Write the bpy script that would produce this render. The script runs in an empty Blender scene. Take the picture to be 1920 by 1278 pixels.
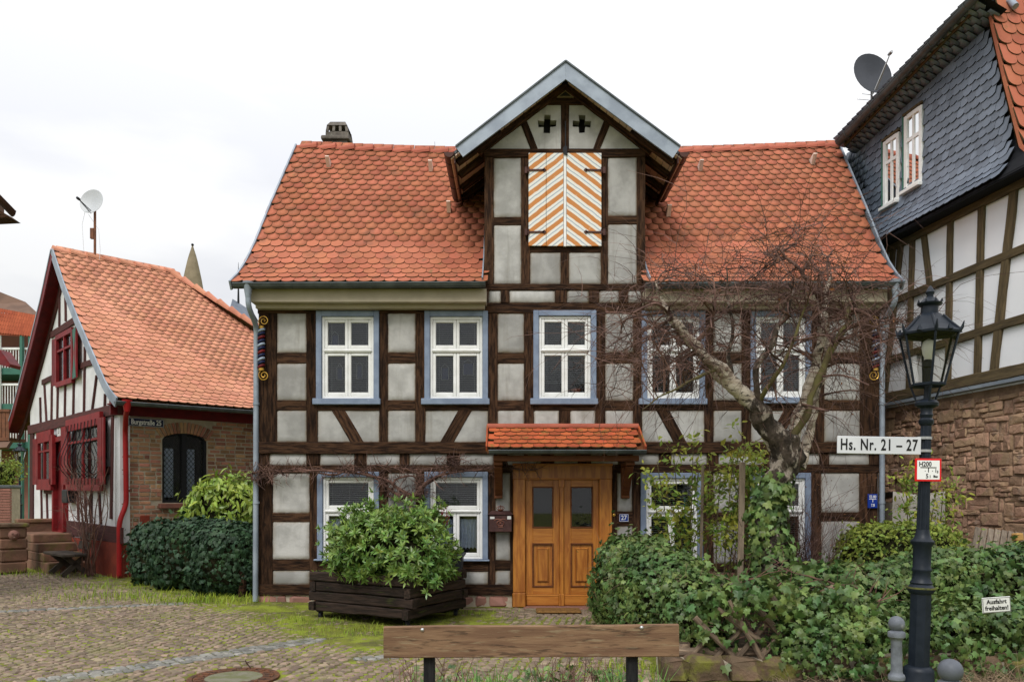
import bpy, bmesh, math, random
import numpy as np
from mathutils import Vector, Matrix, noise as mnoise

random.seed(7)
rng = np.random.default_rng(7)
R = math.radians
scene = bpy.context.scene
col = scene.collection

# ---------------------------------------------------------------- camera
FPX = 1495.0            # focal length in pixels of a 1920 px wide picture
CAMZ = 1.8
cam_d = bpy.data.cameras.new('camera')
cam = bpy.data.objects.new('camera', cam_d)
col.objects.link(cam)
cam.location = (0, 0, CAMZ)
cam.rotation_euler = (R(90), 0, 0)
cam_d.sensor_width = 36
cam_d.lens = FPX / 1920 * 36
cam_d.shift_y = (930 - 639) / 1920
cam_d.clip_start = 0.05
cam_d.clip_end = 2000
scene.camera = cam

# ---------------------------------------------------------------- overcast sky + soft sun
SUN_EL, SUN_AZ = R(48), R(200)      # behind the camera, a little to the left
world = bpy.data.worlds.new('World'); scene.world = world; world.use_nodes = True
wn = world.node_tree.nodes; wl = world.node_tree.links; wn.clear()
w_out = wn.new('ShaderNodeOutputWorld'); w_bg = wn.new('ShaderNodeBackground')
w_sky = wn.new('ShaderNodeTexSky'); w_sky.sky_type = 'NISHITA'; w_sky.sun_disc = False
w_sky.sun_elevation = SUN_EL; w_sky.sun_rotation = SUN_AZ
w_tc = wn.new('ShaderNodeTexCoord')
w_sep = wn.new('ShaderNodeSeparateXYZ'); wl.new(w_tc.outputs['Generated'], w_sep.inputs[0])
w_max = wn.new('ShaderNodeMath'); w_max.operation = 'MAXIMUM'; w_max.inputs[1].default_value = 0
wl.new(w_sep.outputs['Z'], w_max.inputs[0])
w_cie = wn.new('ShaderNodeMath'); w_cie.operation = 'MULTIPLY_ADD'   # CIE overcast: (1 + 2 sin h) / 3
w_cie.inputs[1].default_value = 9.8; w_cie.inputs[2].default_value = 4.9
wl.new(w_max.outputs[0], w_cie.inputs[0])
w_map = wn.new('ShaderNodeMapping'); w_map.inputs['Scale'].default_value = (1.0, 1.0, 3.2)
wl.new(w_tc.outputs['Generated'], w_map.inputs[0])
w_noi = wn.new('ShaderNodeTexNoise'); w_noi.inputs['Scale'].default_value = 2.6
w_noi.inputs['Detail'].default_value = 5; w_noi.inputs['Roughness'].default_value = 0.5
wl.new(w_map.outputs[0], w_noi.inputs['Vector'])
w_rmp = wn.new('ShaderNodeValToRGB')
w_rmp.color_ramp.elements[0].position = 0.40; w_rmp.color_ramp.elements[0].color = (0.83, 0.84, 0.88, 1)
w_rmp.color_ramp.elements[1].position = 0.60; w_rmp.color_ramp.elements[1].color = (1.0, 1.0, 1.0, 1)
wl.new(w_noi.outputs['Fac'], w_rmp.inputs[0])
w_mul = wn.new('ShaderNodeVectorMath'); w_mul.operation = 'SCALE'
wl.new(w_rmp.outputs['Color'], w_mul.inputs[0]); wl.new(w_cie.outputs[0], w_mul.inputs['Scale'])
w_mix = wn.new('ShaderNodeMix'); w_mix.data_type = 'RGBA'; w_mix.inputs['Factor'].default_value = 0.94
wl.new(w_sky.outputs[0], w_mix.inputs['A']); wl.new(w_mul.outputs[0], w_mix.inputs['B'])
wl.new(w_mix.outputs['Result'], w_bg.inputs['Color']); w_bg.inputs['Strength'].default_value = 0.1
wl.new(w_bg.outputs[0], w_out.inputs[0])

sun_d = bpy.data.lights.new('sun', 'SUN'); sun_d.energy = 1.5; sun_d.angle = R(20); sun_d.color = (1, 0.97, 0.92)
sun = bpy.data.objects.new('sun', sun_d); col.objects.link(sun)
sdir = Vector((math.sin(SUN_AZ) * math.cos(SUN_EL), math.cos(SUN_AZ) * math.cos(SUN_EL), math.sin(SUN_EL)))
sun.rotation_euler = sdir.to_track_quat('Z', 'Y').to_euler()
sun.location = (-6, -8, 20)

scene.view_settings.view_transform = 'Standard'
scene.view_settings.look = 'None'
scene.view_settings.exposure = 0.45
scene.view_settings.gamma = 1
scene.render.resolution_x = 1024; scene.render.resolution_y = 681

# ---------------------------------------------------------------- measuring: picture pixel -> place
def ray(px, py):
    return Vector(((px - 960) / FPX, 1.0, (930 - py) / FPX))
def at(px, py, Y):
    r = ray(px, py); return Vector((r.x * Y, Y, CAMZ + r.z * Y))
def X_(px, Y): return (px - 960) / FPX * Y
def Z_(py, Y): return CAMZ + (930 - py) / FPX * Y
def onplane(px, py, P0, N):
    r = ray(px, py); C = Vector((0, 0, CAMZ))
    return C + r * ((Vector(P0) - C).dot(N) / r.dot(N))
def sstep(a, b, x):
    t = min(1, max(0, (x - a) / (b - a))); return t * t * (3 - 2 * t)
def gz(x, y):           # gentle lie of the ground
    z = 0.085 * sstep(-1.2, -4.2, x) * sstep(8.5, 13, y)
    z += 0.028 * max(0, min(y, 60) - 17.5)
    return z

# ---------------------------------------------------------------- materials
def _noise(nt, vec, scale, detail=5, rough=0.55):
    n = nt.nodes.new('ShaderNodeTexNoise'); n.inputs['Scale'].default_value = scale
    n.inputs['Detail'].default_value = detail; n.inputs['Roughness'].default_value = rough
    nt.links.new(vec, n.inputs['Vector']); return n.outputs['Fac']
def _ramp(nt, fac, a, b):
    m = nt.nodes.new('ShaderNodeMapRange'); m.interpolation_type = 'SMOOTHSTEP'
    m.inputs['From Min'].default_value = a; m.inputs['From Max'].default_value = b
    nt.links.new(fac, m.inputs['Value']); return m.outputs[0]
def _mix(nt, fac, A, B, blend='MIX'):
    m = nt.nodes.new('ShaderNodeMix'); m.data_type = 'RGBA'; m.blend_type = blend
    for s, v in (('Factor', fac), ('A', A), ('B', B)):
        if isinstance(v, (tuple, list)): m.inputs[s].default_value = (*v[:3], 1)
        elif isinstance(v, (int, float)): m.inputs[s].default_value = v
        else: nt.links.new(v, m.inputs[s])
    return m.outputs['Result']
def _rand(nt):
    oi = nt.nodes.new('ShaderNodeObjectInfo'); ge = nt.nodes.new('ShaderNodeNewGeometry')
    a = nt.nodes.new('ShaderNodeMath'); a.operation = 'ADD'
    nt.links.new(oi.outputs['Random'], a.inputs[0]); nt.links.new(ge.outputs['Random Per Island'], a.inputs[1])
    f = nt.nodes.new('ShaderNodeMath'); f.operation = 'FRACT'; nt.links.new(a.outputs[0], f.inputs[0])
    return f.outputs[0]
def mat(name, c1, c2=None, scale=4.0, rough=0.75, var=0.0, hue=0.0, bump=0.3, bscale=40.0, bdist=0.01,
        coord='P', stretch=(1, 1, 1), metal=0.0, spec=0.2, layers=(), leaf=0.0, attr=None, streak=None, contrast=(0.35, 0.65), emis=None):
    m = bpy.data.materials.new(name); m.use_nodes = True
    nt = m.node_tree; b = nt.nodes['Principled BSDF']; L = nt.links
    if coord == 'P':
        v0 = nt.nodes.new('ShaderNodeNewGeometry').outputs['Position']
    else:
        v0 = nt.nodes.new('ShaderNodeTexCoord').outputs['Object']
    mp = nt.nodes.new('ShaderNodeMapping'); mp.inputs['Scale'].default_value = stretch
    L.new(v0, mp.inputs[0]); v = mp.outputs[0]
    rnd = None
    if coord == 'O' or var or hue: rnd = _rand(nt)
    if coord == 'O':                      # shift the pattern from piece to piece
        ad = nt.nodes.new('ShaderNodeVectorMath'); ad.operation = 'ADD'
        sc = nt.nodes.new('ShaderNodeMath'); sc.operation = 'MULTIPLY'; sc.inputs[1].default_value = 37.0
        L.new(rnd, sc.inputs[0]); L.new(v, ad.inputs[0]); L.new(sc.outputs[0], ad.inputs[1]); v = ad.outputs[0]
    c = c1
    if c2 is not None:
        c = _mix(nt, _ramp(nt, _noise(nt, v, scale), *contrast), c1, c2)
    if var or hue:
        h = nt.nodes.new('ShaderNodeHueSaturation')
        for key, amt, off in (('Value', var, 1.0), ('Hue', hue, 0.5)):
            q = nt.nodes.new('ShaderNodeMapRange')
            q.inputs['To Min'].default_value = off - amt; q.inputs['To Max'].default_value = off + amt
            if key == 'Hue':
                w = nt.nodes.new('ShaderNodeMath'); w.operation = 'MULTIPLY'; w.inputs[1].default_value = 7.31
                f = nt.nodes.new('ShaderNodeMath'); f.operation = 'FRACT'
                L.new(rnd, w.inputs[0]); L.new(w.outputs[0], f.inputs[0]); L.new(f.outputs[0], q.inputs['Value'])
            else: L.new(rnd, q.inputs['Value'])
            L.new(q.outputs[0], h.inputs[key])
        if isinstance(c, (tuple, list)): h.inputs['Color'].default_value = (*c[:3], 1)
        else: L.new(c, h.inputs['Color'])
        c = h.outputs['Color']
    for (lc, ls, lo, hi, *am) in layers:
        fac = _ramp(nt, _noise(nt, v, ls, 6, 0.6), lo, hi)
        if am:
            k = nt.nodes.new('ShaderNodeMath'); k.operation = 'MULTIPLY'; k.inputs[1].default_value = am[0]
            L.new(fac, k.inputs[0]); fac = k.outputs[0]
        c = _mix(nt, fac, c, lc)
    if streak:                            # rain-washed vertical streaks
        ms_ = nt.nodes.new('ShaderNodeMapping'); ms_.inputs['Scale'].default_value = (streak[1], streak[1], streak[1] * .09); L.new(v0, ms_.inputs[0])
        fac = _ramp(nt, _noise(nt, ms_.outputs[0], 1.0, 5, 0.6), streak[2], streak[3])
        k = nt.nodes.new('ShaderNodeMath'); k.operation = 'MULTIPLY'; k.inputs[1].default_value = streak[4]
        L.new(fac, k.inputs[0]); c = _mix(nt, k.outputs[0], c, streak[0])
    if attr:                              # a stained rim stored on the mesh
        at_ = nt.nodes.new('ShaderNodeAttribute'); at_.attribute_name = 'edge'
        ns = _noise(nt, v, 9, 4)
        k = nt.nodes.new('ShaderNodeMath'); k.operation = 'MULTIPLY'; L.new(at_.outputs['Fac'], k.inputs[0])
        L.new(_ramp(nt, ns, 0.2, 0.6), k.inputs[1])
        c = _mix(nt, k.outputs[0], c, attr)
    if isinstance(c, (tuple, list)): b.inputs['Base Color'].default_value = (*c[:3], 1)
    else: L.new(c, b.inputs['Base Color'])
    b.inputs['Roughness'].default_value = rough; b.inputs['Metallic'].default_value = metal
    b.inputs['Specular IOR Level'].default_value = spec
    if bump:
        bp = nt.nodes.new('ShaderNodeBump'); bp.inputs['Strength'].default_value = bump; bp.inputs['Distance'].default_value = bdist
        L.new(_noise(nt, v, bscale, 6, 0.65), bp.inputs['Height']); L.new(bp.outputs[0], b.inputs['Normal'])
    if leaf:
        out = nt.nodes['Material Output']; tr = nt.nodes.new('ShaderNodeBsdfTranslucent'); ms = nt.nodes.new('ShaderNodeMixShader')
        ms.inputs[0].default_value = leaf
        if isinstance(c, (tuple, list)): tr.inputs['Color'].default_value = (*c[:3], 1)
        else: L.new(c, tr.inputs['Color'])
        L.new(b.outputs[0], ms.inputs[1]); L.new(tr.outputs[0], ms.inputs[2]); L.new(ms.outputs[0], out.inputs[0])
    return m
def glass(name, tint=(0.93, 0.95, 0.96), ior=1.5, rough=0.02):
    m = bpy.data.materials.new(name); m.use_nodes = True; nt = m.node_tree; nt.nodes.clear(); L = nt.links
    o = nt.nodes.new('ShaderNodeOutputMaterial'); t = nt.nodes.new('ShaderNodeBsdfTransparent'); g = nt.nodes.new('ShaderNodeBsdfGlossy')
    f = nt.nodes.new('ShaderNodeFresnel'); f.inputs['IOR'].default_value = ior; s = nt.nodes.new('ShaderNodeMixShader')
    t.inputs[0].default_value = (*tint, 1); g.inputs['Roughness'].default_value = rough
    L.new(f.outputs[0], s.inputs[0]); L.new(t.outputs[0], s.inputs[1]); L.new(g.outputs[0], s.inputs[2]); L.new(s.outputs[0], o.inputs[0])
    return m

MT = {}
def defmats():
    M = MT
    M['timber'] = mat('dark_oak', (0.070, 0.036, 0.020), (0.018, 0.010, 0.007), scale=3, rough=0.85, spec=0.08, var=0.32, bump=0.9, bscale=7, bdist=0.015, coord='O', stretch=(1.2, 10, 10), layers=[((0.11, 0.075, 0.05), 5, 0.58, 0.75, 0.6), ((0.006, 0.004, 0.003), 5, 0.585, 0.64, 0.85)])
    M['plaster'] = mat('grey_plaster', (0.415, 0.408, 0.39), (0.30, 0.294, 0.28), scale=3.2, rough=0.95, var=0.19, hue=0.01, streak=((0.22, 0.205, 0.175), 6.0, 0.52, 0.72, 0.55), bump=0.5, bscale=14, bdist=0.012, spec=0.15, layers=[((0.20, 0.195, 0.175), 1.7, 0.55, 0.78, 0.5), ((0.44, 0.43, 0.40), 6, 0.6, 0.8, 0.5)], attr=(0.17, 0.115, 0.055))
    M['plaster_up'] = M['plaster']
    M['blue'] = mat('blue_grey_paint', (0.215, 0.265, 0.355), (0.165, 0.205, 0.285), scale=5, rough=0.6, bump=0.25, bscale=12, stretch=(1, 1, 1), layers=[((0.30, 0.34, 0.42), 14, 0.6, 0.75, 0.5)])
    M['white'] = mat('white_window_paint', (0.80, 0.80, 0.79), (0.72, 0.72, 0.70), scale=6, rough=0.45, bump=0.05)
    M['glass'] = glass('window_glass')
    M['blind'] = mat('blind_slats', (0.40, 0.40, 0.39), rough=0.5, bump=0)
    M['curtain'] = mat('lace_curtain', (0.66, 0.71, 0.82), (0.52, 0.58, 0.72), scale=25, rough=0.9, bump=0.2)
    M['dark'] = mat('painted_interior_shade', (0.030, 0.029, 0.028), rough=0.9, bump=0)  # near-black colour stands in for the shade of unlit rooms
    M['tile'] = mat('clay_tile_red', (0.400, 0.137, 0.078), (0.335, 0.108, 0.060), scale=1.0, rough=0.8, var=0.15, hue=0.005, streak=((0.13, 0.075, 0.055), 3.0, 0.54, 0.74, 0.45), bump=0.25, bscale=30, spec=0.10, layers=[((0.13, 0.12, 0.045), 6.5, 0.62, 0.72, 0.6), ((0.14, 0.085, 0.055), 2.2, 0.55, 0.75, 0.5), ((0.42, 0.15, 0.09), 0.9, 0.5, 0.72, 0.5)])
    M['tile_rim'] = mat('mossy_tile_rim', (0.085, 0.042, 0.018), (0.06, 0.055, 0.02), scale=6, rough=0.9, bump=0.2)
    M['tile_l'] = mat('clay_tile_salmon', (0.56, 0.25, 0.155), (0.49, 0.205, 0.122), scale=1.0, rough=0.8, var=0.12, hue=0.005, streak=((0.25, 0.12, 0.08), 2.0, 0.55, 0.74, 0.4), bump=0.25, bscale=30, spec=0.25, layers=[((0.30, 0.12, 0.07), 1.5, 0.58, 0.75, 0.4)])
    M['tile_l_rim'] = mat('salmon_tile_rim', (0.17, 0.075, 0.03), (0.12, 0.08, 0.03), scale=6, rough=0.9, bump=0.2)
    M['tile_c'] = mat('clay_tile_orange', (0.44, 0.105, 0.035), (0.33, 0.07, 0.03), scale=3, rough=0.7, var=0.20, hue=0.005, bump=0.3, bscale=25, layers=[((0.13, 0.12, 0.025), 5, 0.57, 0.68, 0.8)])
    M['ridge'] = mat('ridge_tile_clay', (0.40, 0.115, 0.07), (0.33, 0.09, 0.055), scale=2, rough=0.75, var=0.1, bump=0.2)
    M['zinc'] = mat('weathered_zinc', (0.30, 0.345, 0.40), (0.215, 0.25, 0.30), scale=3, rough=0.5, metal=0.25, bump=0.12, bscale=6, spec=0.5)
    M['zinc_d'] = mat('dark_zinc', (0.115, 0.13, 0.135), (0.075, 0.085, 0.09), scale=4, rough=0.45, metal=0.4, bump=0.1)
    M['copper'] = mat('brown_copper', (0.085, 0.040, 0.032), (0.055, 0.026, 0.022), scale=4, rough=0.45, metal=0.3, bump=0.1)
    M['beige'] = mat('beige_eaves_board', (0.40, 0.345, 0.255), (0.36, 0.31, 0.23), scale=4, rough=0.7, bump=0.1)
    M['soffit'] = mat('pinkish_soffit_board', (0.72, 0.56, 0.47), (0.64, 0.48, 0.40), scale=4, rough=0.75, var=0.15, bump=0.2)
    M['door'] = mat('honey_oak', (0.46, 0.18, 0.026), (0.29, 0.092, 0.012), scale=2.2, rough=0.42, var=0.10, bump=0.15, bscale=10, stretch=(9, 9, 1.1), spec=0.5, layers=[((0.52, 0.21, 0.04), 3, 0.58, 0.72, 0.6)])
    M['door_h'] = mat('honey_oak_flat_grain', (0.45, 0.175, 0.026), (0.34, 0.115, 0.015), scale=2.2, rough=0.42, var=0.10, bump=0.15, bscale=10, stretch=(1.1, 9, 9), spec=0.5, layers=[((0.52, 0.21, 0.04), 3, 0.58, 0.72, 0.6)])
    M['brownwood'] = mat('brown_canopy_wood', (0.15, 0.052, 0.018), (0.10, 0.034, 0.013), scale=3, rough=0.6, bump=0.3, bscale=12, coord='O', stretch=(1, 8, 8))
    M['gold'] = mat('gold_paint', (0.60, 0.36, 0.07), (0.48, 0.27, 0.05), scale=9, rough=0.35, metal=0.6, bump=0.05)
    M['red_p'] = mat('oxblood_paint', (0.15, 0.010, 0.012), (0.10, 0.008, 0.010), scale=5, rough=0.5, var=0.1, bump=0.2, bscale=18)
    M['red_b'] = mat('bright_red_paint', (0.33, 0.013, 0.014), (0.25, 0.012, 0.012), scale=5, rough=0.45, bump=0.1)
    M['red_g'] = mat('dark_red_paint', (0.21, 0.014, 0.016), (0.15, 0.011, 0.013), scale=5, rough=0.5, var=0.1, bump=0.2, bscale=18)
    M['red_t'] = mat('red_brown_timber', (0.090, 0.032, 0.030), (0.055, 0.024, 0.022), scale=4, rough=0.8, var=0.2, bump=0.6, bscale=9, coord='O', stretch=(1, 8, 8))
    M['navy_p'] = mat('navy_paint', (0.012, 0.018, 0.06), rough=0.4, bump=0)
    M['silver_p'] = mat('pale_blue_paint', (0.30, 0.36, 0.45), rough=0.4, bump=0)
    M['limewash'] = mat('limewash', (0.70, 0.70, 0.71), (0.60, 0.60, 0.61), scale=2, rough=0.95, bump=0.4, bscale=18, spec=0.1, layers=[((0.45, 0.44, 0.43), 1.4, 0.6, 0.8, 0.4)])
    M['limewash_r'] = mat('pale_render', (0.82, 0.83, 0.86), (0.77, 0.78, 0.82), scale=1.2, rough=0.9, bump=0.1, bscale=30)
    M['olive_t'] = mat('olive_brown_timber', (0.115, 0.084, 0.043), (0.065, 0.048, 0.027), scale=3, rough=0.85, var=0.15, bump=0.7, bscale=8, coord='O', stretch=(1, 9, 9))
    M['brick'] = mat('old_brick', (0.36, 0.185, 0.11), (0.28, 0.15, 0.095), scale=5, rough=0.92, var=0.42, hue=0.022, bump=0.6, bscale=30, spec=0.15, layers=[((0.34, 0.20, 0.12), 5, 0.55, 0.72, 0.6), ((0.09, 0.06, 0.045), 4, 0.6, 0.75, 0.6)])
    M['mortar'] = mat('lime_mortar', (0.42, 0.355, 0.27), (0.33, 0.28, 0.215), scale=6, rough=0.95, bump=0.5, bscale=40)
    M['redstone'] = mat('red_sandstone_plinth', (0.24, 0.045, 0.025), (0.17, 0.035, 0.022), scale=4, rough=0.9, var=0.2, bump=0.7, bscale=12, bdist=0.02)
    M['plinth'] = mat('sandstone_plinth', (0.30, 0.15, 0.115), (0.24, 0.125, 0.10), scale=3, rough=0.92, var=0.2, bump=0.6, bscale=14, layers=[((0.10, 0.09, 0.07), 3, 0.58, 0.75, 0.6)])
    M['rubble'] = mat('red_rubble_stone', (0.40, 0.255, 0.170), (0.29, 0.18, 0.118), scale=2.0, rough=0.95, var=0.34, hue=0.012, bump=1.0, bscale=9, bdist=0.04, spec=0.15, layers=[((0.32, 0.235, 0.185), 4, 0.55, 0.72, 0.7), ((0.10, 0.065, 0.05), 5, 0.6, 0.75, 0.6)])
    M['rub_mortar'] = mat('rubble_mortar', (0.33, 0.22, 0.15), (0.23, 0.15, 0.105), scale=5, rough=0.97, bump=1.0, bscale=14, bdist=0.04)
    M['slate'] = mat('blue_slate', (0.140, 0.168, 0.215), (0.108, 0.132, 0.172), scale=3, rough=0.5, var=0.24, bump=0.25, bscale=25, spec=0.45)
    M['slate_rim'] = mat('slate_rim', (0.005, 0.006, 0.008), rough=0.8, bump=0)
    M['slate_bk'] = mat('slate_underlay', (0.010, 0.011, 0.014), rough=0.9, bump=0)
    M['tile_r'] = M['tile_c']
    M['cobble'] = mat('brown_sett', (0.235, 0.176, 0.122), (0.155, 0.118, 0.086), scale=6, rough=0.85, var=0.32, hue=0.02, bump=0.6, bscale=35, spec=0.3, layers=[((0.15, 0.155, 0.045), 1.1, 0.54, 0.74, 0.6)])
    M['cobble_g'] = mat('grey_sett', (0.215, 0.205, 0.185), (0.15, 0.148, 0.135), scale=6, rough=0.85, var=0.38, layers=[((0.14, 0.15, 0.05), 1.6, 0.5, 0.7, 0.5)], bump=0.6, bscale=35, spec=0.3)
    M['ground'] = mat('mossy_earth', (0.095, 0.092, 0.034), (0.17, 0.18, 0.030), scale=1.4, rough=0.97, bump=0.9, bscale=25, bdist=0.02, spec=0.1, layers=[((0.215, 0.25, 0.032), 2.4, 0.44, 0.62, 0.85), ((0.085, 0.075, 0.04), 7, 0.54, 0.68, 0.7)])
    M['moss'] = mat('moss_cushion', (0.145, 0.185, 0.022), (0.105, 0.15, 0.02), scale=5, rough=0.98, bump=1.0, bscale=60, bdist=0.02, spec=0.1)
    M['grass'] = mat('short_grass', (0.30, 0.36, 0.040), (0.19, 0.28, 0.030), scale=2, rough=0.7, var=0.3, hue=0.02, bump=0, leaf=0.3)
    M['ivy'] = mat('ivy_leaf', (0.140, 0.205, 0.054), (0.062, 0.120, 0.034), scale=2.2, rough=0.45, var=0.45, hue=0.03, bump=0, spec=0.4, leaf=0.18)
    M['ivy_d'] = mat('dark_ivy_leaf', (0.032, 0.072, 0.030), (0.020, 0.048, 0.022), scale=2.5, rough=0.55, var=0.45, hue=0.025, bump=0, spec=0.28, leaf=0.12)
    M['laurel'] = mat('laurel_leaf', (0.31, 0.40, 0.06), (0.20, 0.30, 0.045), scale=2.5, rough=0.4, var=0.3, hue=0.02, bump=0, spec=0.45, leaf=0.25)
    M['rhodo'] = mat('rhododendron_leaf', (0.185, 0.285, 0.056), (0.100, 0.195, 0.040), scale=2.0, rough=0.36, var=0.38, hue=0.025, bump=0, spec=0.5, leaf=0.2, layers=[((0.30, 0.33, 0.06), 3.5, 0.57, 0.70, 0.65)])
    M['boxleaf'] = mat('light_hedge_leaf', (0.26, 0.31, 0.055), (0.16, 0.22, 0.04), scale=3, rough=0.5, var=0.35, hue=0.02, bump=0, leaf=0.25)
    M['rose'] = mat('yellow_green_leaf', (0.38, 0.40, 0.06), (0.17, 0.26, 0.05), scale=3, rough=0.5, var=0.35, hue=0.04, bump=0, leaf=0.3)
    M['deadleaf'] = mat('withered_leaf', (0.20, 0.085, 0.035), (0.12, 0.05, 0.025), scale=3, rough=0.8, var=0.4, bump=0, leaf=0.2)
    M['twig'] = mat('red_brown_twig', (0.155, 0.088, 0.068), (0.070, 0.040, 0.034), scale=4, rough=0.8, var=0.5, bump=0)
    M['vine'] = mat('vine_wood', (0.185, 0.10, 0.075), (0.095, 0.052, 0.042), scale=6, rough=0.9, var=0.2, bump=0.5, bscale=60)
    M['core'] = mat('hedge_dark_core', (0.030, 0.026, 0.014), (0.016, 0.018, 0.009), scale=20, rough=1, bump=1, bscale=40, spec=0)  # dark colour of the solid cores added inside the foliage
    M['birch'] = mat('birch_bark', (0.58, 0.51, 0.42), (0.38, 0.31, 0.24), scale=7, rough=0.85, bump=0.8, bscale=22, bdist=0.02, stretch=(1, 1, 2.4), layers=[((0.045, 0.035, 0.027), 9, 0.53, 0.61, 0.95), ((0.10, 0.095, 0.04), 2.4, 0.55, 0.68, 0.6), ((0.16, 0.11, 0.08), 4, 0.55, 0.62, 0.8)])
    M['birch_d'] = mat('rugged_birch_base', (0.095, 0.072, 0.055), (0.036, 0.028, 0.022), scale=9, rough=0.95, bump=1.0, bscale=13, bdist=0.06, stretch=(1, 1, 0.55), layers=[((0.40, 0.34, 0.28), 8, 0.52, 0.60, 0.8), ((0.03, 0.024, 0.018), 12, 0.55, 0.62, 0.9), ((0.07, 0.075, 0.025), 4, 0.6, 0.72, 0.5)])
    M['bark_g'] = mat('greenish_bark', (0.135, 0.12, 0.045), (0.095, 0.075, 0.04), scale=6, rough=0.9, bump=0.5, bscale=30)
    M['stake'] = mat('grey_stake_wood', (0.28, 0.22, 0.155), (0.20, 0.155, 0.11), scale=4, rough=0.9, var=0.15, bump=0.4, bscale=10, stretch=(8, 8, 1))
    M['planter'] = mat('tarred_planter_wood', (0.040, 0.025, 0.018), (0.012, 0.008, 0.006), scale=3, rough=0.8, var=0.3, bump=0.7, bscale=8, bdist=0.015, coord='O', stretch=(1, 9, 9), layers=[((0.075, 0.055, 0.045), 4, 0.6, 0.75, 0.5), ((0.055, 0.06, 0.014), 3.0, 0.6, 0.7, 0.6)])
    M['bench'] = mat('weathered_bench_board', (0.215, 0.130, 0.075), (0.150, 0.085, 0.050), scale=2.2, rough=0.75, bump=0.5, bscale=9, bdist=0.006, coord='O', stretch=(1.0, 7, 9), contrast=(0.4, 0.6), layers=[((0.052, 0.032, 0.020), 5, 0.54, 0.64, 0.75), ((0.27, 0.215, 0.13), 7, 0.56, 0.68, 0.6)])
    M['bench_d'] = mat('black_bench_post', (0.008, 0.008, 0.009), (0.018, 0.018, 0.018), scale=6, rough=0.7, bump=0.5, bscale=10, stretch=(9, 9, 1))
    M['oldbench'] = mat('grey_bench_wood', (0.070, 0.055, 0.042), (0.040, 0.032, 0.026), scale=4, rough=0.9, var=0.2, bump=0.5, bscale=12)
    M['lamp'] = mat('blue_black_cast_iron', (0.006, 0.010, 0.017), (0.011, 0.016, 0.025), scale=10, rough=0.45, metal=0.0, bump=0.3, bscale=25, bdist=0.004, spec=0.25, layers=[((0.16, 0.17, 0.17), 28, 0.70, 0.76, 0.7)])
    M['lampmoss'] = mat('mossy_lamp_ring', (0.14, 0.14, 0.035), (0.06, 0.065, 0.03), scale=14, rough=0.9, bump=0.4)
    M['lglass'] = glass('lantern_glass', (0.97, 0.97, 0.94), 1.35, 0.10)
    M['bollard'] = mat('grey_bollard_paint', (0.165, 0.18, 0.205), (0.115, 0.125, 0.145), scale=14, rough=0.55, metal=0.1, bump=0.35, bscale=40, layers=[((0.30, 0.31, 0.32), 22, 0.6, 0.7, 0.6), ((0.05, 0.05, 0.055), 9, 0.62, 0.72, 0.6)])
    M['bollard2'] = mat('dark_grey_bollard_paint', (0.105, 0.115, 0.135), (0.085, 0.092, 0.108), scale=12, rough=0.5, metal=0.1, bump=0.2, bscale=40)
    M['steel'] = mat('steel', (0.45, 0.45, 0.45), rough=0.35, metal=0.8, bump=0)
    M['sign_w'] = mat('white_sign_enamel', (0.62, 0.63, 0.66), (0.56, 0.57, 0.60), scale=4, rough=0.4, bump=0)
    M['sign_w2'] = mat('scuffed_white_sign', (0.70, 0.70, 0.68), (0.62, 0.62, 0.60), scale=8, rough=0.45, bump=0, layers=[((0.20, 0.18, 0.15), 16, 0.66, 0.74, 0.9)])
    M['sign_r'] = mat('red_sign_enamel', (0.62, 0.012, 0.014), rough=0.4, bump=0)
    M['sign_b'] = mat('blue_sign_enamel', (0.010, 0.038, 0.26), rough=0.3, bump=0)
    M['sign_n'] = mat('navy_sign_enamel', (0.010, 0.016, 0.055), rough=0.3, bump=0)
    M['ink'] = mat('black_lettering', (0.012, 0.012, 0.013), rough=0.5, bump=0)
    M['wink'] = mat('white_lettering', (0.78, 0.78, 0.78), rough=0.5, bump=0)
    M['mailbox'] = mat('brown_cast_mailbox', (0.085, 0.042, 0.038), (0.06, 0.03, 0.028), scale=10, rough=0.5, metal=0.3, bump=0.2)
    M['mailbox2'] = mat('copper_mailbox_relief', (0.21, 0.085, 0.055), (0.13, 0.05, 0.035), scale=20, rough=0.5, metal=0.3, bump=0.2)
    M['rubber'] = mat('dark_bin_plastic', (0.040, 0.042, 0.048), (0.03, 0.032, 0.037), scale=5, rough=0.5, bump=0.05)
    M['mat'] = mat('coir_mat', (0.22, 0.115, 0.035), (0.155, 0.08, 0.025), scale=18, rough=1, bump=1, bscale=120)
    M['rust'] = mat('rusty_iron', (0.155, 0.065, 0.032), (0.07, 0.042, 0.03), scale=14, rough=0.85, metal=0.3, bump=0.5, bscale=40)
    M['iron'] = mat('dark_iron', (0.020, 0.021, 0.024), rough=0.5, metal=0.4, bump=0.1)
    M['concrete'] = mat('mossy_concrete', (0.17, 0.16, 0.12), (0.12, 0.125, 0.06), scale=7, rough=0.95, bump=0.5, bscale=40)
    M['chimney'] = mat('sooty_chimney', (0.17, 0.15, 0.128), (0.09, 0.08, 0.07), scale=6, rough=0.95, bump=0.6, bscale=18, layers=[((0.24, 0.23, 0.19), 9, 0.6, 0.7, 0.8)])
    M['dish_l'] = mat('pale_dish', (0.52, 0.54, 0.56), (0.46, 0.48, 0.5), scale=2, rough=0.45, bump=0)
    M['dish_d'] = mat('graphite_dish', (0.055, 0.060, 0.072), (0.045, 0.05, 0.06), scale=3, rough=0.5, bump=0)
    M['rustmast'] = mat('brown_mast', (0.20, 0.085, 0.045), (0.13, 0.06, 0.035), scale=8, rough=0.7, bump=0.1)
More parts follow.
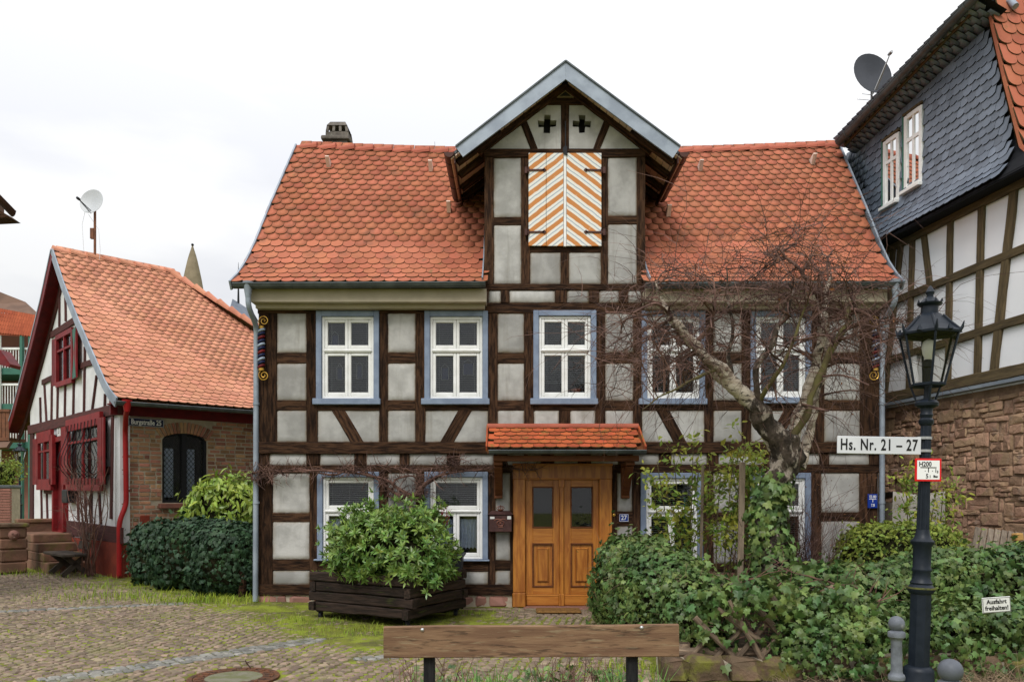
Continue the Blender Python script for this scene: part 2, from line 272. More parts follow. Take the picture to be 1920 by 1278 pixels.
    M['tarp'] = mat('pale_tarpaulin', (0.37, 0.35, 0.31), (0.31, 0.29, 0.26), scale=3, rough=0.7, bump=0.2, bscale=4, bdist=0.05)
    M['pallet'] = mat('pallet_wood', (0.24, 0.195, 0.15), (0.155, 0.125, 0.10), scale=4, rough=0.9, var=0.3, bump=0.4, bscale=10, stretch=(8, 8, 1))
    M['fresh'] = mat('fresh_wood', (0.42, 0.24, 0.08), rough=0.8, bump=0.3)
    M['fence'] = mat('rustic_fence_wood', (0.24, 0.175, 0.12), (0.135, 0.10, 0.072), scale=5, rough=0.9, var=0.3, bump=0.6, bscale=10, coord='O', stretch=(1, 7, 7), layers=[((0.09, 0.095, 0.035), 2, 0.58, 0.7, 0.6)])
    M['lowwall'] = mat('mossy_sandstone', (0.165, 0.105, 0.07), (0.10, 0.07, 0.045), scale=4, rough=0.95, var=0.25, bump=0.9, bscale=12, bdist=0.03, layers=[((0.16, 0.165, 0.025), 3.2, 0.48, 0.66, 0.8)])
    M['soil'] = mat('dark_soil', (0.035, 0.026, 0.018), (0.055, 0.042, 0.026), scale=7, rough=1, bump=1, bscale=25, bdist=0.04)
    M['steps'] = mat('red_sandstone_steps', (0.20, 0.105, 0.07), (0.13, 0.075, 0.05), scale=3, rough=0.93, var=0.2, bump=0.7, bscale=12, bdist=0.02, layers=[((0.12, 0.10, 0.035), 2.2, 0.53, 0.66, 0.8)])
    M['spire'] = mat('weathered_spire_stone', (0.25, 0.205, 0.135), (0.19, 0.155, 0.10), scale=1.2, rough=0.95, bump=0.3, bscale=6)
    M['teal'] = mat('teal_balcony_paint', (0.055, 0.16, 0.12), (0.045, 0.13, 0.10), scale=2, rough=0.6, bump=0)
    M['fartile'] = mat('orange_far_tile', (0.42, 0.105, 0.05), (0.34, 0.08, 0.04), scale=1.5, rough=0.8, var=0.1, bump=0.2)
    M['brtile'] = mat('brown_far_tile', (0.17, 0.105, 0.075), (0.12, 0.075, 0.055), scale=1.5, rough=0.85, var=0.2, bump=0.2)
    M['farwall'] = mat('reddish_far_wall', (0.30, 0.14, 0.11), (0.26, 0.12, 0.095), scale=2, rough=0.9, bump=0.1)
    M['daffodil'] = mat('bulb_leaves', (0.12, 0.26, 0.075), (0.16, 0.30, 0.06), scale=3, rough=0.5, var=0.25, bump=0, leaf=0.3)
    M['straw'] = mat('dead_straw', (0.26, 0.19, 0.12), (0.17, 0.12, 0.08), scale=4, rough=0.9, var=0.3, bump=0)
    M['redshoot'] = mat('crimson_shoots', (0.16, 0.018, 0.025), rough=0.6, var=0.2, bump=0)
    M['bluepaint2'] = mat('bluish_stone_sill', (0.22, 0.09, 0.065), (0.17, 0.075, 0.055), scale=6, rough=0.9, bump=0.4)
defmats()
# ---------------------------------------------------------------- helpers: things, parts, meshes
WL = {}                                       # world translation of every parent
def _props(o, label=None, cat=None, group=None, kind=None):
    if label: o['label'] = label
    if cat: o['category'] = cat
    if group: o['group'] = group
    if kind: o['kind'] = kind
    return o
def thing(name, label, cat, loc=(0, 0, 0), group=None):
    o = bpy.data.objects.new(name, None); col.objects.link(o); o.location = loc
    o.empty_display_size = 0.2
    WL[o] = Vector(loc); return _props(o, label, cat, group)
def wl_(p): return WL.get(p, Vector((0, 0, 0))) if p else Vector((0, 0, 0))

class MB:
    def __init__(s): s.v = []; s.f = []; s.mi = []
    def add(s, vs, fs, mi=0):
        n = len(s.v); s.v += [tuple(p) for p in vs]
        for f in fs: s.f.append(tuple(i + n for i in f)); s.mi.append(mi)
        return s
    def obox(s, c, ax, h, ch=0.0, mi=0):
        c = Vector(c); X, Y, Z = [Vector(a) for a in ax]
        if ch <= 0:
            vs = [c + X * (h[0] * i) + Y * (h[1] * j) + Z * (h[2] * k) for i in (-1, 1) for j in (-1, 1) for k in (-1, 1)]
            fs = [(0, 1, 3, 2), (4, 6, 7, 5), (0, 4, 5, 1), (2, 3, 7, 6), (0, 2, 6, 4), (1, 5, 7, 3)]
            return s.add(vs, fs, mi)
        ch = min(ch, min(h) * 0.9); vs = []; idx = {}
        for i in (-1, 1):
            for j in (-1, 1):
                for k in (-1, 1):
                    for a in range(3):
                        hh = [h[0] - ch, h[1] - ch, h[2] - ch]; hh[a] = h[a]
                        idx[(i, j, k, a)] = len(vs)
                        vs.append(c + X * (hh[0] * i) + Y * (hh[1] * j) + Z * (hh[2] * k))
        fs = []
        def g(a, q): return idx[(q[0], q[1], q[2], a)]
        for a in range(3):
            b, d = (a + 1) % 3, (a + 2) % 3
            for sg in (-1, 1):
                r = []
                for (m, n) in ((-1, -1), (1, -1), (1, 1), (-1, 1)):
                    q = [0, 0, 0]; q[a] = sg; q[b] = m; q[d] = n; r.append(g(a, q))
                fs.append(tuple(r) if sg > 0 else tuple(reversed(r)))
            for m in (-1, 1):                 # edges along axis a
                for n in (-1, 1):
                    q0 = [0, 0, 0]; q0[a] = -1; q0[b] = m; q0[d] = n
                    q1 = list(q0); q1[a] = 1
                    e = (g(b, q0), g(b, q1), g(d, q1), g(d, q0))
                    fs.append(e if m * n < 0 else tuple(reversed(e)))
        for i in (-1, 1):
            for j in (-1, 1):
                for k in (-1, 1):
                    t = (idx[(i, j, k, 0)], idx[(i, j, k, 1)], idx[(i, j, k, 2)])
                    fs.append(t if i * j * k > 0 else tuple(reversed(t)))
        return s.add(vs, fs, mi)
    def box(s, x0, x1, y0, y1, z0, z1, ch=0.0, mi=0):
        return s.obox(((x0 + x1) / 2, (y0 + y1) / 2, (z0 + z1) / 2), ((1, 0, 0), (0, 1, 0), (0, 0, 1)), (abs(x1 - x0) / 2, abs(y1 - y0) / 2, abs(z1 - z0) / 2), ch, mi)
    def beam(s, p0, p1, w, d, up=(0, 0, 1), ch=0.0, mi=0):      # w across (along up), d along the third axis
        p0, p1 = Vector(p0), Vector(p1); X = (p1 - p0); L = X.length; X = X / L
        Z = Vector(up) - X * Vector(up).dot(X)
        if Z.length < 1e-6: Z = X.orthogonal()
        Z.normalize(); Y = Z.cross(X)
        return s.obox((p0 + p1) / 2, (X, Y, Z), (L / 2, d / 2, w / 2), ch, mi)
    def tube(s, pts, rad, n=6, cap=True, mi=0):
        pts = [Vector(p) for p in pts]
        if not hasattr(rad, '__len__'): rad = [rad] * len(pts)
        base = len(s.v); m = len(pts); up = None
        for i, p in enumerate(pts):
            t = (pts[min(i + 1, m - 1)] - pts[max(i - 1, 0)])
            t = t.normalized() if t.length > 1e-9 else Vector((0, 0, 1))
            if up is None: up = t.orthogonal().normalized()
            up = up - t * up.dot(t)
            up = up.normalized() if up.length > 1e-6 else t.orthogonal().normalized()
            w = t.cross(up)
            for k in range(n):
                a = 2 * math.pi * k / n
                s.v.append(tuple(p + (up * math.cos(a) + w * math.sin(a)) * rad[i]))
        for i in range(m - 1):
            for k in range(n):
                a = base + i * n + k; b = base + i * n + (k + 1) % n
                s.f.append((a, b, b + n, a + n)); s.mi.append(mi)
        if cap:
            s.f.append(tuple(base + k for k in reversed(range(n)))); s.mi.append(mi)
            s.f.append(tuple(base + (m - 1) * n + k for k in range(n))); s.mi.append(mi)
        return s
    def lathe(s, prof, c=(0, 0, 0), n=16, mi=0, axis=None, rot=0.0, caps=True):
        c = Vector(c); base = len(s.v)
        if axis is None: A, B, D = Vector((1, 0, 0)), Vector((0, 1, 0)), Vector((0, 0, 1))
        else:
            D = Vector(axis).normalized(); A = D.orthogonal().normalized(); B = D.cross(A)
        for (r, z) in prof:
            for k in range(n):
                a = 2 * math.pi * k / n + rot
                s.v.append(tuple(c + A * (r * math.cos(a)) + B * (r * math.sin(a)) + D * z))
        for i in range(len(prof) - 1):
            for k in range(n):
                a = base + i * n + k; b = base + i * n + (k + 1) % n
                s.f.append((a, b, b + n, a + n)); s.mi.append(mi)
        if caps:
            s.f.append(tuple(base + k for k in reversed(range(n)))); s.mi.append(mi)
            s.f.append(tuple(base + (len(prof) - 1) * n + k for k in range(n))); s.mi.append(mi)
        return s
    def prism(s, poly, vec, mi=0):            # polygon (3D points) thickened along vec
        n = len(poly); P = [Vector(p) for p in poly]; V = Vector(vec)
        fs = [tuple(range(n)), tuple(reversed(range(n, 2 * n)))] + [((i + 1) % n, i, n + i, n + (i + 1) % n) for i in range(n)]
        return s.add(P + [p + V for p in P], fs, mi)
    def build(s, name, mats, parent=None, smooth=None, origin=None, matrix=None, edge=None):
        if not isinstance(mats, (list, tuple)): mats = [mats]
        if matrix is not None:
            vs = s.v
        else:
            a = np.array(s.v); lo, hi = a.min(0), a.max(0)
            origin = Vector(origin) if origin is not None else Vector(((lo[0] + hi[0]) / 2, (lo[1] + hi[1]) / 2, lo[2]))
            vs = (a - np.array(origin)).tolist()
        me = bpy.data.meshes.new(name); me.from_pydata(vs, [], s.f)
        for m in mats: me.materials.append(MT[m] if isinstance(m, str) else m)
        if len(mats) > 1: me.polygons.foreach_set('material_index', s.mi)
        if smooth is not None:
            me.polygons.foreach_set('use_smooth', [True] * len(me.polygons))
            me.set_sharp_from_angle(angle=R(smooth))
        if edge is not None:
            at_ = me.attributes.new('edge', 'FLOAT', 'POINT'); at_.data.foreach_set('value', edge)
        o = bpy.data.objects.new(name, me); col.objects.link(o)
        if parent: o.parent = parent
        if matrix is not None:
            o.matrix_basis = Matrix.Translation(-wl_(parent)) @ matrix
            WL[o] = matrix.translation.copy()
        else:
            o.location = origin - wl_(parent); WL[o] = origin
        return o

def text_part(s, size, M, mat_, parent, sx=1.0, bold=0.0, name='lettering', ext=0.001, spacing=1.0):
    cu = bpy.data.curves.new(name, 'FONT'); cu.body = s; cu.size = size; cu.align_x = 'CENTER'; cu.align_y = 'CENTER'
    cu.extrude = ext; cu.offset = bold; cu.space_character = spacing; cu.resolution_u = 3
    t = bpy.data.objects.new('tmp_text', cu); me = bpy.data.meshes.new_from_object(t)
    bpy.data.objects.remove(t); bpy.data.curves.remove(cu)
    me.materials.clear(); me.materials.append(MT[mat_]); me.name = name
    o = bpy.data.objects.new(name, me); col.objects.link(o); o.parent = parent
    o.matrix_basis = Matrix.Translation(-wl_(parent)) @ M @ Matrix.Diagonal((sx, 1, 1, 1))
    return o
def facing(c, right=(1, 0, 0), up=(0, 0, 1)):      # matrix for flat lettering: x=right, y=up
    r = Vector(right).normalized(); u = Vector(up); u = (u - r * u.dot(r)).normalized(); n = r.cross(u)
    return Matrix(((r.x, u.x, n.x, c[0]), (r.y, u.y, n.y, c[1]), (r.z, u.z, n.z, c[2]), (0, 0, 0, 1)))
def frame(h, up, n, p):
    return np.array([[h[0], up[0], n[0], p[0]], [h[1], up[1], n[1], p[1]], [h[2], up[2], n[2], p[2]], [0, 0, 0, 1]], dtype=float)

# many alike pieces: those that show largest are objects, the rest one joined part
def pieces(name, protos, mats4, variant, mats, parent, limit=300, rest=None, smooth=None, score=None):
    if not isinstance(protos, list): protos = [protos]
    n = len(mats4)
    if n == 0: return
    A = np.array(mats4); variant = np.array(variant if variant is not None else [0] * n)
    P = A[:, :3, 3]
    if score is None:
        px = P[:, 0] / np.maximum(P[:, 1], .1) * FPX + 960; py = 930 - (P[:, 2] - CAMZ) / np.maximum(P[:, 1], .1) * FPX
        inside = (px > 0) & (px < 1920) & (py > 0) & (py < 1278)
        score = inside * 1000.0 / P[:, 1] + (1 - inside) * 1.0 / np.abs(P[:, 1])
    order = np.argsort(-np.array(score), kind='stable')
    ind, oth = order[:limit], order[limit:]
    mlist = [MT[m] if isinstance(m, str) else m for m in (mats if isinstance(mats, (list, tuple)) else [mats])]
    meshes = []
    for pr in protos:
        me = bpy.data.meshes.new(name); me.from_pydata(pr.v, [], pr.f)
        for m in mlist: me.materials.append(m)
        if len(mlist) > 1: me.polygons.foreach_set('material_index', pr.mi)
        if smooth is not None:
            me.polygons.foreach_set('use_smooth', [True] * len(me.polygons)); me.set_sharp_from_angle(angle=R(smooth))
        meshes.append(me)
    T = Matrix.Translation(-wl_(parent))
    for i in ind:
        o = bpy.data.objects.new(name, meshes[variant[i]]); col.objects.link(o); o.parent = parent
        o.matrix_basis = T @ Matrix(A[i].tolist())
    if len(oth):
        joined(rest or name + '_field', protos, A[oth], variant[oth], mlist, parent, smooth)
def joined(name, protos, A, variant, mats, parent, smooth=None, kind='stuff'):
    if not isinstance(protos, list): protos = [protos]
    A = np.array(A); variant = np.array(variant)
    mlist = [MT[m] if isinstance(m, str) else m for m in (mats if isinstance(mats, (list, tuple)) else [mats])]
    V = []; loops = []; starts = []; mi = []; nv = 0; nl = 0
    for k, pr in enumerate(protos):
        B = A[variant == k]
        if len(B) == 0: continue
        pv = np.array(pr.v); v4 = np.c_[pv, np.ones(len(pv))]
        W = np.einsum('nij,vj->nvi', B, v4)[:, :, :3].reshape(-1, 3)
        lp = np.concatenate([np.array(f) for f in pr.f]); ln = np.array([len(f) for f in pr.f])
        st = np.r_[0, np.cumsum(ln)[:-1]]
        off = nv + np.arange(len(B))[:, None] * len(pv)
        loops.append((off + lp[None, :]).ravel())
        starts.append((nl + np.arange(len(B))[:, None] * len(lp) + st[None, :]).ravel())
        mi.append(np.tile(np.array(pr.mi), len(B)))
        V.append(W); nv += len(W); nl += len(B) * len(lp)
    V = np.concatenate(V); loops = np.concatenate(loops); starts = np.concatenate(starts); mi = np.concatenate(mi)
    org = np.array(wl_(parent)) if parent else np.array([0., 0, 0])
    me = bpy.data.meshes.new(name)
    me.vertices.add(len(V)); me.vertices.foreach_set('co', (V - org).ravel())
    me.loops.add(len(loops)); me.loops.foreach_set('vertex_index', loops.astype(np.int32))
    me.polygons.add(len(starts)); me.polygons.foreach_set('loop_start', starts.astype(np.int32))
    for m in mlist: me.materials.append(m)
    me.polygons.foreach_set('material_index', mi.astype(np.int32))
    me.update(calc_edges=True); me.validate()
    if smooth is not None:
        me.polygons.foreach_set('use_smooth', [True] * len(me.polygons)); me.set_sharp_from_angle(angle=R(smooth))
    o = bpy.data.objects.new(name, me); col.objects.link(o)
    if parent: o.parent = parent
    WL[o] = Vector(org)
    if kind: o['kind'] = kind
    return o

# ---------------------------------------------------------------- piece shapes
def proto_tile(w, L, t=0.018, arc=0.44, n=8, flat=False):
    m = MB(); top = []
    if flat: low = [(-w / 2, 0.03), (-w / 4, 0.0), (w / 4, 0.0), (w / 2, 0.03)]
    else:
        low = []
        for i in range(n + 1):
            a = math.pi * i / n; low.append((-w / 2 * math.cos(a), w * arc * (1 - math.sin(a))))
    out = [(-w / 2, L)] + low + [(w / 2, L)]
    N = len(out)
    m.add([(x, y, t) for x, y in out] + [(x, y, 0) for x, y in out],
          [tuple(range(N))], 0)
    base = 0
    for i in range(N - 1):
        m.f.append((i, i + N, i + 1 + N, i + 1)); m.mi.append(1)
    return m
def proto_slate(w, h, t=0.014):
    m = MB(); out = [(-w * .5, h), (-w * .56, h * .45), (-w * .42, h * .12), (-w * .12, -h * .04), (w * .25, h * 0.02), (w * .5, h * .16), (w * .5, h)]
    N = len(out); m.add([(x, y, t) for x, y in out] + [(x, y, 0) for x, y in out], [tuple(range(N))], 0)
    for i in range(N): m.f.append((i, i + N, (i + 1) % N + N, (i + 1) % N)); m.mi.append(1)
    return m
def proto_stone(sx, sy, sz, seed, jit=0.12, ch=0.22):     # lumpy bevelled block, unit half sizes
    r = random.Random(seed); m = MB()
    m.obox((0, 0, 0), ((1, 0, 0), (0, 1, 0), (0, 0, 1)), (sx, sy, sz), ch * min(sx, sy, sz))
    cs = {}
    m.v = [tuple(c + r.uniform(-jit, jit) * min(sx, sy, sz) for c in v) for v in m.v]
    return m
def proto_rubble(seed):                # unit square stone face on XZ with bulged irregular outline, depth -Y
    r = random.Random(seed); m = MB(); n = 10; out = []
    for (x, z) in ((-.9, -.96), (-.35, -1), (.35, -1), (.9, -.94), (1, .0), (.9, .95), (.35, 1), (-.35, 1), (-.92, .9), (-1, .0)):
        out.append((x * r.uniform(.90, 1.04), z * r.uniform(.86, 1.04)))
    m.v = [(x, 0.5, z) for x, z in out] + [(x * .96, -.30 + r.uniform(-.1, .1), z * .96) for x, z in out] + \
          [(x * .80, -.65 + r.uniform(-.3, .3), z * .80) for x, z in out] + [(r.uniform(-.2, .2), -.75 + r.uniform(-.3, .3), r.uniform(-.2, .2))]
    for q in (0, 1):
        for i in range(n):
            j = (i + 1) % n; m.f.append((q * n + i, q * n + j, q * n + n + j, q * n + n + i)); m.mi.append(0)
    for i in range(n): m.f.append((2 * n + i, 2 * n + (i + 1) % n, 3 * n)); m.mi.append(0)
    return m
def leaf_lance(L=1.0, W=0.34, fold=0.10, droop=0.18):
    m = MB(); ys = [0, .3, .65, 1.0]; ws = [0.02, .85, .8, 0]
    mid = [(0, y * L, -droop * L * y * y) for y in ys]
    lf = [(-W / 2 * w, y * L, fold * w * W - droop * L * y * y) for y, w in zip(ys[1:3], ws[1:3])]
    rt = [(W / 2 * w, y * L, fold * w * W - droop * L * y * y) for y, w in zip(ys[1:3], ws[1:3])]
    m.add(mid + lf + rt, [(0, 1, 4), (1, 2, 5, 4), (2, 3, 5), (0, 6, 1), (1, 6, 7, 2), (2, 7, 3)])
    return m
def leaf_ivy(S=1.0, r=None):
    r = r or random.Random(1); m = MB()
    o = [(0, 0), (.34, -.12), (.52, .12), (.34, .30), (.44, .58), (.16, .62), (0, 1.0), (-.16, .62), (-.44, .58), (-.34, .30), (-.52, .12), (-.34, -.12)]
    b = r.uniform(-.15, .25)
    m.add([(0, .3 * S, .04 * S)] + [(x * S, y * S, (-.16 * abs(x) - b * y * y) * S + r.uniform(-.03, .03) * S) for x, y in o], [(0, i + 1, (i + 1) % 12 + 1) for i in range(12)])
    return m
def leaf_simple(L=1.0, W=0.5):
    m = MB(); m.add([(0, 0, 0), (W / 2, L * .45, L * .06), (0, L, -L * .1), (-W / 2, L * .45, L * .06), (0, L * .45, 0)], [(0, 1, 4), (1, 2, 4), (2, 3, 4), (3, 0, 4)])
    return m
def blade(L=1.0, W=0.06, bend=0.35):
    m = MB(); m.add([(-W / 2, 0, 0), (W / 2, 0, 0), (W * .4, bend * .3 * L, .55 * L), (-W * .4, bend * .3 * L, .55 * L), (0, bend * L, L)], [(0, 1, 2, 3), (3, 2, 4)])
    return m
def leaf_mats(P, N, size, r=rng, tilt=0.6, svar=0.35, grav=0.0):
    """leaf frames at points P (n,3) whose blades face roughly along N; y axis hangs down with grav"""
    n = len(P); N = N + r.normal(0, tilt, (n, 3)); N /= np.linalg.norm(N, axis=1)[:, None] + 1e-9
    t = r.normal(0, 1, (n, 3)); t[:, 2] -= grav
    t -= N * (t * N).sum(1)[:, None]; t /= np.linalg.norm(t, axis=1)[:, None] + 1e-9
    x = np.cross(t, N); s = size * (1 + r.uniform(-svar, svar, n))
    A = np.zeros((n, 4, 4)); A[:, :3, 0] = x * s[:, None]; A[:, :3, 1] = t * s[:, None]; A[:, :3, 2] = N * s[:, None]
    A[:, :3, 3] = P; A[:, 3, 3] = 1
    return A
def blob_points(blobs, dens, jit=0.06, r=rng, faces_cam=True, bump=0.12, bs=1.6):
    """points on the outside of a union of rounded blocks (c, half, power)"""
    PP, NN = [], []
    for bi, (c, h, p) in enumerate(blobs):
        c = np.array(c, float); h = np.array(h, float)
        area = 8 * (h[0] * h[1] + h[1] * h[2] + h[0] * h[2]); n = int(area * dens)
        # sample directions over a box surface so that flat sides are evenly covered
        ax = r.choice(3, n, p=np.array([h[1] * h[2], h[0] * h[2], h[0] * h[1]]) / (h[1] * h[2] + h[0] * h[2] + h[0] * h[1]))
        u = r.uniform(-1, 1, (n, 3)); u[np.arange(n), ax] = np.sign(r.uniform(-1, 1, n))
        k = (np.abs(u) ** p).sum(1) ** (-1 / p); q = u * k[:, None]
        nr = np.sign(q) * np.abs(q) ** (p - 1) / h; nr /= np.linalg.norm(nr, axis=1)[:, None]
        w = q * h + c
        off = np.array([mnoise.noise(Vector(x * bs)) for x in w]) * bump
        w = w + nr * (off + r.normal(0, jit, n) - jit * .5 + r.exponential(.06, n) * (r.uniform(0, 1, n) < .10))[:, None]
        ok = np.ones(n, bool)
        for bj, (c2, h2, p2) in enumerate(blobs):
            if bj != bi: ok &= (np.abs((w - np.array(c2)) / (np.array(h2) * .93)) ** p2).sum(1) > 1
        if faces_cam: ok &= ((nr * (np.array([0, 0, 1.8]) - w)).sum(1) > -0.45 * np.linalg.norm(w, axis=1)) | (nr[:, 2] > .2)
        ok &= w[:, 2] > 0.02
        PP.append(w[ok]); NN.append(nr[ok])
    return np.concatenate(PP), np.concatenate(NN)
def blob_core(blobs, name, mat_, parent, shrink=0.82, n=10):  # solid dark body added inside the leaves to stop see-through
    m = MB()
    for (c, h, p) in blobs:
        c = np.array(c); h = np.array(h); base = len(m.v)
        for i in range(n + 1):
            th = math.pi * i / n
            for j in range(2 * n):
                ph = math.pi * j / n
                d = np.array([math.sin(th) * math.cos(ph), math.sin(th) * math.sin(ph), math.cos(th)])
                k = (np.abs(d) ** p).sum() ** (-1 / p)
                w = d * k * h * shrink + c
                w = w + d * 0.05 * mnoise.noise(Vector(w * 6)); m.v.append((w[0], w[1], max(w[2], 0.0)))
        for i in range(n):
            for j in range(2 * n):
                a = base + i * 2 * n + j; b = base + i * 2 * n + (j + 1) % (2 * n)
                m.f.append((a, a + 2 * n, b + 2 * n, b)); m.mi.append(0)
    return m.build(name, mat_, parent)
IVY = [leaf_ivy(1.0, random.Random(i)) for i in range(3)]
def leafy(parent, protos, P, N, size, mat_, tilt=.6, grav=0., limit=300, svar=.5, name='leaf', rest='foliage'):
    A = leaf_mats(P, N, size, tilt=tilt, grav=grav, svar=svar)
    pieces(name, protos, A, rng.integers(0, len(protos), len(A)), mat_, parent, limit, rest, smooth=None)

# old hewn timber between two points, grain along its own x axis
def timber(name, p0, p1, w, d, parent, mat_='timber', nrm=(0, -1, 0), jit=0.006, ch=0.008, smooth=None):
    p0, p1 = Vector(p0), Vector(p1); X = p1 - p0; L = X.length; X.normalize()
    Nn = Vector(nrm); Nn = (Nn - X * Nn.dot(X)).normalized(); Zz = X.cross(-Nn).normalized()
    Yy = Zz.cross(X)
    n = max(2, int(L / 0.22)); m = MB(); r = random.Random(hash((round(p0.x, 3), round(p0.z, 3), round(p1.z, 3))))
    ph = r.uniform(0, 10)
    for i in range(n + 1):
        x = -L / 2 + L * i / n
        a = w / 2 + jit * (mnoise.noise((x * 2 + ph, 0, 0)) * 1.6 + r.uniform(-.4, .4)); b = -w / 2 + jit * (mnoise.noise((x * 2 + ph, 5, 0)) * 1.6 + r.uniform(-.4, .4))
        f = -d / 2 + jit * .6 * mnoise.noise((x * 2 + ph, 9, 0))
        for (y, z) in ((d / 2, b), (f + ch, b), (f, b + ch), (f, a - ch), (f + ch, a), (d / 2, a)):
            m.v.append((x, y, z))
    for i in range(n):
        for k in range(6):
            q = i * 6 + k; e = i * 6 + (k + 1) % 6; m.f.append((q, e, e + 6, q + 6)); m.mi.append(0)
    m.f.append(tuple(reversed(range(6)))); m.f.append(tuple(n * 6 + k for k in range(6))); m.mi += [0, 0]
    c = (p0 + p1) / 2
    M4 = Matrix(((X.x, Yy.x, Zz.x, c.x), (X.y, Yy.y, Zz.y, c.y), (X.z, Yy.z, Zz.z, c.z), (0, 0, 0, 1)))
    return m.build(name, mat_, parent, matrix=M4)
# cushion of plaster between timbers on a plane: origin O, right vector U, up vector V, size a x b, outward normal Nn
def cushion(O, U, V, a, b, Nn, parent, mat_='plaster', bulge=0.022, name='infill_panel', over=0.012):
    O, U, V, Nn = Vector(O), Vector(U), Vector(V), Vector(Nn)
    nx = max(4, min(14, int(a / .06))); ny = max(4, min(14, int(b / .06))); m = MB(); e = []
    def w(i, n, L):                           # grid lines crowd towards the rim
        t = i / n; return (0.5 - 0.5 * math.cos(math.pi * t)) * 0.6 + t * 0.4
    for j in range(ny + 1):
        for i in range(nx + 1):
            u = w(i, nx, a) * (a + 2 * over) - over; v = w(j, ny, b) * (b + 2 * over) - over
            dist = min(u + over, a + over - u, v + over, b + over - v)
            k = 1 - max(0, 1 - dist / 0.05) ** 2
            p = O + U * u + V * v
            h = bulge * k + 0.004 * mnoise.noise(p * 5) + 0.003 * mnoise.noise(p * 13)
            m.v.append(tuple(p + Nn * h)); e.append(max(0.0, 1 - max(0, dist - over) / 0.030))
    for j in range(ny):
        for i in range(nx):
            q = j * (nx + 1) + i; m.f.append((q, q + 1, q + nx + 2, q + nx + 1)); m.mi.append(0)
    return m.build(name, mat_, parent, smooth=180, edge=e)
# ================================================================ MAIN HALF-TIMBERED HOUSE
YG, YU = 13.0, 12.95
house = thing('half_timbered_house', 'grey and dark brown half-timbered house with red tiled roof and central dormer', 'house', (0.9, 15.5, 0))
NF = Vector((0, -1, 0))
def ptimber(name, x0, y0, x1, y1, Y, horizontal, parent=None, d=0.14, mt='timber', proud=0.0):
    xa, xb, za, zb = X_(x0, Y), X_(x1, Y), Z_(y1, Y), Z_(y0, Y); yc = Y + d / 2 - proud
    if horizontal: return timber(name, (xa, yc, (za + zb) / 2), (xb, yc, (za + zb) / 2), zb - za, d, parent or house, mt)
    return timber(name, ((xa + xb) / 2, yc, za), ((xa + xb) / 2, yc, zb), xb - xa, d, parent or house, mt)
def pbrace(xt, yt, xb, yb, wpx, Y, proud=-0.003, name='brace'):
    a = at(xt, yt, Y); b = at(xb, yb, Y); a.y = b.y = Y + .05 - proud
    d_ = (b - a).normalized(); return timber(name, a - d_ * .06, b + d_ * .06, wpx / FPX * Y, .10, house)
def ppanel(x0, y0, x1, y1, Y, parent=None, bulge=0.024, back=0.026):
    xa, xb, za, zb = X_(x0, Y), X_(x1, Y), Z_(y1, Y), Z_(y0, Y)
    return cushion((xa, Y + back, za), (1, 0, 0), (0, 0, 1), xb - xa, zb - za, NF, parent or house, bulge=bulge)

# ---- upper storey
up_posts = [(485, 519), (574, 595), (711, 727), (778.5, 797), (915, 933), (982.5, 1001), (1116, 1135), (1187.5, 1204), (1321, 1338), (1391, 1409), (1520, 1546), (1613, 1650)]
for a, b in up_posts: ptimber('post', a, 587.5, b, 827.5, YU, False)
ptimber('post', 1048, 769.5, 1069.5, 827.5, YU, False)
ptimber('wall_plate', 483, 577, 910, 587, YU, True); ptimber('wall_plate', 910.5, 567, 1209, 587, YU, True, proud=.006); ptimber('wall_plate', 1209.5, 577, 1651, 587, YU, True)
for a, b in ((519, 574), (727, 778.5), (933, 982.5), (1135, 1187.5), (1338, 1391), (1546, 1613)):
    ptimber('rail', a, 660.5, b, 680.5, YU, True, proud=-.004); ptimber('rail', a, 750, b, 769, YU, True, proud=-.004)
    for y0, y1 in ((587, 660), (681, 750), (769, 828)): ppanel(a, y0, b, y1, YU)
for a, b in ((595, 711), (797, 915), (1001, 1116), (1204, 1321), (1409, 1520)):
    ptimber('rail', a, 757, b, 769, YU, True, proud=-.004)
    if a == 1001: ppanel(a, 769, 1048, 828, YU); ppanel(1069.5, 769, b, 828, YU)
    else: ppanel(a, 769, b, 828, YU, bulge=0.008)
for q in ((634, 769, 669, 828), (872, 769, 838, 828), (1243, 769, 1275, 828), (1482, 769, 1450, 828)): pbrace(*q, 22, YU, proud=-.007)
ptimber('sill_beam', 484, 828, 914, 850, YU, True, d=.18, proud=.012); ptimber('sill_beam', 1209, 828, 1650, 849, YU, True, d=.18, proud=.012)
ptimber('sill_beam', 914.5, 828, 1208.5, 850, YU, True, d=.16, proud=.004)
# ---- joist zone between the storeys
jx = [(486, 505), (575, 600), (665, 687), (750, 768), (838, 862), (926, 950), (1015, 1037), (1085, 1107), (1160, 1180), (1236, 1258), (1326, 1347), (1430, 1450), (1537, 1554), (1630, 1649)]
for i, (a, b) in enumerate(jx):
    ptimber('joist_end', a, 850.5, b, 871, YG, False, d=.2, proud=0.02)
    if i + 1 < len(jx): ppanel(b, 850, jx[i + 1][0], 872, YG - .01, bulge=.03)
ptimber('wall_plate', 483, 871.5, 962, 886, YG, True, proud=.01); ptimber('wall_plate', 1147, 870, 1649, 886, YG, True, proud=.01)
ptimber('wall_plate', 962, 858, 1147, 869, YG, True)
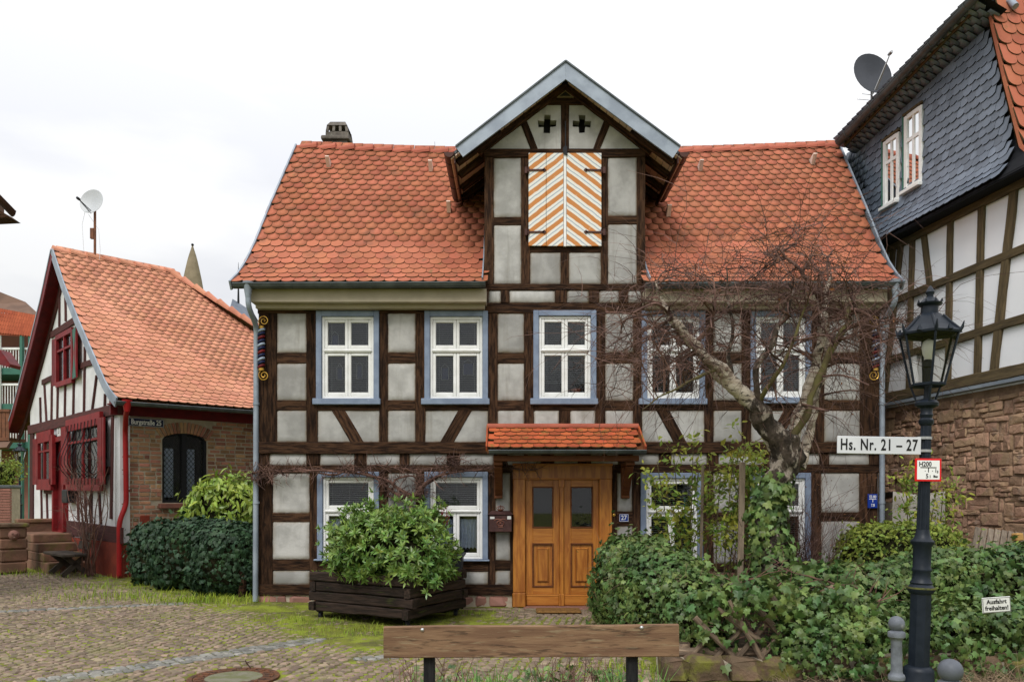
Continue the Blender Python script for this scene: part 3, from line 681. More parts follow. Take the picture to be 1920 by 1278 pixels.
# ---- ground storey
for a, b, y1 in ((483, 511, 1095), (580, 596, 1095), (711, 727, 1095), (780, 797, 1095), (915, 929, 1095), (1147, 1157, 1056), (1186, 1201, 1056), (1318, 1338, 1056), (1386, 1404, 1056), (1520, 1540, 1056), (1612, 1646, 1056)):
    ptimber('post', a, 886.5, b, y1, YG, False)
ptimber('post', 956.5, 886.5, 962.5, 1095, YG, False)
for a, b in ((511, 580), (727, 780)):
    ptimber('rail', a, 961, b, 978, YG, True, proud=-.004); ptimber('rail', a, 1048, b, 1069, YG, True, proud=-.004)
    for y0, y1 in ((886, 961), (978, 1048), (1069, 1095)): ppanel(a, y0, b, y1, YG)
for a, b in ((596, 711), (797, 915)):
    ptimber('rail', a, 1052, b, 1071, YG, True, proud=-.004); ppanel(a, 1071, b, 1095, YG)
ptimber('rail', 929, 1050, 956.5, 1069, YG, True, proud=-.004)
for y0, y1 in ((886, 1050), (1069, 1095)): ppanel(929, y0, 956.5, y1, YG)
ptimber('rail', 1157, 958, 1186, 986, YG, True, proud=-.002)
for y0, y1 in ((886, 958), (986, 1056)): ppanel(1157, y0, 1186, y1, YG)
for a, b in ((1338, 1386), (1540, 1612)):
    ptimber('rail', a, 960, b, 976.5, YG, True, proud=-.004)
    for y0, y1 in ((886, 960), (976.5, 1056)): ppanel(a, y0, b, y1, YG)
ptimber('sill_beam', 481, 1095, 962, 1115, YG, True, d=.2, proud=.02); ptimber('sill_beam', 1147, 1056, 1651, 1071, YG, True, d=.2, proud=.02)
# plinth of sandstone blocks
pm = MB(); pm.box(X_(484, YG), X_(960, YG), YG + .02, YG + .3, -.1, Z_(1114.8, YG)); pm.box(X_(1149, YG), X_(1648, YG), YG + .02, YG + .3, -.1, Z_(1070.8, YG))
pm.build('plinth', 'mortar', house)
prs = [proto_stone(1, 1, 1, i, .22, .35) for i in range(5)]
A = []; V = []
def plinth_run(pxa, pxb, pyt, rows):
    zt = Z_(pyt, YG); h = (zt + .02) / rows
    for j in range(rows):
        x = X_(pxa, YG) + (0 if j % 2 else -.02)
        while x < X_(pxb, YG) - .12:
            w = min(random.uniform(.16, .60), X_(pxb, YG) - x); z = zt - h * (j + .5)
            A.append(frame((w / 2 - .012, 0, 0), (0, .09, 0), (0, 0, h / 2 - .01), (x + w / 2, YG + .085 + random.uniform(-.012, .012), z))); V.append(random.randrange(5)); x += w
plinth_run(484, 960, 1115, 1); plinth_run(1149, 1648, 1071, 3)
pieces('plinth_stone', prs, A, V, 'plinth', house)

# ---- windows
def ring(m, x0, x1, z0, z1, w, yf, yb, ch=.005, wb=None):
    wb = wb or w
    m.box(x0, x0 + w, yf, yb, z0, z1, ch); m.box(x1 - w, x1, yf, yb, z0, z1, ch)
    m.box(x0 + w, x1 - w, yf, yb, z1 - w, z1, ch); m.box(x0 + w, x1 - w, yf, yb, z0, z0 + wb, ch)
def win(x0, y0, x1, y1, Y, style, sillh=.1, blind=1.0, cur=0.0, label=None):
    xa, xb, za, zb = X_(x0, Y), X_(x1, Y), Z_(y1, Y), Z_(y0, Y); cw = .088
    m = MB(); m.box(xa, xa + cw, Y - .028, Y + .1, za, zb, .006); m.box(xb - cw, xb, Y - .028, Y + .1, za, zb, .006); m.box(xa + cw, xb - cw, Y - .026, Y + .1, zb - cw, zb, .006)
    w = m.build('window', 'blue', house)
    if label: w['label'] = label
    m = MB(); m.box(xa - .05, xb + .025, Y - .065, Y + .1, za - sillh, za - .001, .008); m.build('sill', 'blue', w)
    fa, fb, ga, gb = xa + cw + .002, xb - cw - .002, za + .002, zb - cw - .002
    m = MB(); ring(m, fa, fb, ga, gb, .042, Y + .012, Y + .1); m.build('window_frame', 'white', w)
    zt = ga + (gb - ga) * .585; fa += .044; fb -= .044; ga += .044; gb -= .044
    m = MB(); m.box(fa, fb, Y + .002, Y + .1, zt - .032, zt + .032, .008); m.box(fa - .012, fb + .012, Y - .012, Y + .03, zt - .012, zt + .012, .005); m.build('transom', 'white', w)
    xm = (fa + fb) / 2; z1, z2 = zt - .034, zt + .034; yg = Y + .055
    cells = [(fa, xm - .002, ga, z1), (xm + .002, fb, ga, z1)]
    cells += [(fa, fb, z2, gb)] if style == 'G' else [(fa, xm - .002, z2, gb), (xm + .002, fb, z2, gb)]
    for (a, b, c, d) in cells:
        m = MB(); ring(m, a, b, c, d, .048, Y + .022, Y + .085, .008, .058); m.build('sash', 'white', w)
        p = MB(); p.box(a + .046, b - .046, yg, yg + .004, c + .056, d - .046); p.build('pane', 'glass', w)
    m = MB(); z = gb; n = 0
    while z > ga + (gb - ga) * (1 - blind):
        m.obox((xm, Y + .135, z), ((1, 0, 0), (0, .966, .259), (0, -.259, .966)), ((fb - fa) / 2 - .005, .0125, .0011)); z -= .031
    for q in (.12, .5, .88): m.box(fa + (fb - fa) * q, fa + (fb - fa) * q + .003, Y + .12, Y + .122, z + .03, gb)
    m.build('blind', 'blind', w)
    if cur:
        m = MB(); n = 40; zc = ga + .03; zd = ga + (z1 - ga) * cur
        for half in ((fa + .02, xm - .03), (xm + .03, fb - .02)):
            base = len(m.v)
            for i in range(n + 1):
                x = half[0] + (half[1] - half[0]) * i / n; yy = Y + .175 + .016 * math.sin(i * .9)
                m.v += [(x, yy, zc + .08 + .03 * abs(math.sin(i * .45))), (x, yy, zd)]
            for i in range(n): m.f.append((base + 2 * i, base + 2 * i + 2, base + 2 * i + 3, base + 2 * i + 1)); m.mi.append(0)
        m.build('curtain', 'curtain', w)
    # room behind, its shade put into near-black walls
    m = MB(); d = .9; e = .12
    m.add([(xa - e, Y + .2, za - e), (xb + e, Y + .2, za - e), (xb + e, Y + .2, zb + e), (xa - e, Y + .2, zb + e), (xa - e, Y + d, za - e), (xb + e, Y + d, za - e), (xb + e, Y + d, zb + e), (xa - e, Y + d, zb + e)],
          [(4, 5, 6, 7), (0, 1, 5, 4), (3, 7, 6, 2), (0, 4, 7, 3), (1, 2, 6, 5)])
    m.build('dark_room_back', 'dark', w)
    return w, (fa, fb, ga, gb, zt)
W1, g1 = win(593, 583, 711, 747, YU, 'U'); W2, g2 = win(796, 583, 915, 747, YU, 'U'); W3, g3 = win(1000, 582, 1118, 747, YU, 'U', blind=.82)
W4, g4 = win(1203, 583, 1322, 747, YU, 'U'); W5, g5 = win(1407, 583, 1521, 745, YU, 'U')
G1, _ = win(595, 884, 711, 1047, YG, 'G', .03, blind=.42, cur=.86); G2, _ = win(796, 884, 915, 1048, YG, 'G', .03, blind=.42, cur=.86)
G3, _ = win(1201, 886, 1318, 1047, YG, 'G', .05); G4, _ = win(1404, 886, 1520, 1046, YG, 'G', .05)
for (w, g, spots) in ((W1, g1, ((.2, .74, .11, .17), (.3, .3, .09, .2), (.73, .32, .09, .22))), (W2, g2, ((.25, .3, .12, .2), (.75, .36, .17, .2)))):
    for (u, v, a, b) in spots:           # little framed pictures hanging behind the panes
        cx = g[0] + (g[1] - g[0]) * u; cz = g[2] + (g[3] - g[2]) * v; m = MB()
        m.tube([(cx - a / 2, YU + .09, cz - b / 2), (cx + a / 2, YU + .09, cz - b / 2), (cx + a / 2, YU + .09, cz + b / 2), (cx, YU + .09, cz + b / 2 + .06), (cx - a / 2, YU + .09, cz + b / 2), (cx - a / 2, YU + .09, cz - b / 2)], .0035, 4)
        m.box(cx - a / 2 + .01, cx + a / 2 - .01, YU + .089, YU + .093, cz - b / 2 + .01, cz + b / 2 - .01, mi=1)
        m.build('hanging_picture', ['blind', 'sign_n'], w)
pot = thing('flower_pot', 'terracotta pot behind the upstairs window above the door canopy', 'flower pot', (g3[0] + .58, YU + .22, g3[2] - .02))
m = MB(); m.lathe([(.05, 0), (.075, .13), (.085, .13), (.085, .16), (.07, .16), (.065, .12)], (g3[0] + .58, YU + .22, g3[2] - .02), 14); m.build('pot', 'ridge', pot, smooth=40)
m = MB()
for i in range(26):
    a = random.uniform(0, 6.3); b = random.uniform(.05, .2)
    m.add([Vector(v) * .1 + Vector((g3[0] + .58 + b * .4 * math.cos(a), YU + .22 + b * .4 * math.sin(a), g3[2] + .13 + b * .5)) for v in leaf_simple(1, .5).v], leaf_simple().f)
m.build('foliage', 'ivy_d', pot)

# ---- interior core and side walls so that nothing shows through
PR = [(12.60, 5.15), (12.92, 5.375), (13.25, 5.665), (13.65, 6.115), (14.4, 7.06), (15.2, 8.02), (15.78, 8.72)]
XL = lambda Y: -4.44 + .19 * (Y - 12.6) / 3.2
XR = lambda Y: 6.17 + .29 * (Y - 12.6) / 3.2
YR, ZR = PR[-1]
def sag(x, y): return .15 * max(0, 1 - ((x - .98) / 5.35) ** 2) * max(0, (YR - abs(y - YR) - 12.9) / 2.88)
def prz(Y):
    if Y > YR: Y = 2 * YR - Y
    for (a, b), (c, d) in zip(PR, PR[1:]):
        if Y <= c: return b + (d - b) * (Y - a) / (c - a)
    return ZR
m = MB(); m.box(-4.05, 5.9, 13.95, 18.5, 0, 5.0); m.build('inner_wall', 'dark', house)
for x0, x1 in ((-4.15, -4.06), (5.91, 6.0)):
    poly = [(x0, 13.06, 0), (x0, 18.55, 0)] + [(x0, y, prz(y) - .06) for y in (18.55, 17.6, 16.6, YR, 15.2, 14.4, 13.65, 13.06)]
    m = MB(); m.prism(poly, (x1 - x0, 0, 0)); m.build('side_wall', 'plaster', house)
m = MB(); m.box(-4.1, 5.95, 18.45, 18.55, 0, 5.2); m.build('rear_wall', 'plaster', house)

# ---- roof: deck, verges, tiles
DX0, DX1 = X_(908, YU), X_(1210, YU); DXC = (DX0 + DX1) / 2
DAP, DTAN = 8.60, 0.772                                   # dormer roof apex height and slope
roof_m = MB()
def strip(m, xa, xb, prof, off=-.035):
    n = 10; b = len(m.v)
    for (y, z) in prof:
        for k in range(n + 1): x = xa(y) + (xb(y) - xa(y)) * k / n; m.v.append((x, y, z + off - sag(x, y)))
    for i in range(len(prof) - 1):
        for k in range(n): q = b + i * (n + 1) + k; m.f.append((q, q + 1, q + n + 2, q + n + 1)); m.mi.append(0)
back = [(2 * YR - y, z) for y, z in reversed(PR)]
strip(roof_m, XL, lambda y: DX0 - .005, PR); strip(roof_m, lambda y: DX1 + .005, XR, PR)
strip(roof_m, lambda y: DX0 - .005, lambda y: DX1 + .005, [(13.2, prz(13.2))] + PR[3:]); strip(roof_m, XL, XR, back)
roof = roof_m.build('roof', 'timber', house, origin=(0.9, 15.5, 5.1))
for f, sg in ((XL, -1), (XR, 1)):
    m = MB(); pts = PR + back[1:]
    for (a, b), (c, d) in zip(pts, pts[1:]):
        p0, p1 = Vector((f(min(a, 2 * YR - a)) + sg * .012, a, b - .02)), Vector((f(min(c, 2 * YR - c)) + sg * .012, c, d - .02))
        m.beam(p0, p1, .15, .03, (0, -(d - b), (c - a)))
    m.build('verge_trim', 'zinc', roof)
def slope_frames(prof3, h, smin, smax, tw, ex, tilt=.085, lift=.0, skip=None, jit=.004, stagger=True):
    """prof3: polyline of 3D points from eaves up (at s=0); h: unit vector along the eaves"""
    P = [Vector(p) for p in prof3]; h = Vector(h); out = []
    seg = [(b - a).length for a, b in zip(P, P[1:])]; tot = sum(seg); v = 0.0; row = 0
    while v < tot - ex * .25:
        acc = 0
        for k, L in enumerate(seg):
            if v <= acc + L + 1e-6: break
            acc += L
        p = P[k] + (P[k + 1] - P[k]) * ((v - acc) / seg[k])
        # direction averaged along the length of the tile
        v2 = min(tot, v + ex * 1.5); acc2 = 0
        for k2, L2 in enumerate(seg):
            if v2 <= acc2 + L2 + 1e-6: break
            acc2 += L2
        q = P[k2] + (P[k2 + 1] - P[k2]) * ((v2 - acc2) / seg[k2])
        u = (q - p).normalized(); n = h.cross(u).normalized()
        u2 = (u * math.cos(tilt) - n * math.sin(tilt)).normalized(); n2 = h.cross(u2)
        s = smin(v) + (tw / 2 if (row % 2 and stagger) else 0)
        while s < smax(v) + .01:
            pos = p + h * s + n * (.03 + lift)
            if skip is None or not skip(pos):
                a = random.uniform(-.012, .012); hh = h * math.cos(a) + u2 * math.sin(a); uu = h.cross(u2).cross(hh)
                pos = pos + u * random.uniform(-jit, jit) + n * random.uniform(0, jit * .7)
                out.append(frame(hh, uu, n2, pos))
            s += tw
        v += ex; row += 1
    return out
TW, EX = .205, .186
tile_p = proto_tile(TW - .006, .36, .019)
def skip_main(p):
    if DX0 - .01 < p.x < DX1 + .01:
        return p.z < DAP - abs(p.x - DXC) * DTAN + .12
    return False
P3 = [(0, y, z) for y, z in PR]
def yv(v):
    acc = 0
    for a, b in zip(PR, PR[1:]):
        L = math.dist(a, b)
        if v <= acc + L: return a[0] + (b[0] - a[0]) * (v - acc) / L
        acc += L
    return YR
def sagged(A):
    for f in A: f[2, 3] -= sag(f[0, 3], f[1, 3])
    return A
A = slope_frames(P3, (1, 0, 0), lambda v: XL(yv(v)) + .06, lambda v: XR(yv(v)) - .05, TW, EX, skip=skip_main)
sagged(A)
pieces('roof_tile', tile_p, A, None, ['tile', 'tile_rim'], roof, 300, 'roof_tile_field')
# top course is longer, then ridge tiles
rp = MB(); n = 8
for (x, r) in ((0, .140), (.06, .126), (.40, .088)):
    for k in range(n + 1):
        a = math.pi * k / n * 1.1 - .157; rp.v.append((x, -r * math.cos(a), r * math.sin(a) * .92))
for i in range(2):
    for k in range(n): rp.f.append((i * (n + 1) + k, (i + 1) * (n + 1) + k, (i + 1) * (n + 1) + k + 1, i * (n + 1) + k + 1)); rp.mi.append(0)
rp.f.append(tuple(range(n + 1))); rp.mi.append(0)
A = []; x = XL(YR) + .02
while x < XR(YR) - .3:
    t = .05 * (1 if x > DXC else -1)
    if x > DXC: fr = frame((-math.cos(.05), 0, -math.sin(.05)), (0, -1, 0), (-math.sin(.05), 0, math.cos(.05)), (x + .39, YR, ZR - .02))
    else: fr = frame((math.cos(.05), 0, -math.sin(.05)), (0, 1, 0), (math.sin(.05), 0, math.cos(.05)), (x, YR, ZR - .02))
    # raised lip points to the middle on both halves
    if x <= DXC: fr = frame((-math.cos(.05), 0, -math.sin(.05)), (0, -1, 0), (-math.sin(.05), 0, math.cos(.05)), (x + .39, YR, ZR - .02))
    A.append(fr); x += .37
sagged(A)
pieces('ridge_tile', rp, A, None, 'ridge', roof)
# snow-guard hooks of clay
hk = MB(); hk.prism([(-.012, 0, 0), (-.012, .05, 0), (-.012, .09, .15), (-.012, .06, .19), (-.012, -.02, .03)], (.024, 0, 0))
hk2 = MB(); hk2.prism([(-.035, -.04, 0), (-.035, .14, 0), (-.035, .12, .02), (-.035, .03, .20), (-.035, -.0, .20)], (.07, 0, 0))
def on_roof(px, py):                          # where the picture ray meets the main roof
    r = ray(px, py); lo, hi = 12.6, YR
    for _ in range(40):
        mid = (lo + hi) / 2
        if CAMZ + r.z * mid > prz(mid): lo = mid
        else: hi = mid
    return Vector((r.x * lo, lo, prz(lo) - sag(r.x * lo, lo)))
for (px, py) in ((617, 313), (808, 315), (842, 395), (1312, 314), (1522, 309), (1252, 402)):
    p = on_roof(px, py); u = Vector((0, .62, .78)); n = Vector((0, -.78, .62))
    M4 = Matrix(frame((1, 0, 0), u, n, p + n * .05).tolist())
    hk2.build('roof_hook', 'soffit', roof, matrix=M4)

# ---- boxed eaves, gutters, downpipes
def gutter(name, p0, p1, r, mt, parent, brackets=0):
    p0, p1 = Vector(p0), Vector(p1); X = (p1 - p0).normalized(); S = X.cross(Vector((0, 0, 1))).normalized(); m = MB(); n = 10
    for p in (p0, p1):
        for rr in (r, r - .006):
            for k in range(n + 1):
                a = math.pi * k / n; m.v.append(tuple(p + S * (rr * math.cos(a)) - Vector((0, 0, 1)) * (rr * math.sin(a))))
    c = n + 1
    for k in range(n):
        m.f += [(k, k + 1, 2 * c + k + 1, 2 * c + k), (c + k + 1, c + k, 3 * c + k, 3 * c + k + 1)]; m.mi += [0, 0]
    for off in (0, 2 * c):
        m.f.append(tuple(off + k for k in range(n + 1))); m.mi.append(0)
    m.tube([p0 + S * r, p1 + S * r], .012, 6); m.tube([p0 - S * r, p1 - S * r], .010, 6)
    L = (p1 - p0).length; k = .3
    while brackets and k < L:
        pts = [p0 + X * k + S * ((r + .004) * math.cos(math.pi * i / 8)) - Vector((0, 0, 1)) * ((r + .004) * math.sin(math.pi * i / 8)) for i in range(9)]
        m.tube(pts, .008, 4); k += brackets
    return m.build(name, mt, parent, smooth=50)
for (pa, pb) in ((438, 910), (1209, 1690)):
    xa, xb = X_(pa, 12.54), X_(pb, 12.54)
    gutter('gutter', (xa, 12.54, Z_(533, 12.54)), (xb, 12.54, Z_(531, 12.54)), .068, 'zinc_d', house, .62)
    xa2, xb2 = (X_(470, 12.66), X_(912, 12.66)) if pa < 900 else (X_(1210, 12.66), X_(1664, 12.66))
    m = MB(); m.box(xa2, xb2, 12.66, 12.95, Z_(566, 12.66), Z_(541, 12.66), .006); m.build('eaves_board', 'beige', house)
    m = MB(); m.box(xa2 + .03, xb2 - .03, 12.80, 12.94, Z_(577.5, 12.80), Z_(566, 12.66) - .002, .006); m.build('eaves_board', 'beige', house)
def pipe(name, pts, r, mt, parent, funnel=True, n=12, collars=()):
    m = MB(); m.tube(pts, r, n)
    if funnel:
        p = Vector(pts[0]); m.lathe([(r, -.10), (r * 1.25, -.04), (r * 1.75, .10), (r * 1.9, .12), (r * 1.9, .14), (r * 1.6, .14)], p + Vector((0, 0, .06)), n)
    for z in collars:
        p = Vector(pts[-2]); m.lathe([(r + .009, -.02), (r + .009, .02)], (p.x, p.y, z), n)
    return m.build(name, mt, parent, smooth=50)
def bend(pts, n=5):                         # round the corners of a polyline
    P = [Vector(p) for p in pts]; out = [P[0]]
    for i in range(1, len(P) - 1):
        a, b, c = P[i - 1], P[i], P[i + 1]; k = min(.14, (b - a).length * .45, (c - b).length * .45)
        s, e = b + (a - b).normalized() * k, b + (c - b).normalized() * k
        for j in range(n + 1):
            t = j / n; out.append(s * (1 - t) ** 2 + b * 2 * t * (1 - t) + e * t * t)
    return out + [P[-1]]
dp = bend([at(465, 552, 12.54), at(466, 575, 12.56), at(481, 612, 12.88), at(480.5, 640, 12.93), Vector((X_(479, 12.93), 12.93, .1))])
pipe('downpipe', dp, .043, 'zinc', house, True, 12, (3.3, 1.7))
dp = bend([at(1679, 548, 12.54), at(1678, 566, 12.56), at(1656, 606, 12.9), at(1654, 640, 12.93), Vector((X_(1654, 12.93), 12.93, .1))])
pipe('downpipe', dp, .043, 'zinc', house, True, 12, (3.3, 1.7))

# ---- chimney
cx0, cx1, cy = X_(609, 16.4), X_(651, 16.4), 16.4
m = MB(); m.box(cx0 - .0, cx1 + .0, cy, cy + .5, 8.0, Z_(262, cy)); ch = m.build('chimney', 'chimney', house)
m = MB(); m.box(cx0 - .07, cx1 + .05, cy - .06, cy + .56, Z_(263, cy), Z_(255, cy), .02); m.build('chimney_slab', 'chimney', ch)
zb_, zt_ = Z_(255, cy), Z_(225, cy); cxm = (cx0 + cx1) / 2 + .02
m = MB(); w0, w1 = .235, .155
zmid = zb_ + .09; zm2 = zb_ + .22
m.box(cxm - w0, cxm + w0, cy - .01, cy + .46, zb_, zmid, .01)
for q in (-.205, -.07, .07, .205):
    m.beam((cxm + q, cy + .01, zmid), (cxm + q * .9, cy + .03, zm2), .05, .05, (1, 0, 0)); m.beam((cxm + q, cy + .44, zmid), (cxm + q * .9, cy + .42, zm2), .05, .05, (1, 0, 0))
m.box(cxm - .19, cxm + .19, cy + .2, cy + .25, zmid, zm2)
b = [(-.21, -.01), (.21, -.01), (.21, .46), (-.21, .46)]; t = [(-w1, .08), (w1, .08), (w1, .38), (-w1, .38)]
m.add([(cxm + x, cy + y, zm2) for x, y in b] + [(cxm + x, cy + y, zt_) for x, y in t], [(3, 2, 1, 0), (4, 5, 6, 7)] + [(i, (i + 1) % 4, 4 + (i + 1) % 4, 4 + i) for i in range(4)])
m.build('chimney_cowl', 'chimney', ch)
m = MB(); m.tube([(X_(818, 16.2), 16.2, 8.6), (X_(815, 16.2), 16.2, Z_(266, 16.2))], .006, 5); m.build('antenna_rod', 'steel', house)

# ---- dormer
dp = house
for (a, b) in ((908, 926), (1194, 1210)): ptimber('dormer_post', a, 282, b, 544, YU, False)
for (a, b) in ((977, 994), (1126.5, 1140)): ptimber('dormer_post', a, 296, b, 532, YU, False, proud=-.003)
ptimber('tie_beam', 908, 279, 1210, 295, YU, True, proud=.012)
ptimber('dormer_sill', 908, 532, 1210, 544, YU, True, proud=.012)
for (a, b, y0, y1) in ((926, 977, 296, 407), (926, 977, 421.5, 532), (1140, 1194, 295, 404), (1140, 1194, 420, 532), (994, 1051, 473, 532), (1067, 1126.5, 473, 532)): ppanel(a, y0, b, y1, YU)
ptimber('rail', 926, 407, 977, 421.5, YU, True, proud=-.003); ptimber('rail', 1140, 404, 1194, 420, YU, True, proud=-.003)
ptimber('rail', 994, 462.5, 1126.5, 473, YU, True, proud=-.002); ptimber('dormer_post', 1051, 473.5, 1067, 532, YU, False, proud=-.003)
jd = [(910, 916), (939, 955), (1041, 1063), (1104, 1123), (1160, 1178), (1203, 1209)]
for i, (a, b) in enumerate(jd):
    ptimber('joist_end', a, 544.5, b, 567, YU, False, d=.2, proud=.02)
    if i + 1 < len(jd): ppanel(b, 544, jd[i + 1][0], 567, YU, bulge=.03)
# gable field with two cross-shaped openings
yb_ = YU + .012
def P2(px, py): return (X_(px, YU), Z_(py, YU))
bm = bmesh.new()
def loop(pts):
    vs = [bm.verts.new((x, yb_, z)) for x, z in pts]
    return [bm.edges.new((vs[i], vs[(i + 1) % len(vs)])) for i in range(len(vs))]
E = loop([P2(905, 282), P2(1213, 282), P2(1066, 160), P2(1054, 160)])
crs = []
for (cx_, cy_) in ((1026, 231.7), (1091.6, 231.7)):
    a, b = 17, 6; q = [(-b, -a), (b, -a), (b, -b), (a, -b), (a, b), (b, b), (b, a), (-b, a), (-b, b), (-a, b), (-a, -b), (-b, -b)]
    pts = [P2(cx_ + u + random.uniform(-1, 1), cy_ + v + random.uniform(-1, 1)) for u, v in q]; crs.append(pts); E += loop(pts)
bmesh.ops.triangle_fill(bm, edges=E, use_beauty=True, normal=(0, -1, 0))
me = bpy.data.meshes.new('gable_infill'); 
m = MB(); bm.verts.ensure_lookup_table(); bm.verts.index_update()
m.add([v.co[:] for v in bm.verts], [tuple(v.index for v in f.verts) for f in bm.faces]); bm.free()
bpy.data.meshes.remove(me)
for pts in crs:
    n = len(pts); b = len(m.v); m.v += [(x, yb_, z) for x, z in pts] + [(x, yb_ + .16, z) for x, z in pts]
    for i in range(n): m.f.append((b + i, b + (i + 1) % n, b + n + (i + 1) % n, b + n + i)); m.mi.append(0)
m.build('gable_infill', 'plaster', house)
m = MB(); m.box(X_(990, YU), X_(1130, YU), YU + .3, YU + .35, Z_(275, YU), Z_(190, YU)); m.build('dormer_dark_back', 'dark', house)  # dark board added behind the crosses, stands in for loft shade
ptimber('king_post', 1051.7, 197, 1067, 279, YU, False, proud=.002)
ptimber('collar', 1012, 184, 1110, 197, YU, True, proud=.006)
pbrace(980, 224, 1002, 280, 13, YU, proud=.004); pbrace(1141, 222, 1118, 280, 13, YU, proud=.004)
m = MB(); tri = [(1042, 184), (1060, 170.5), (1077, 184)]; tri2 = [(1049, 182.5), (1060, 174), (1070, 182.5)]
m.prism([(X_(a, YU), YU - .035, Z_(b, YU)) for a, b in tri], (0, .03, 0)); g_ = m.build('vent_surround', 'stake', house)
m = MB(); m.prism([(X_(a, YU), YU - .040, Z_(b, YU)) for a, b in tri2], (0, .003, 0)); m.build('dark_vent_plate', 'dark', g_)  # dark plate on the surround, painted shade in place of an opening
for sg, (a, b) in ((-1, (1061, 897)), (1, (1059.5, 1222))):
    p0, p1 = at(a, 160, YU), at(b, 284, YU); p0.y = p1.y = YU + .02
    timber('gable_rafter', p0, p1, .15, .13, house)
# dormer roof: deck slabs, soffit boards, rafter tails, fascia, gutters
Yf, Yb = 12.52, 15.75
ax, az = DXC, DAP; hw = 1.80
for sg in (-1, 1):
    ex_, ez_ = ax + sg * hw, az - hw * DTAN
    m = MB(); nx, nz = sg * .61, .79
    poly = [(ax, Yf, az - .005), (ex_, Yf, ez_ - .005), (ex_, Yf, ez_ - .055), (ax, Yf, az - .055)]
    m.prism([(x, y + .04, z) for x, y, z in poly], (0, Yb - Yf, 0)); m.build('dormer_roof', 'zinc_d', house)
    # fascia sheet, traced on its own plane
    pts = [(1060.6, 116), (854.5, 276), (868, 294), (1060.6, 148.6)] if sg < 0 else [(1060.8, 116), (1275.5, 276), (1261.5, 296), (1060.8, 148.6)]
    m = MB(); m.prism([tuple(at(a, b, Yf)) for a, b in pts], (0, .035, 0)); m.build('barge_board', 'zinc', house)
    pe = [at(a, b, Yf) for a, b in pts[:2]]
    m = MB(); m.beam(pe[0] + Vector((0, .02, .012)), pe[1] + Vector((0, .02, .012)), .022, .09, (0, 0, 1)); m.build('verge_trim', 'zinc_d', house)
    # soffit boards
    d = Vector((sg, 0, -DTAN)).normalized(); L = math.hypot(hw, hw * DTAN); s = .06
    nrm_ = Vector((sg * DTAN, 0, 1)).normalized()
    while s < L - .03:
        c = Vector((ax, 0, az - .082)) + d * (s + .065); c.y = (Yf + .04 + 14.35) / 2
        m = MB(); m.obox(c, (d, (0, 1, 0), nrm_), (.062, (14.35 - Yf - .04) / 2, .009), .003); m.build('soffit_board', 'soffit', house)
        s += .132
    # rafter tails under the side overhang
    for yy in (12.72, 13.22, 13.78, 14.2):
        a0 = Vector((ax + sg * (hw - .75), yy, az - (hw - .75) * DTAN - .16)); a1 = Vector((ax + sg * (hw - .07), yy, az - (hw - .07) * DTAN - .15))
        timber('rafter_tail', a0, a1, .11, .10, house, nrm=(0, -1, 0))
    gx = ax + sg * (hw + .045)
    gutter('dormer_gutter', (gx, Yf - .02, ez_ - .02), (gx, 14.42, ez_ - .03), .075, 'copper', house, .5)
    m = MB(); m.box(gx - .008 - sg * .085, gx + .008 - sg * .085, Yf + .04, 14.4, ez_ - .17, ez_ - .02); m.build('dormer_fascia', 'copper', house)
    # cheek wall
    x0 = DX0 if sg < 0 else DX1
    m = MB(); m.prism([(x0 + sg * -.05, YU + .13, 5.3), (x0 + sg * -.05, 14.7, 7.2), (x0 + sg * -.05, 14.7, az - 1.3 * DTAN - .08), (x0 + sg * -.05, YU + .13, az - 1.3 * DTAN - .08)], (sg * .04, 0, 0)); m.build('dormer_cheek', 'timber', house)
    m = MB(); p = [Vector((x0 + sg * .02, y, prz(y) + .05)) for y in (12.62, 12.95, 13.3, 13.7, 14.4)]
    for a_, b_ in zip(p, p[1:]): m.beam(a_, b_, .10, .02, (0, 0, 1))
    m.build('flashing', 'zinc', house)
# painted shutters
def stripes(name, sg):
    mm = bpy.data.materials.new(name); mm.use_nodes = True; nt = mm.node_tree; L = nt.links; b = nt.nodes['Principled BSDF']
    g = nt.nodes.new('ShaderNodeNewGeometry'); sp = nt.nodes.new('ShaderNodeSeparateXYZ'); L.new(g.outputs['Position'], sp.inputs[0])
    def mth(op, a, bb=None):
        q = nt.nodes.new('ShaderNodeMath'); q.operation = op
        for i, v in enumerate((a, bb)):
            if v is None: continue
            if isinstance(v, (int, float)): q.inputs[i].default_value = v
            else: L.new(v, q.inputs[i])
        return q.outputs[0]
    wob = mth('MULTIPLY', mth('SUBTRACT', _noise(nt, g.outputs['Position'], 6, 3), .5), .035)
    # bands climb towards the middle joint of the two leaves
    t = mth('ADD', mth('ADD', mth('MULTIPLY', sp.outputs['X'], sg * .76), sp.outputs['Z']), wob)
    f = mth('FRACT', mth('ADD', mth('DIVIDE', t, .203), 20.35))
    org = mth('LESS_THAN', f, .43)
    blu = mth('LESS_THAN', mth('ABSOLUTE', mth('SUBTRACT', f, .715)), .05)
    wear = _ramp(nt, _noise(nt, g.outputs['Position'], 9, 6, .7), .60, .70)
    wear2 = _ramp(nt, _noise(nt, g.outputs['Position'], 30, 4, .7), .58, .66)
    c = _mix(nt, org, (.74, .72, .66), _mix(nt, _noise(nt, g.outputs['Position'], 3, 4), (.58, .225, .045), (.49, .18, .045)))
    c = _mix(nt, blu, c, (.33, .40, .47))
    k = mth('MULTIPLY', mth('MULTIPLY', wear, org), .7); c = _mix(nt, k, c, (.66, .42, .27))
    c = _mix(nt, mth('MULTIPLY', wear2, .25), c, (.45, .40, .34))
    L.new(c, b.inputs['Base Color']); b.inputs['Roughness'].default_value = .7
    return mm
SH = {-1: stripes('striped_paint_rising', -1), 1: stripes('striped_paint_falling', 1)}
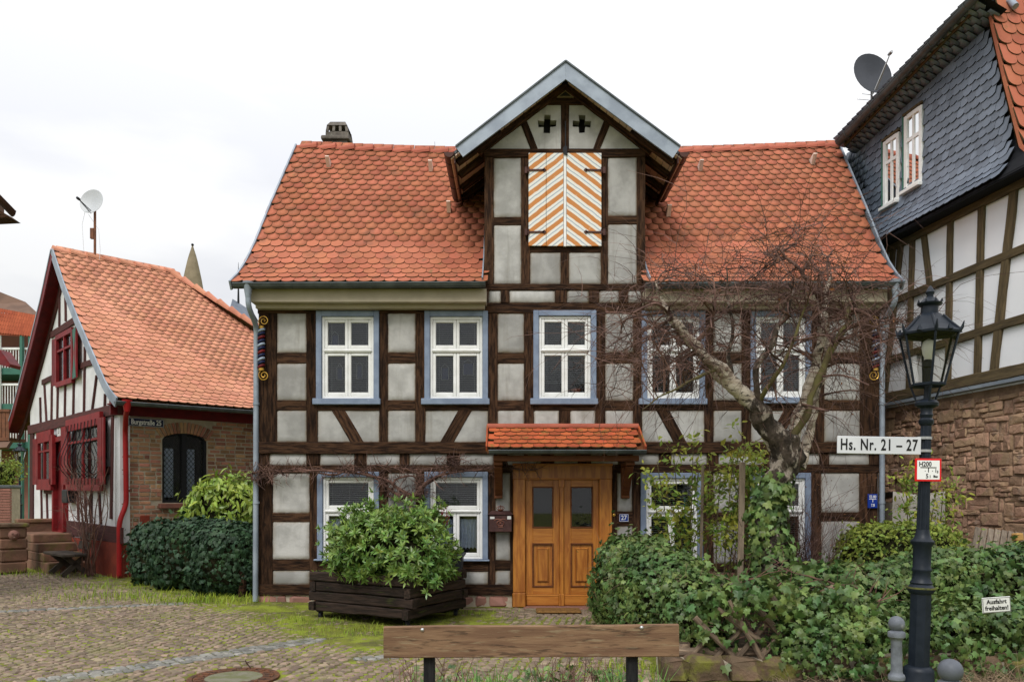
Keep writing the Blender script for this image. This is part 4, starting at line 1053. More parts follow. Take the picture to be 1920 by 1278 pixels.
for sg, boards in ((-1, ((991, 1023.6), (1024.2, 1056))), (1, ((1062, 1127),))):
    first = None
    for (a, b) in boards:
        m = MB(); m.box(X_(a, YU), X_(b, YU), YU - .055, YU - .02, Z_(463, YU) + random.uniform(-.006, .006), Z_(289.5, YU), .004)
        if first is None: first = m.build('shutter', SH[sg], house)
        else: m.build('shutter_board', SH[sg], first)
    ax_ = 991 if sg < 0 else 1127
    for py in (322, 437.5):
        m = MB(); x0 = X_(ax_ + sg * 5, YU); x1 = X_(ax_ - sg * 29, YU); z = Z_(py, YU)
        m.beam((x0, YU - .062, z), (x1, YU - .062, z + .004), .03, .012); m.obox((x1, YU - .062, z + .004), ((.7, 0, .7), (0, 1, 0), (-.7, 0, .7)), (.025, .006, .025))
        m.box(x0 - .02, x0 + .02, YU - .075, YU - .03, z - .05, z + .05); m.tube([(X_(ax_, YU), YU - .075, z - .045), (X_(ax_, YU), YU - .075, z + .045)], .012, 8)
        m.build('strap_hinge', 'copper', first)
m = MB(); m.box(X_(1056.5, YU), X_(1061.5, YU), YU - .066, YU - .02, Z_(464, YU), Z_(289, YU), .004); m.build('shutter_batten', 'white', house)
m = MB(); m.box(X_(1057, YU), X_(1063, YU), YU - .085, YU - .02, Z_(294, YU), Z_(278, YU)); m.box(X_(1055, YU), X_(1057, YU), YU - .085, YU - .07, Z_(290, YU), Z_(280, YU)); m.tube([(X_(1060, YU), YU - .05, Z_(279, YU)), (X_(1060, YU), YU - .05, Z_(230, YU))], .01, 6); m.build('shutter_latch', 'iron', house)

# ---- carved corner columns with gilded scrolls
def corner(pxc, sg, py0, py1):
    Y = YU - .05; x = X_(pxc, Y); z0, z1 = Z_(py1, Y), Z_(py0, Y)
    m = MB(); m.lathe([(.03, z0), (.04, z0 + .02), (.04, z1 - .02), (.03, z1)], (x, Y, 0), 10); colm = m.build('corner_column', 'timber', house)
    n = 11; h = (z1 - z0) / n
    for i in range(n):
        m = MB(); c = Vector((x, Y, z0 + h * (i + .5)))
        pts = [c + Vector((.042 * math.cos(a), -.042 * math.sin(a), h * .35 * (math.cos(a)))) for a in np.linspace(-.3, math.pi + .3, 9)]
        m.tube(pts, h * .36, 6); m.build('rope_turn', ('red_p', 'navy_p', 'silver_p', 'navy_p')[i % 4], colm, smooth=60)
    for (zc, up) in ((z1 + .12, 1), (z0 - .12, -1)):
        m = MB(); pts = []
        for i in range(34):
            a = i / 33 * 1.8 * 2 * math.pi; r = .088 * (1 - i / 33 * .86)
            pts.append((x + sg * .05 - sg * r * math.cos(a - .9), Y - .03, zc + up * (r * math.sin(a - .9))))
        m.tube(pts, .0095, 6); m.lathe([(.045, -.02), (.045, .02)], (x, Y, z1 + .02 if up > 0 else z0 - .02), 10)
        m.build('gilded_scroll', 'gold', colm, smooth=60)
corner(490, 1, 616, 690); corner(1642, -1, 616, 690)

# ---- door
xa, xb = X_(962, YG), X_(1147, YG); zt = Z_(869, YG); ia, ib, it = X_(985, YG), X_(1123.5, YG), Z_(897, YG); zb0 = Z_(1135, YG)
m = MB(); Yd = YG - .05
m.box(xa, ia, Yd, YG + .12, Z_(1110, YG), it, .01); m.box(ib, xb, Yd, YG + .12, Z_(1110, YG), it, .01)
m.prism([(xa, Yd, it), (ia, Yd, it), (ib, Yd, it), (xb, Yd, it), (xb, Yd, zt), (xa, Yd, zt)], (0, .17, 0))
door = m.build('door', 'door', house); door['label'] = 'honey-coloured oak double door with two small panes'
m = MB(); m.box(xa - .012, xb + .012, Yd - .02, Yd + .02, zt - .035, zt + .004, .008); m.box(ia - .012, ib + .012, Yd - .012, Yd + .03, it - .012, it + .012, .006); m.build('moulding', 'door_h', door)
for a, b in ((xa, ia), (ib, xb)):
    m = MB(); m.box(a - .01, b + .005, Yd - .02, YG + .12, 0.0, Z_(1110, YG) - .002, .012); m.build('plinth_block', 'door', door)
Yl = YG + .03; xm0, xm1 = X_(1049, YG), X_(1057, YG); k = 1 / 115.
m = MB(); m.box(xm0, xm1, Yl - .035, Yl + .05, zb0, it - .004, .006); m.box(xm0 - .012, xm1 + .012, Yl - .045, Yl + .05, it - .14, it - .005, .006); m.box(xm0 - .012, xm1 + .012, Yl - .045, Yl + .05, zb0, zb0 + .19, .006); m.build('door_mullion', 'door', door)
for (a, b) in ((ia + .004, xm0 - .003), (xm1 + .003, ib - .004)):
    w = b - a; px0, px1 = a + .12, b - .105
    zp0, zp1 = Z_(988, YG), Z_(913, YG); zq0, zq1 = Z_(1099, YG), Z_(1019, YG); zr = Z_(1114, YG)
    m = MB(); m.box(a, px0, Yl, Yl + .05, zr, it - .004, .004); m.box(px1, b, Yl, Yl + .05, zr, it - .004, .004); leaf_ = m.build('door_leaf', 'door', door)
    m = MB(); m.box(px0, px1, Yl + .001, Yl + .05, zp1, it - .004, .004); m.box(px0, px1, Yl + .001, Yl + .05, zq1, zp0, .004); m.box(px0, px1, Yl + .001, Yl + .05, zr, zq0, .004); m.build('door_rail', 'door_h', door)
    m = MB(); m.box(a + .005, b - .005, Yl - .022, Yl + .05, zb0, zr - .002, .012); m.box(a + .005, b - .005, Yl - .028, Yl, zr - .03, zr - .004, .006); m.build('base_board', 'door_h', door)
    m = MB(); ring(m, px0 - .012, px1 + .012, zp0 - .012, zp1 + .012, .022, Yl - .014, Yl + .03); ring(m, px0 - .012, px1 + .012, zq0 - .012, zq1 + .012, .024, Yl - .016, Yl + .03); m.build('moulding', 'brownwood', door)
    m = MB(); m.box(px0 + .008, px1 - .008, Yl + .022, Yl + .028, zp0 + .008, zp1 - .008); m.build('pane', 'glass', door)
    m = MB(); m.box(px0 + .01, px1 - .01, Yl + .02, Yl + .04, zq0 + .01, zq1 - .01); m.box(px0 + .065, px1 - .065, Yl - .004, Yl + .03, zq0 + .07, zq1 - .07, .012); pn = m.build('raised_panel', 'door', door)
    m = MB(); ring(m, px0 + .082, px1 - .082, zq0 + .088, zq1 - .088, .006, Yl - .008, Yl - .002, .001); m.build('panel_bead', 'brownwood', door)
    m = MB(); m.box(px0 - .03, px1 + .03, Yl + .3, Yl + .32, zp0 - .05, zp1 + .05); m.build('dark_hall_board', 'dark', door)  # dark board behind the pane stands in for the shaded hall
m = MB(); m.box(ia - .03, ib + .1, YG - .28, YG + .1, -.02, zb0 - .004, .02); m.build('door_step', 'plinth', house)
m = MB(); m.box(-.2, 2.0, YG + .5, YG + .55, 0, 2.6); m.build('inner_wall', 'dark', house)

# ---- door canopy
cx0, cx1 = X_(915, YG), X_(1194, YG); Ye = 12.2; ex0, ex1 = X_(914, Ye), X_(1209, Ye); zR, zE = Z_(799, YG), Z_(841, Ye) + .0
cdk = MB(); cdk.add([(cx0, YU - .01, zR - .05), (cx1, YU - .01, zR - .05), (ex1, Ye, zE - .03), (ex0, Ye, zE - .03), (cx0, YU - .01, zR - .10), (cx1, YU - .01, zR - .10), (ex1, Ye, zE - .07), (ex0, Ye, zE - .07)], [(3, 2, 1, 0), (4, 5, 6, 7), (0, 4, 7, 3), (1, 2, 6, 5), (2, 3, 7, 6)])
canopy = cdk.build('canopy', 'brownwood', house); canopy['label'] = 'small orange tiled canopy over the door'
prof = [(0, Ye, zE - .02), (0, YU - .02, zR - .045)]
fr = slope_frames(prof, (1, 0, 0), lambda v: ex0 + .09, lambda v: ex1 - .08, .176, .15, tilt=.11, lift=.0, jit=.008)
fr = [f for f in fr if True]
pieces('canopy_tile', proto_tile(.170, .27, .02, flat=True), fr, None, ['tile_c', 'tile_rim'], canopy)
for sg, xx, xe in ((-1, cx0, ex0), (1, cx1, ex1)):
    m = MB(); m.beam((xx + sg * .01, YU - .01, zR - .02), (xe + sg * .015, Ye, zE + .0), .09, .025, (0, 0, 1)); m.build('canopy_verge', 'tile_c', canopy)
m = MB(); m.tube([(cx0 - .01, YU - .045, zR - .015), (cx1 + .01, YU - .045, zR - .015)], .055, 10); m.build('canopy_ridge', 'ridge', canopy, smooth=60)
gutter('canopy_gutter', (ex0 + .02, Ye - .05, zE - .03), (ex1 + .01, Ye - .05, zE - .03), .055, 'zinc_d', canopy, .5)
zc1, zc0 = Z_(853, 12.26), Z_(864, 12.26)
m = MB(); m.box(X_(925, 12.3), X_(1198, 12.3), 12.28, 12.38, zc0, zc1, .008); m.build('canopy_beam', 'brownwood', canopy)
for px in (935, 1171):
    x = X_(px, YG); m = MB(); w = .068
    m.box(x - w, x + w, 12.34, YG - .01, zc0 - .06, zc0 - .003, .008)                    # arm
    m.box(x - w + .002, x + w - .002, YG - .13, YG - .002, Z_(934, YG), zc0 - .063, .008)                 # wall post
    m.beam((x, YG - .10, Z_(925, YG)), (x, 12.42, zc0 - .06), .09, w * 1.7, (0, -1, 1), .006); m.build('canopy_bracket', 'brownwood', canopy)
for q in range(6):
    x = cx0 + .2 + q * (cx1 - cx0 - .4) / 5; m = MB(); m.beam((x, YU - .02, zR - .16), (x, 12.3, zE - .09), .07, .06, (0, 0, 1)); m.build('canopy_rafter', 'brownwood', canopy)

# ---- things on the wall
mbx = thing('mailbox', 'brown cast mailbox with crown on top, left of the front door', 'mailbox', (X_(938.5, 12.9), 12.92, Z_(998, 12.9)))
Ym = 12.84; a, b, c, d = X_(915.5, Ym), X_(961, Ym), Z_(997, Ym), Z_(964, Ym)
m = MB(); m.box(a + .01, b - .01, Ym, YG - .005, c, d, .012); body = m.build('body', 'mailbox', mbx)
m = MB(); m.add([(a - .015, Ym - .02, d), (b + .015, Ym - .02, d), (b + .015, YG, d), (a - .015, YG, d), (a + .05, Ym + .06, d + .055), (b - .05, Ym + .06, d + .055), (b - .05, YG, d + .06), (a + .05, YG, d + .06)], [(3, 2, 1, 0), (4, 5, 6, 7), (0, 1, 5, 4), (1, 2, 6, 5), (2, 3, 7, 6), (3, 0, 4, 7)]); m.build('lid', 'mailbox', mbx)
xm = (a + b) / 2; m = MB()
m.tube([(xm + .055 * math.cos(t), Ym - .008, (c + d) / 2 - .0 + .042 * math.sin(t)) for t in np.linspace(0, 6.28, 18)], .008, 5); m.lathe([(.02, 0), (.0, -.016)], (xm, Ym, (c + d) / 2), 10, axis=(0, 1, 0))
m.tube([(xm - .10, Ym - .006, (c + d) / 2 + .05), (xm - .05, Ym - .006, (c + d) / 2 + .07), (xm, Ym - .006, (c + d) / 2 + .06), (xm + .05, Ym - .006, (c + d) / 2 + .07), (xm + .10, Ym - .006, (c + d) / 2 + .05)], .006, 5)
m.tube([(xm - .04, Ym - .008, (c + d) / 2 - .055), (xm, Ym - .008, (c + d) / 2 - .065), (xm + .04, Ym - .008, (c + d) / 2 - .055)], .006, 5); m.build('post_horn_emblem', 'mailbox2', mbx, smooth=50)
m = MB(); m.box(a + .03, a + .10, Ym - .004, Ym + .004, d - .07, d - .035); m.box(b - .085, b - .025, Ym - .004, Ym + .004, d - .075, d - .025); m.build('name_plate', 'sign_w2', mbx)
m = MB(); cz = d + .055
m.lathe([(.035, 0), (.05, .02), (.05, .03)], (xm, Ym + .08, cz), 12)
for t in range(5):
    q = -1 + t * .5; m.tube([(xm + q * .045, Ym + .07, cz + .02), (xm + q * .062, Ym + .07, cz + .05), (xm + q * .035, Ym + .07, cz + .075), (xm, Ym + .08, cz + .07)], .007, 5)
m.lathe([(.0, -.012), (.012, 0), (0, .012)], (xm, Ym + .08, cz + .085), 8); m.build('crown', 'mailbox2', mbx, smooth=60)
hn = thing('house_number_plate', 'small navy enamel house number 27 right of the door', 'house number', (X_(1169.5, 12.97), 12.97, Z_(977, 12.97)))
a, b, c, d = X_(1161, 12.97), X_(1178.5, 12.97), Z_(977.5, 12.97), Z_(963, 12.97)
m = MB(); m.box(a, b, 12.965, 12.99, c, d, .004); m.build('plate', 'sign_b', hn)
m = MB(); ring(m, a + .004, b - .004, c + .004, d - .004, .006, 12.961, 12.966, .0005); m.build('border', 'wink', hn)
text_part('27', .105, facing(((a + b) / 2, 12.962, (c + d) / 2)), 'wink', hn, .9, .002)
bell = thing('doorbell', 'tiny yellow round doorbell button right of the door frame', 'doorbell', (X_(1151.5, 12.98), 12.98, Z_(966, 12.98)))
m = MB(); m.lathe([(.022, 0), (.022, .012), (.012, .016), (0, .016)], (X_(1151.5, 12.985), 12.99, Z_(965, 12.985)), 14, axis=(0, -1, 0)); m.build('button', 'gold', bell, smooth=40)
us = thing('utility_sign', 'small blue water-pipe marker sign on the right corner post', 'sign', (X_(1636, 12.96), 12.96, Z_(952, 12.96)))
a, b, c, d = X_(1627.5, 12.96), X_(1645.5, 12.96), Z_(952, 12.96), Z_(925.5, 12.96)
m = MB(); m.box(a, b, 12.96, 12.985, c, d, .004); m.build('plate', 'sign_b', us)
mx = (a + b) / 2; h_ = d - c
m = MB(); m.box(a + .02, b - .02, 12.9575, 12.9595, c + h_ * .62, c + h_ * .66); m.box(mx - .005, mx + .005, 12.9575, 12.9595, c + h_ * .42, c + h_ * .62); m.build('tee_symbol', 'wink', us)
text_part('ES 80', .062, facing((mx, 12.958, c + h_ * .80)), 'wink', us, .8, .001); text_part('7.8', .062, facing((mx, 12.958, c + h_ * .2)), 'wink', us, .8, .001)
# ================================================================ LEFT HOUSE (timbered gable, brick flank)
LC = Vector((-8.26, 16.8, 0)); LB = Vector((.72, .694, 0)); LG = Vector((-.694, .72, 0)); UPV = Vector((0, 0, 1))
lh = thing('timbered_brick_house', 'white timbered gable house with brick flank and salmon tiled roof, left', 'house', (-8.3, 20.5, 0.1))
def GP(px, py, off=0.0): return onplane(px, py, LC - LB * off, -LB)
def BP(px, py, off=0.0): return onplane(px, py, LC - LG * off, -LG)
def L3(s, t, z): return LC + LB * s + LG * t + UPV * z
prof = [(-.75, 3.75), (-.35, 3.95), (.02, 4.2), (.86, 4.92), (1.89, 5.80), (2.97, 6.79), (3.91, 7.80)]
TA, ZA = prof[-1]
SR0, SR1, SE = -.3, 2.55, 6.9
m = MB(); poly = [(0, -.05), (7.3, -.05), (7.3, 3.9)] + [(2 * TA - t, z - .08) for t, z in prof[2:]] + [(t, z - .08) for t, z in reversed(prof[1:-1])] + [(0, 3.9)]
poly = [(0.0, -.05), (7.3, -.05), (7.3, 4.2), (2 * TA - 1.89, 5.72), (TA, 7.7), (1.89, 5.72), (.86, 4.84), (0.0, 4.1)]
m.prism([L3(0.0, t, z) for t, z in reversed(poly)], LB * .2); m.build('gable_wall', 'limewash', lh)
# brick flank core with a window opening
wa, wb = .875, 1.865; wz0, wz1 = 1.66, 3.22; PZ = .80
m = MB(); oo = lambda s0, s1, z0, z1: m.obox(L3((s0 + s1) / 2, .16, (z0 + z1) / 2), (LB, LG, UPV), ((s1 - s0) / 2, .14, (z1 - z0) / 2))
oo(.0, wa, -.1, 4.0); oo(wb, 6.6, -.1, 4.0); oo(wa, wb, -.1, wz0); oo(wa, wb, wz1 - .02, 4.0)
arch = lambda s: wz1 - .20 + .20 * math.sqrt(max(0, 1 - ((s - (wa + wb) / 2) / ((wb - wa) / 2 + .001)) ** 2)) ** .8
for sg in (0, 1):
    ss = np.linspace(wa, (wa + wb) / 2, 7) if sg == 0 else np.linspace((wa + wb) / 2, wb, 7)
    m.prism([L3(s, .022, arch(s)) for s in ss] + [L3(ss[-1], .022, wz1 - .015), L3(ss[0], .022, wz1 - .015)] if sg == 0 else [L3(s, .022, arch(s)) for s in ss] + [L3(wb, .022, wz1 - .015), L3(ss[0], .022, wz1 - .015)], LG * .2)
m.build('brick_wall', 'mortar', lh)
bw = [o for o in lh.children if o.name.startswith('brick_wall')][0]
bp_ = []
for i in range(6):
    q = MB(); q.obox((0, 0, 0), ((1, 0, 0), (0, 1, 0), (0, 0, 1)), (1, 1, 1), 0.12); r = random.Random(i)
    q.v = [tuple(c * (1 + r.uniform(-.05, .05)) for c in v) for v in q.v]; bp_.append(q)
A = []; z = PZ + .045; row = 0; sm = (wa + wb) / 2
while z < 3.52:
    s = .02 + (.12 if row % 2 else 0) * 1.0
    if row % 2: s = .02
    first = row % 2
    while s < 3.6:
        L = random.choice((.24, .24, .23, .25, .12)) if not first else .12
        first = 0
        c = s + L / 2
        op = (wa - L / 2 - .0 < c < wb + L / 2) and wz0 - .05 < z < wz1 + .24
        if op and z > wz0:
            if c < sm and c - L / 2 < wa - .10 and z < wz1 - .2: L2 = wa - .01 - s; op = L2 < .05; L = L2 if not op else L
            elif c > sm and c + L / 2 > wb + .10 and z < wz1 - .2: s2 = wb + .01; L = c + L / 2 - s2; s = s2; op = L < .05
            elif z > wz1 - .2 and (abs(c - sm) > .62 + (z - wz1) * .55): op = False
            c = s + L / 2
        if not op and L > .05:
            hh = .034 + random.uniform(-.006, .003)
            A.append(frame(LB * (L / 2 - .011 - random.uniform(0, .006)), LG * .05, UPV * hh, L3(c, .058 + random.uniform(-.010, .008), z + random.uniform(-.004, .004) + .004 * math.sin(c * 3))))
        s += max(L, .05) + .001
    z += .090; row += 1
for i in range(15):                                     # flat arch of upright bricks
    a = (i - 7) / 7; th = a * .62; c = sm + a * .56; zz = wz1 - .02 - .13 * a * a + .12
    ax1 = LB * math.cos(th) - UPV * math.sin(th); ax2 = UPV * math.cos(th) + LB * math.sin(th)
    A.append(frame(ax1 * .030, LG * .05, ax2 * .118, L3(c, .045, zz)))
pieces('brick', bp_, A, [random.randrange(6) for _ in A], 'brick', bw, 300, 'brick_field')
A = []; V = []
for j in range(3):                                      # red painted rubble plinth
    s = -.03
    while s < 3.3:
        w = random.uniform(.24, .5); A.append(frame(LB * (w / 2), LG * .1, UPV * .15, L3(s + w / 2, .02, .0 + .13 + j * .25 + random.uniform(-.02, .02)))); V.append(random.randrange(6)); s += w
RUB = [proto_rubble(i) for i in range(6)]
pieces('plinth_stone', RUB, A, V, 'redstone', bw)
m = MB(); m.obox(L3(3.2, .0, .37), (LB, LG, UPV), (3.25, .05, .44)); m.obox(L3(-.0, 2.2, .36), (LB, LG, UPV), (.06, 2.3, .46)); m.build('plinth', 'redstone', lh)
# brick-side window
m = MB(); f = .05
for s0, s1 in ((wa, wa + .055), (wb - .055, wb), (sm - .055, sm + .055)): m.obox(L3((s0 + s1) / 2, .10, (wz0 + arch((s0 + s1) / 2)) / 2), (LB, LG, UPV), ((s1 - s0) / 2, .05, (arch((s0 + s1) / 2) - wz0) / 2), .004)
m.obox(L3(sm, .10, wz0 + .03), (LB, LG, UPV), ((wb - wa) / 2 - .056, .045, .03))
ss = np.linspace(wa + .02, wb - .02, 13); m.tube([L3(s, .09, arch(s) - .03) for s in ss], .035, 6)
bwin = m.build('window', 'iron', lh); bwin['label'] = 'arched black window with diamond lattice in the brick wall'
m = MB()
for k in range(-12, 22):
    for sg in (-1, 1):
        pts = []
        for s in np.linspace(wa + .03, wb - .03, 24):
            z = wz0 + .12 * k + sg * (s - wa) * 1.25 + (0 if sg > 0 else 1.25)
            if wz0 + .03 < z < arch(s) - .03: pts.append(L3(s, .055, z))
        if len(pts) > 1: m.tube([pts[0], pts[-1]], .006, 4)
m.build('lattice', 'iron', bwin)
m = MB(); m.obox(L3(sm, .13, (wz0 + wz1) / 2), (LB, LG, UPV), ((wb - wa) / 2 - .03, .003, (wz1 - wz0) / 2 - .03)); m.build('pane', 'glass', bwin)
m = MB()
for s0, s1 in ((wa + .06, sm - .2), (sm + .07, wb - .22)):
    n = 16
    for i in range(n): 
        s = s0 + (s1 - s0) * i / n; e = s0 + (s1 - s0) * (i + 1) / n
        m.add([L3(s, .17 + .012 * (i % 2), wz0 + .12), L3(e, .17 + .012 * ((i + 1) % 2), wz0 + .12), L3(e, .17 + .012 * ((i + 1) % 2), wz0 + 1.2), L3(s, .17 + .012 * (i % 2), wz0 + 1.2)], [(0, 1, 2, 3)])
m.build('curtain', 'curtain', bwin)
m = MB(); m.obox(L3(sm, .6, (wz0 + wz1) / 2), (LB, LG, UPV), (.9, .02, 1.1)); m.build('dark_room_back', 'dark', bwin)  # flat dark board, painted shade in place of a room
m = MB(); m.obox(L3(sm - .02, .0, wz0 - .07), (LB, LG, UPV), (.56, .09, .055), .012); m.build('sill', 'bluepaint2', bwin)
m = MB(); m.obox(L3(3.0, .0, 3.66), (LB, LG, UPV), (3.2, .045, .15)); m.build('eaves_board', 'red_p', lh)
m = MB(); m.obox(L3(3.0, -.33, 3.72), (LB, LG, UPV), (3.25, .36, .012)); m.build('eaves_soffit', 'red_p', lh)
# roof
smax = lambda t: SR1 + (SE - SR1) * (TA - t) / (TA + .75)
m = MB()
for sgn in (1, -1):
    b = len(m.v)
    for (t, z) in prof:
        tt = t if sgn > 0 else 2 * TA - t
        m.v += [tuple(L3(SR0, tt, z - .04)), tuple(L3(smax(t), tt, z - .04))]
    for i in range(len(prof) - 1):
        q = (b + 2 * i, b + 2 * i + 1, b + 2 * i + 3, b + 2 * i + 2); m.f.append(q if sgn > 0 else tuple(reversed(q))); m.mi.append(0)
b = len(m.v); m.v += [tuple(L3(SR1, TA, ZA - .04)), tuple(L3(SE, -.75, 3.71)), tuple(L3(SE, 2 * TA + .75, 3.71))]; m.f.append((b, b + 1, b + 2)); m.mi.append(0)
lroof = m.build('roof', 'tile_l_rim', lh)
def tv(v):
    acc = 0
    for a, b in zip(prof, prof[1:]):
        L = math.dist(a, b)
        if v <= acc + L: return a[0] + (b[0] - a[0]) * (v - acc) / L
        acc += L
    return TA
A = slope_frames([L3(0, t, z) for t, z in prof], LB, lambda v: SR0 + .11, lambda v: smax(tv(v)) - .05, .205, .172, skip=lambda p: (p - LC).dot(LB) > 5.2)
pieces('roof_tile', tile_p, A, None, ['tile_l', 'tile_l_rim'], lroof, 300, 'roof_tile_field')
def ridge_run(p0, p1, parent, mt, step=.38, nrm=UPV):
    p0, p1 = Vector(p0), Vector(p1); X = (p1 - p0).normalized(); Y = nrm.cross(X).normalized(); Z = X.cross(Y); L = (p1 - p0).length; s = 0; A = []
    while s < L - .1:
        c, sn = math.cos(.045), math.sin(.045)
        A.append(frame(X * c - Z * sn, Y, Z * c + X * sn, p0 + X * s)); s += step
    pieces('ridge_tile', rp, A, None, mt, parent)
ridge_run(L3(SR0, TA, ZA - .02), L3(SR1, TA, ZA - .02), lroof, 'tile_l')
ridge_run(L3(SR1, TA, ZA - .02), L3(SE - 1.2, -.75 + 4.66 * 1.2 / (SE - SR1), 3.75 + 4.05 * 1.2 / (SE - SR1)), lroof, 'tile_l')
for k, (pp, mt) in enumerate(((prof, 'zinc'), ([(2 * TA - t, z) for t, z in prof], 'red_p'))):
    m = MB(); q = [L3(SR0 - .012, t, z - (.06 if k == 0 else .12)) for t, z in pp]
    for a, b_ in zip(q, q[1:]): m.beam(a, b_, .20 if k == 0 else .26, .03, UPV)
    m.build('verge_board', mt, lroof)
    if k: 
        m = MB(); q = [L3(SR0 - .02, t, z + .0) for t, z in pp]
        for a, b_ in zip(q, q[1:]): m.beam(a, b_, .05, .04, UPV)
        m.build('verge_trim', 'zinc', lroof)
        m = MB(); q = [L3(-.02, t - .12, z - .28) for t, z in pp]
        for a, b_ in zip(q, q[1:]): m.beam(a, b_, .16, .04, UPV)
        m.build('gable_rafter', 'red_t', lh)
        m = MB(); q0 = [L3(SR0, t, z - .14) for t, z in pp]; q1 = [L3(.0, t, z - .14) for t, z in pp]
        for i in range(len(q0) - 1): m.add([q0[i], q1[i], q1[i + 1], q0[i + 1]], [(0, 1, 2, 3)])
        m.build('verge_soffit', 'red_p', lh)
gutter('gutter', L3(SR0 - .05, -.80, 3.70), L3(5.2, -.80, 3.74), .07, 'zinc_d', lh, .7)
# gable timbers (picture points taken onto the gable plane)
def gt(name, x0, y0, x1, y1, w, mt='red_t', off=.012): return timber(name, GP(x0, y0, off) , GP(x1, y1, off), w, .06, lh, mt, nrm=-LB)
gt('gable_beam', 54, 806, 225, 765, .24, off=.03)
gt('collar_beam', 97, 628, 143, 599, .17); gt('rail', 80, 717, 101, 707, .14); gt('rail', 150, 687, 176, 678, .14)
for q in ((112, 535, 112, 612), (123, 548, 124, 602), (84, 722, 88, 796), (98, 713, 97, 792), (109, 722, 108, 790), (123, 719, 122, 786), (139, 714, 138, 782), (160, 650, 158, 777), (182, 704, 173, 772), (198, 738, 197, 768), (76, 745, 77, 798)):
    gt('stud', *q, .075)
for q, w in (((61, 808, 60, 985), .34), ((212, 778, 209, 972), .10), ((88, 915, 90, 985), .07), ((146, 915, 148, 975), .08), ((160, 915, 162, 978), .08), ((172, 915, 172, 980), .08), ((186, 915, 190, 982), .08), ((78, 915, 79, 985), .07)): gt('post', *q, w)
gt('rail', 194, 883, 211, 880, .16); gt('rail', 62, 880, 70, 881, .16); gt('rail', 84, 920, 101, 922, .12)
gt('sill_beam', 127, 988, 229, 1004, .34, off=.03)
def gwin(name, pts, label=None, depth=.10, bars=0, fw=.08, divs=1):
    (ax_, ay), (bx, by), (cx_, cy_), (dx, dy) = pts          # TL, TR, BR, BL in the picture
    q = [GP(*p, depth) for p in pts]; m = MB()
    for a, b_ in zip(q, q[1:] + q[:1]): m.beam(a, b_, fw, depth * 2, -LB)
    tl, tr, br, bl = q
    for i in range(1, divs + 1):
        u = i / (divs + 1); m.beam(tl + (tr - tl) * u, bl + (br - bl) * u, .06, .06, -LB)
    m.beam(tl + (bl - tl) * .3, tr + (br - tr) * .3, .05, .05, -LB)
    w = m.build('window', 'red_g', lh)
    if label: w['label'] = label
    m = MB(); m.add([p + LB * (depth * .75) for p in q], [(0, 3, 2, 1)]); m.build('dark_room_sheet', 'dark', w)  # dark sheet before the solid wall, stands in for room shade
    m = MB(); m.add([p + LB * (depth * .45) for p in q], [(0, 3, 2, 1)]); m.build('pane', 'glass', w)
    return w, q
w1, q1 = gwin('window', [(107, 634), (137, 618), (137, 712), (107, 722)], 'red attic window in the white gable', .06)
w2, q2 = gwin('window', [(71, 822), (98, 815), (98, 908), (71, 908)], 'narrow red window left of the red door', .14)
w3, q3 = gwin('window', [(126, 799), (190, 783), (190, 908), (126, 908)], 'wide red window with a curved iron grille', .14)
# shutters
def shut(p, hinge_dir, w, mt, parent, ang=0.0, diamond=False):
    tl, bl = p; d = hinge_dir.normalized(); m = MB(); c = (tl + bl) / 2 + d * (w / 2)
    m.obox(c, (d, d.cross(UPV), UPV), (w / 2, .018, (tl - bl).length / 2)); s = m.build('shutter', mt, parent)
    if diamond:
        n_ = d.cross(UPV); n_ = n_ if n_.dot(Vector((0, 0, 0)) - c) > 0 else -n_
        h = (tl - bl).length / 2; m = MB()
        for sg in (1, -1):
            m.prism([c + n_ * .02 + UPV * (sg * h * .98) - d * (w * .48), c + n_ * .02 + UPV * (sg * h * .98) + d * (w * .48), c + n_ * .02], n_ * .004)
        m.build('painted_triangle', 'teal', s)
shut((q1[1], q1[2]), -LG * .97 - LB * .12, .55, 'red_g', w1, diamond=True); shut((q1[0], q1[3]), LG * .97 - LB * .1, .30, 'red_p', w1)
shut((q3[1], q3[2]), -LG * .98 - LB * .1, .30, 'red_g', w3); shut((q3[0], q3[3]), LG * .97 - LB * .12, .32, 'red_g', w3)
shut((q2[0], q2[3]), LG * .97 - LB * .12, .3, 'red_p', w2)
m = MB(); tl, tr, br, bl = q3
for i in range(1, 10):                                   # bellied grille
    u = i / 10; a = tl + (tr - tl) * u; b_ = bl + (br - bl) * u
    m.tube([a + (b_ - a) * v - LB * (.05 + .22 * math.sin(math.pi * min(1, v * 1.15) ** 2)) for v in np.linspace(0, 1, 10)], .009, 5)
m.build('grille', 'iron', w3)
m = MB(); q = [GP(104, 826, .05), GP(123, 820, .05), GP(123, 996, .05), GP(104, 1000, .05)]
for a, b_ in zip(q[:3], q[1:]): m.beam(a, b_, .14, .12, -LB)
m.beam(q[3], q[0], .14, .12, -LB); gd = m.build('door', 'red_g', lh)
m = MB(); m.add([p + LB * .03 for p in q], [(0, 3, 2, 1)]); m.build('door_leaf', 'red_p', gd)
m = MB(); m.obox(GP(128, 930, .12), (LB, LG, UPV), (.09, .22, .16), .02); m.build('letter_box', 'iron', gd)
m = MB(); m.obox(GP(110, 808, .02), (LB, LG, UPV), (.01, .14, .14)); hnp = m.build('number_plate', 'sign_w2', lh)
text_part('3', .2, facing(GP(110, 808, .034), -LG), 'ink', hnp, .8, .002)
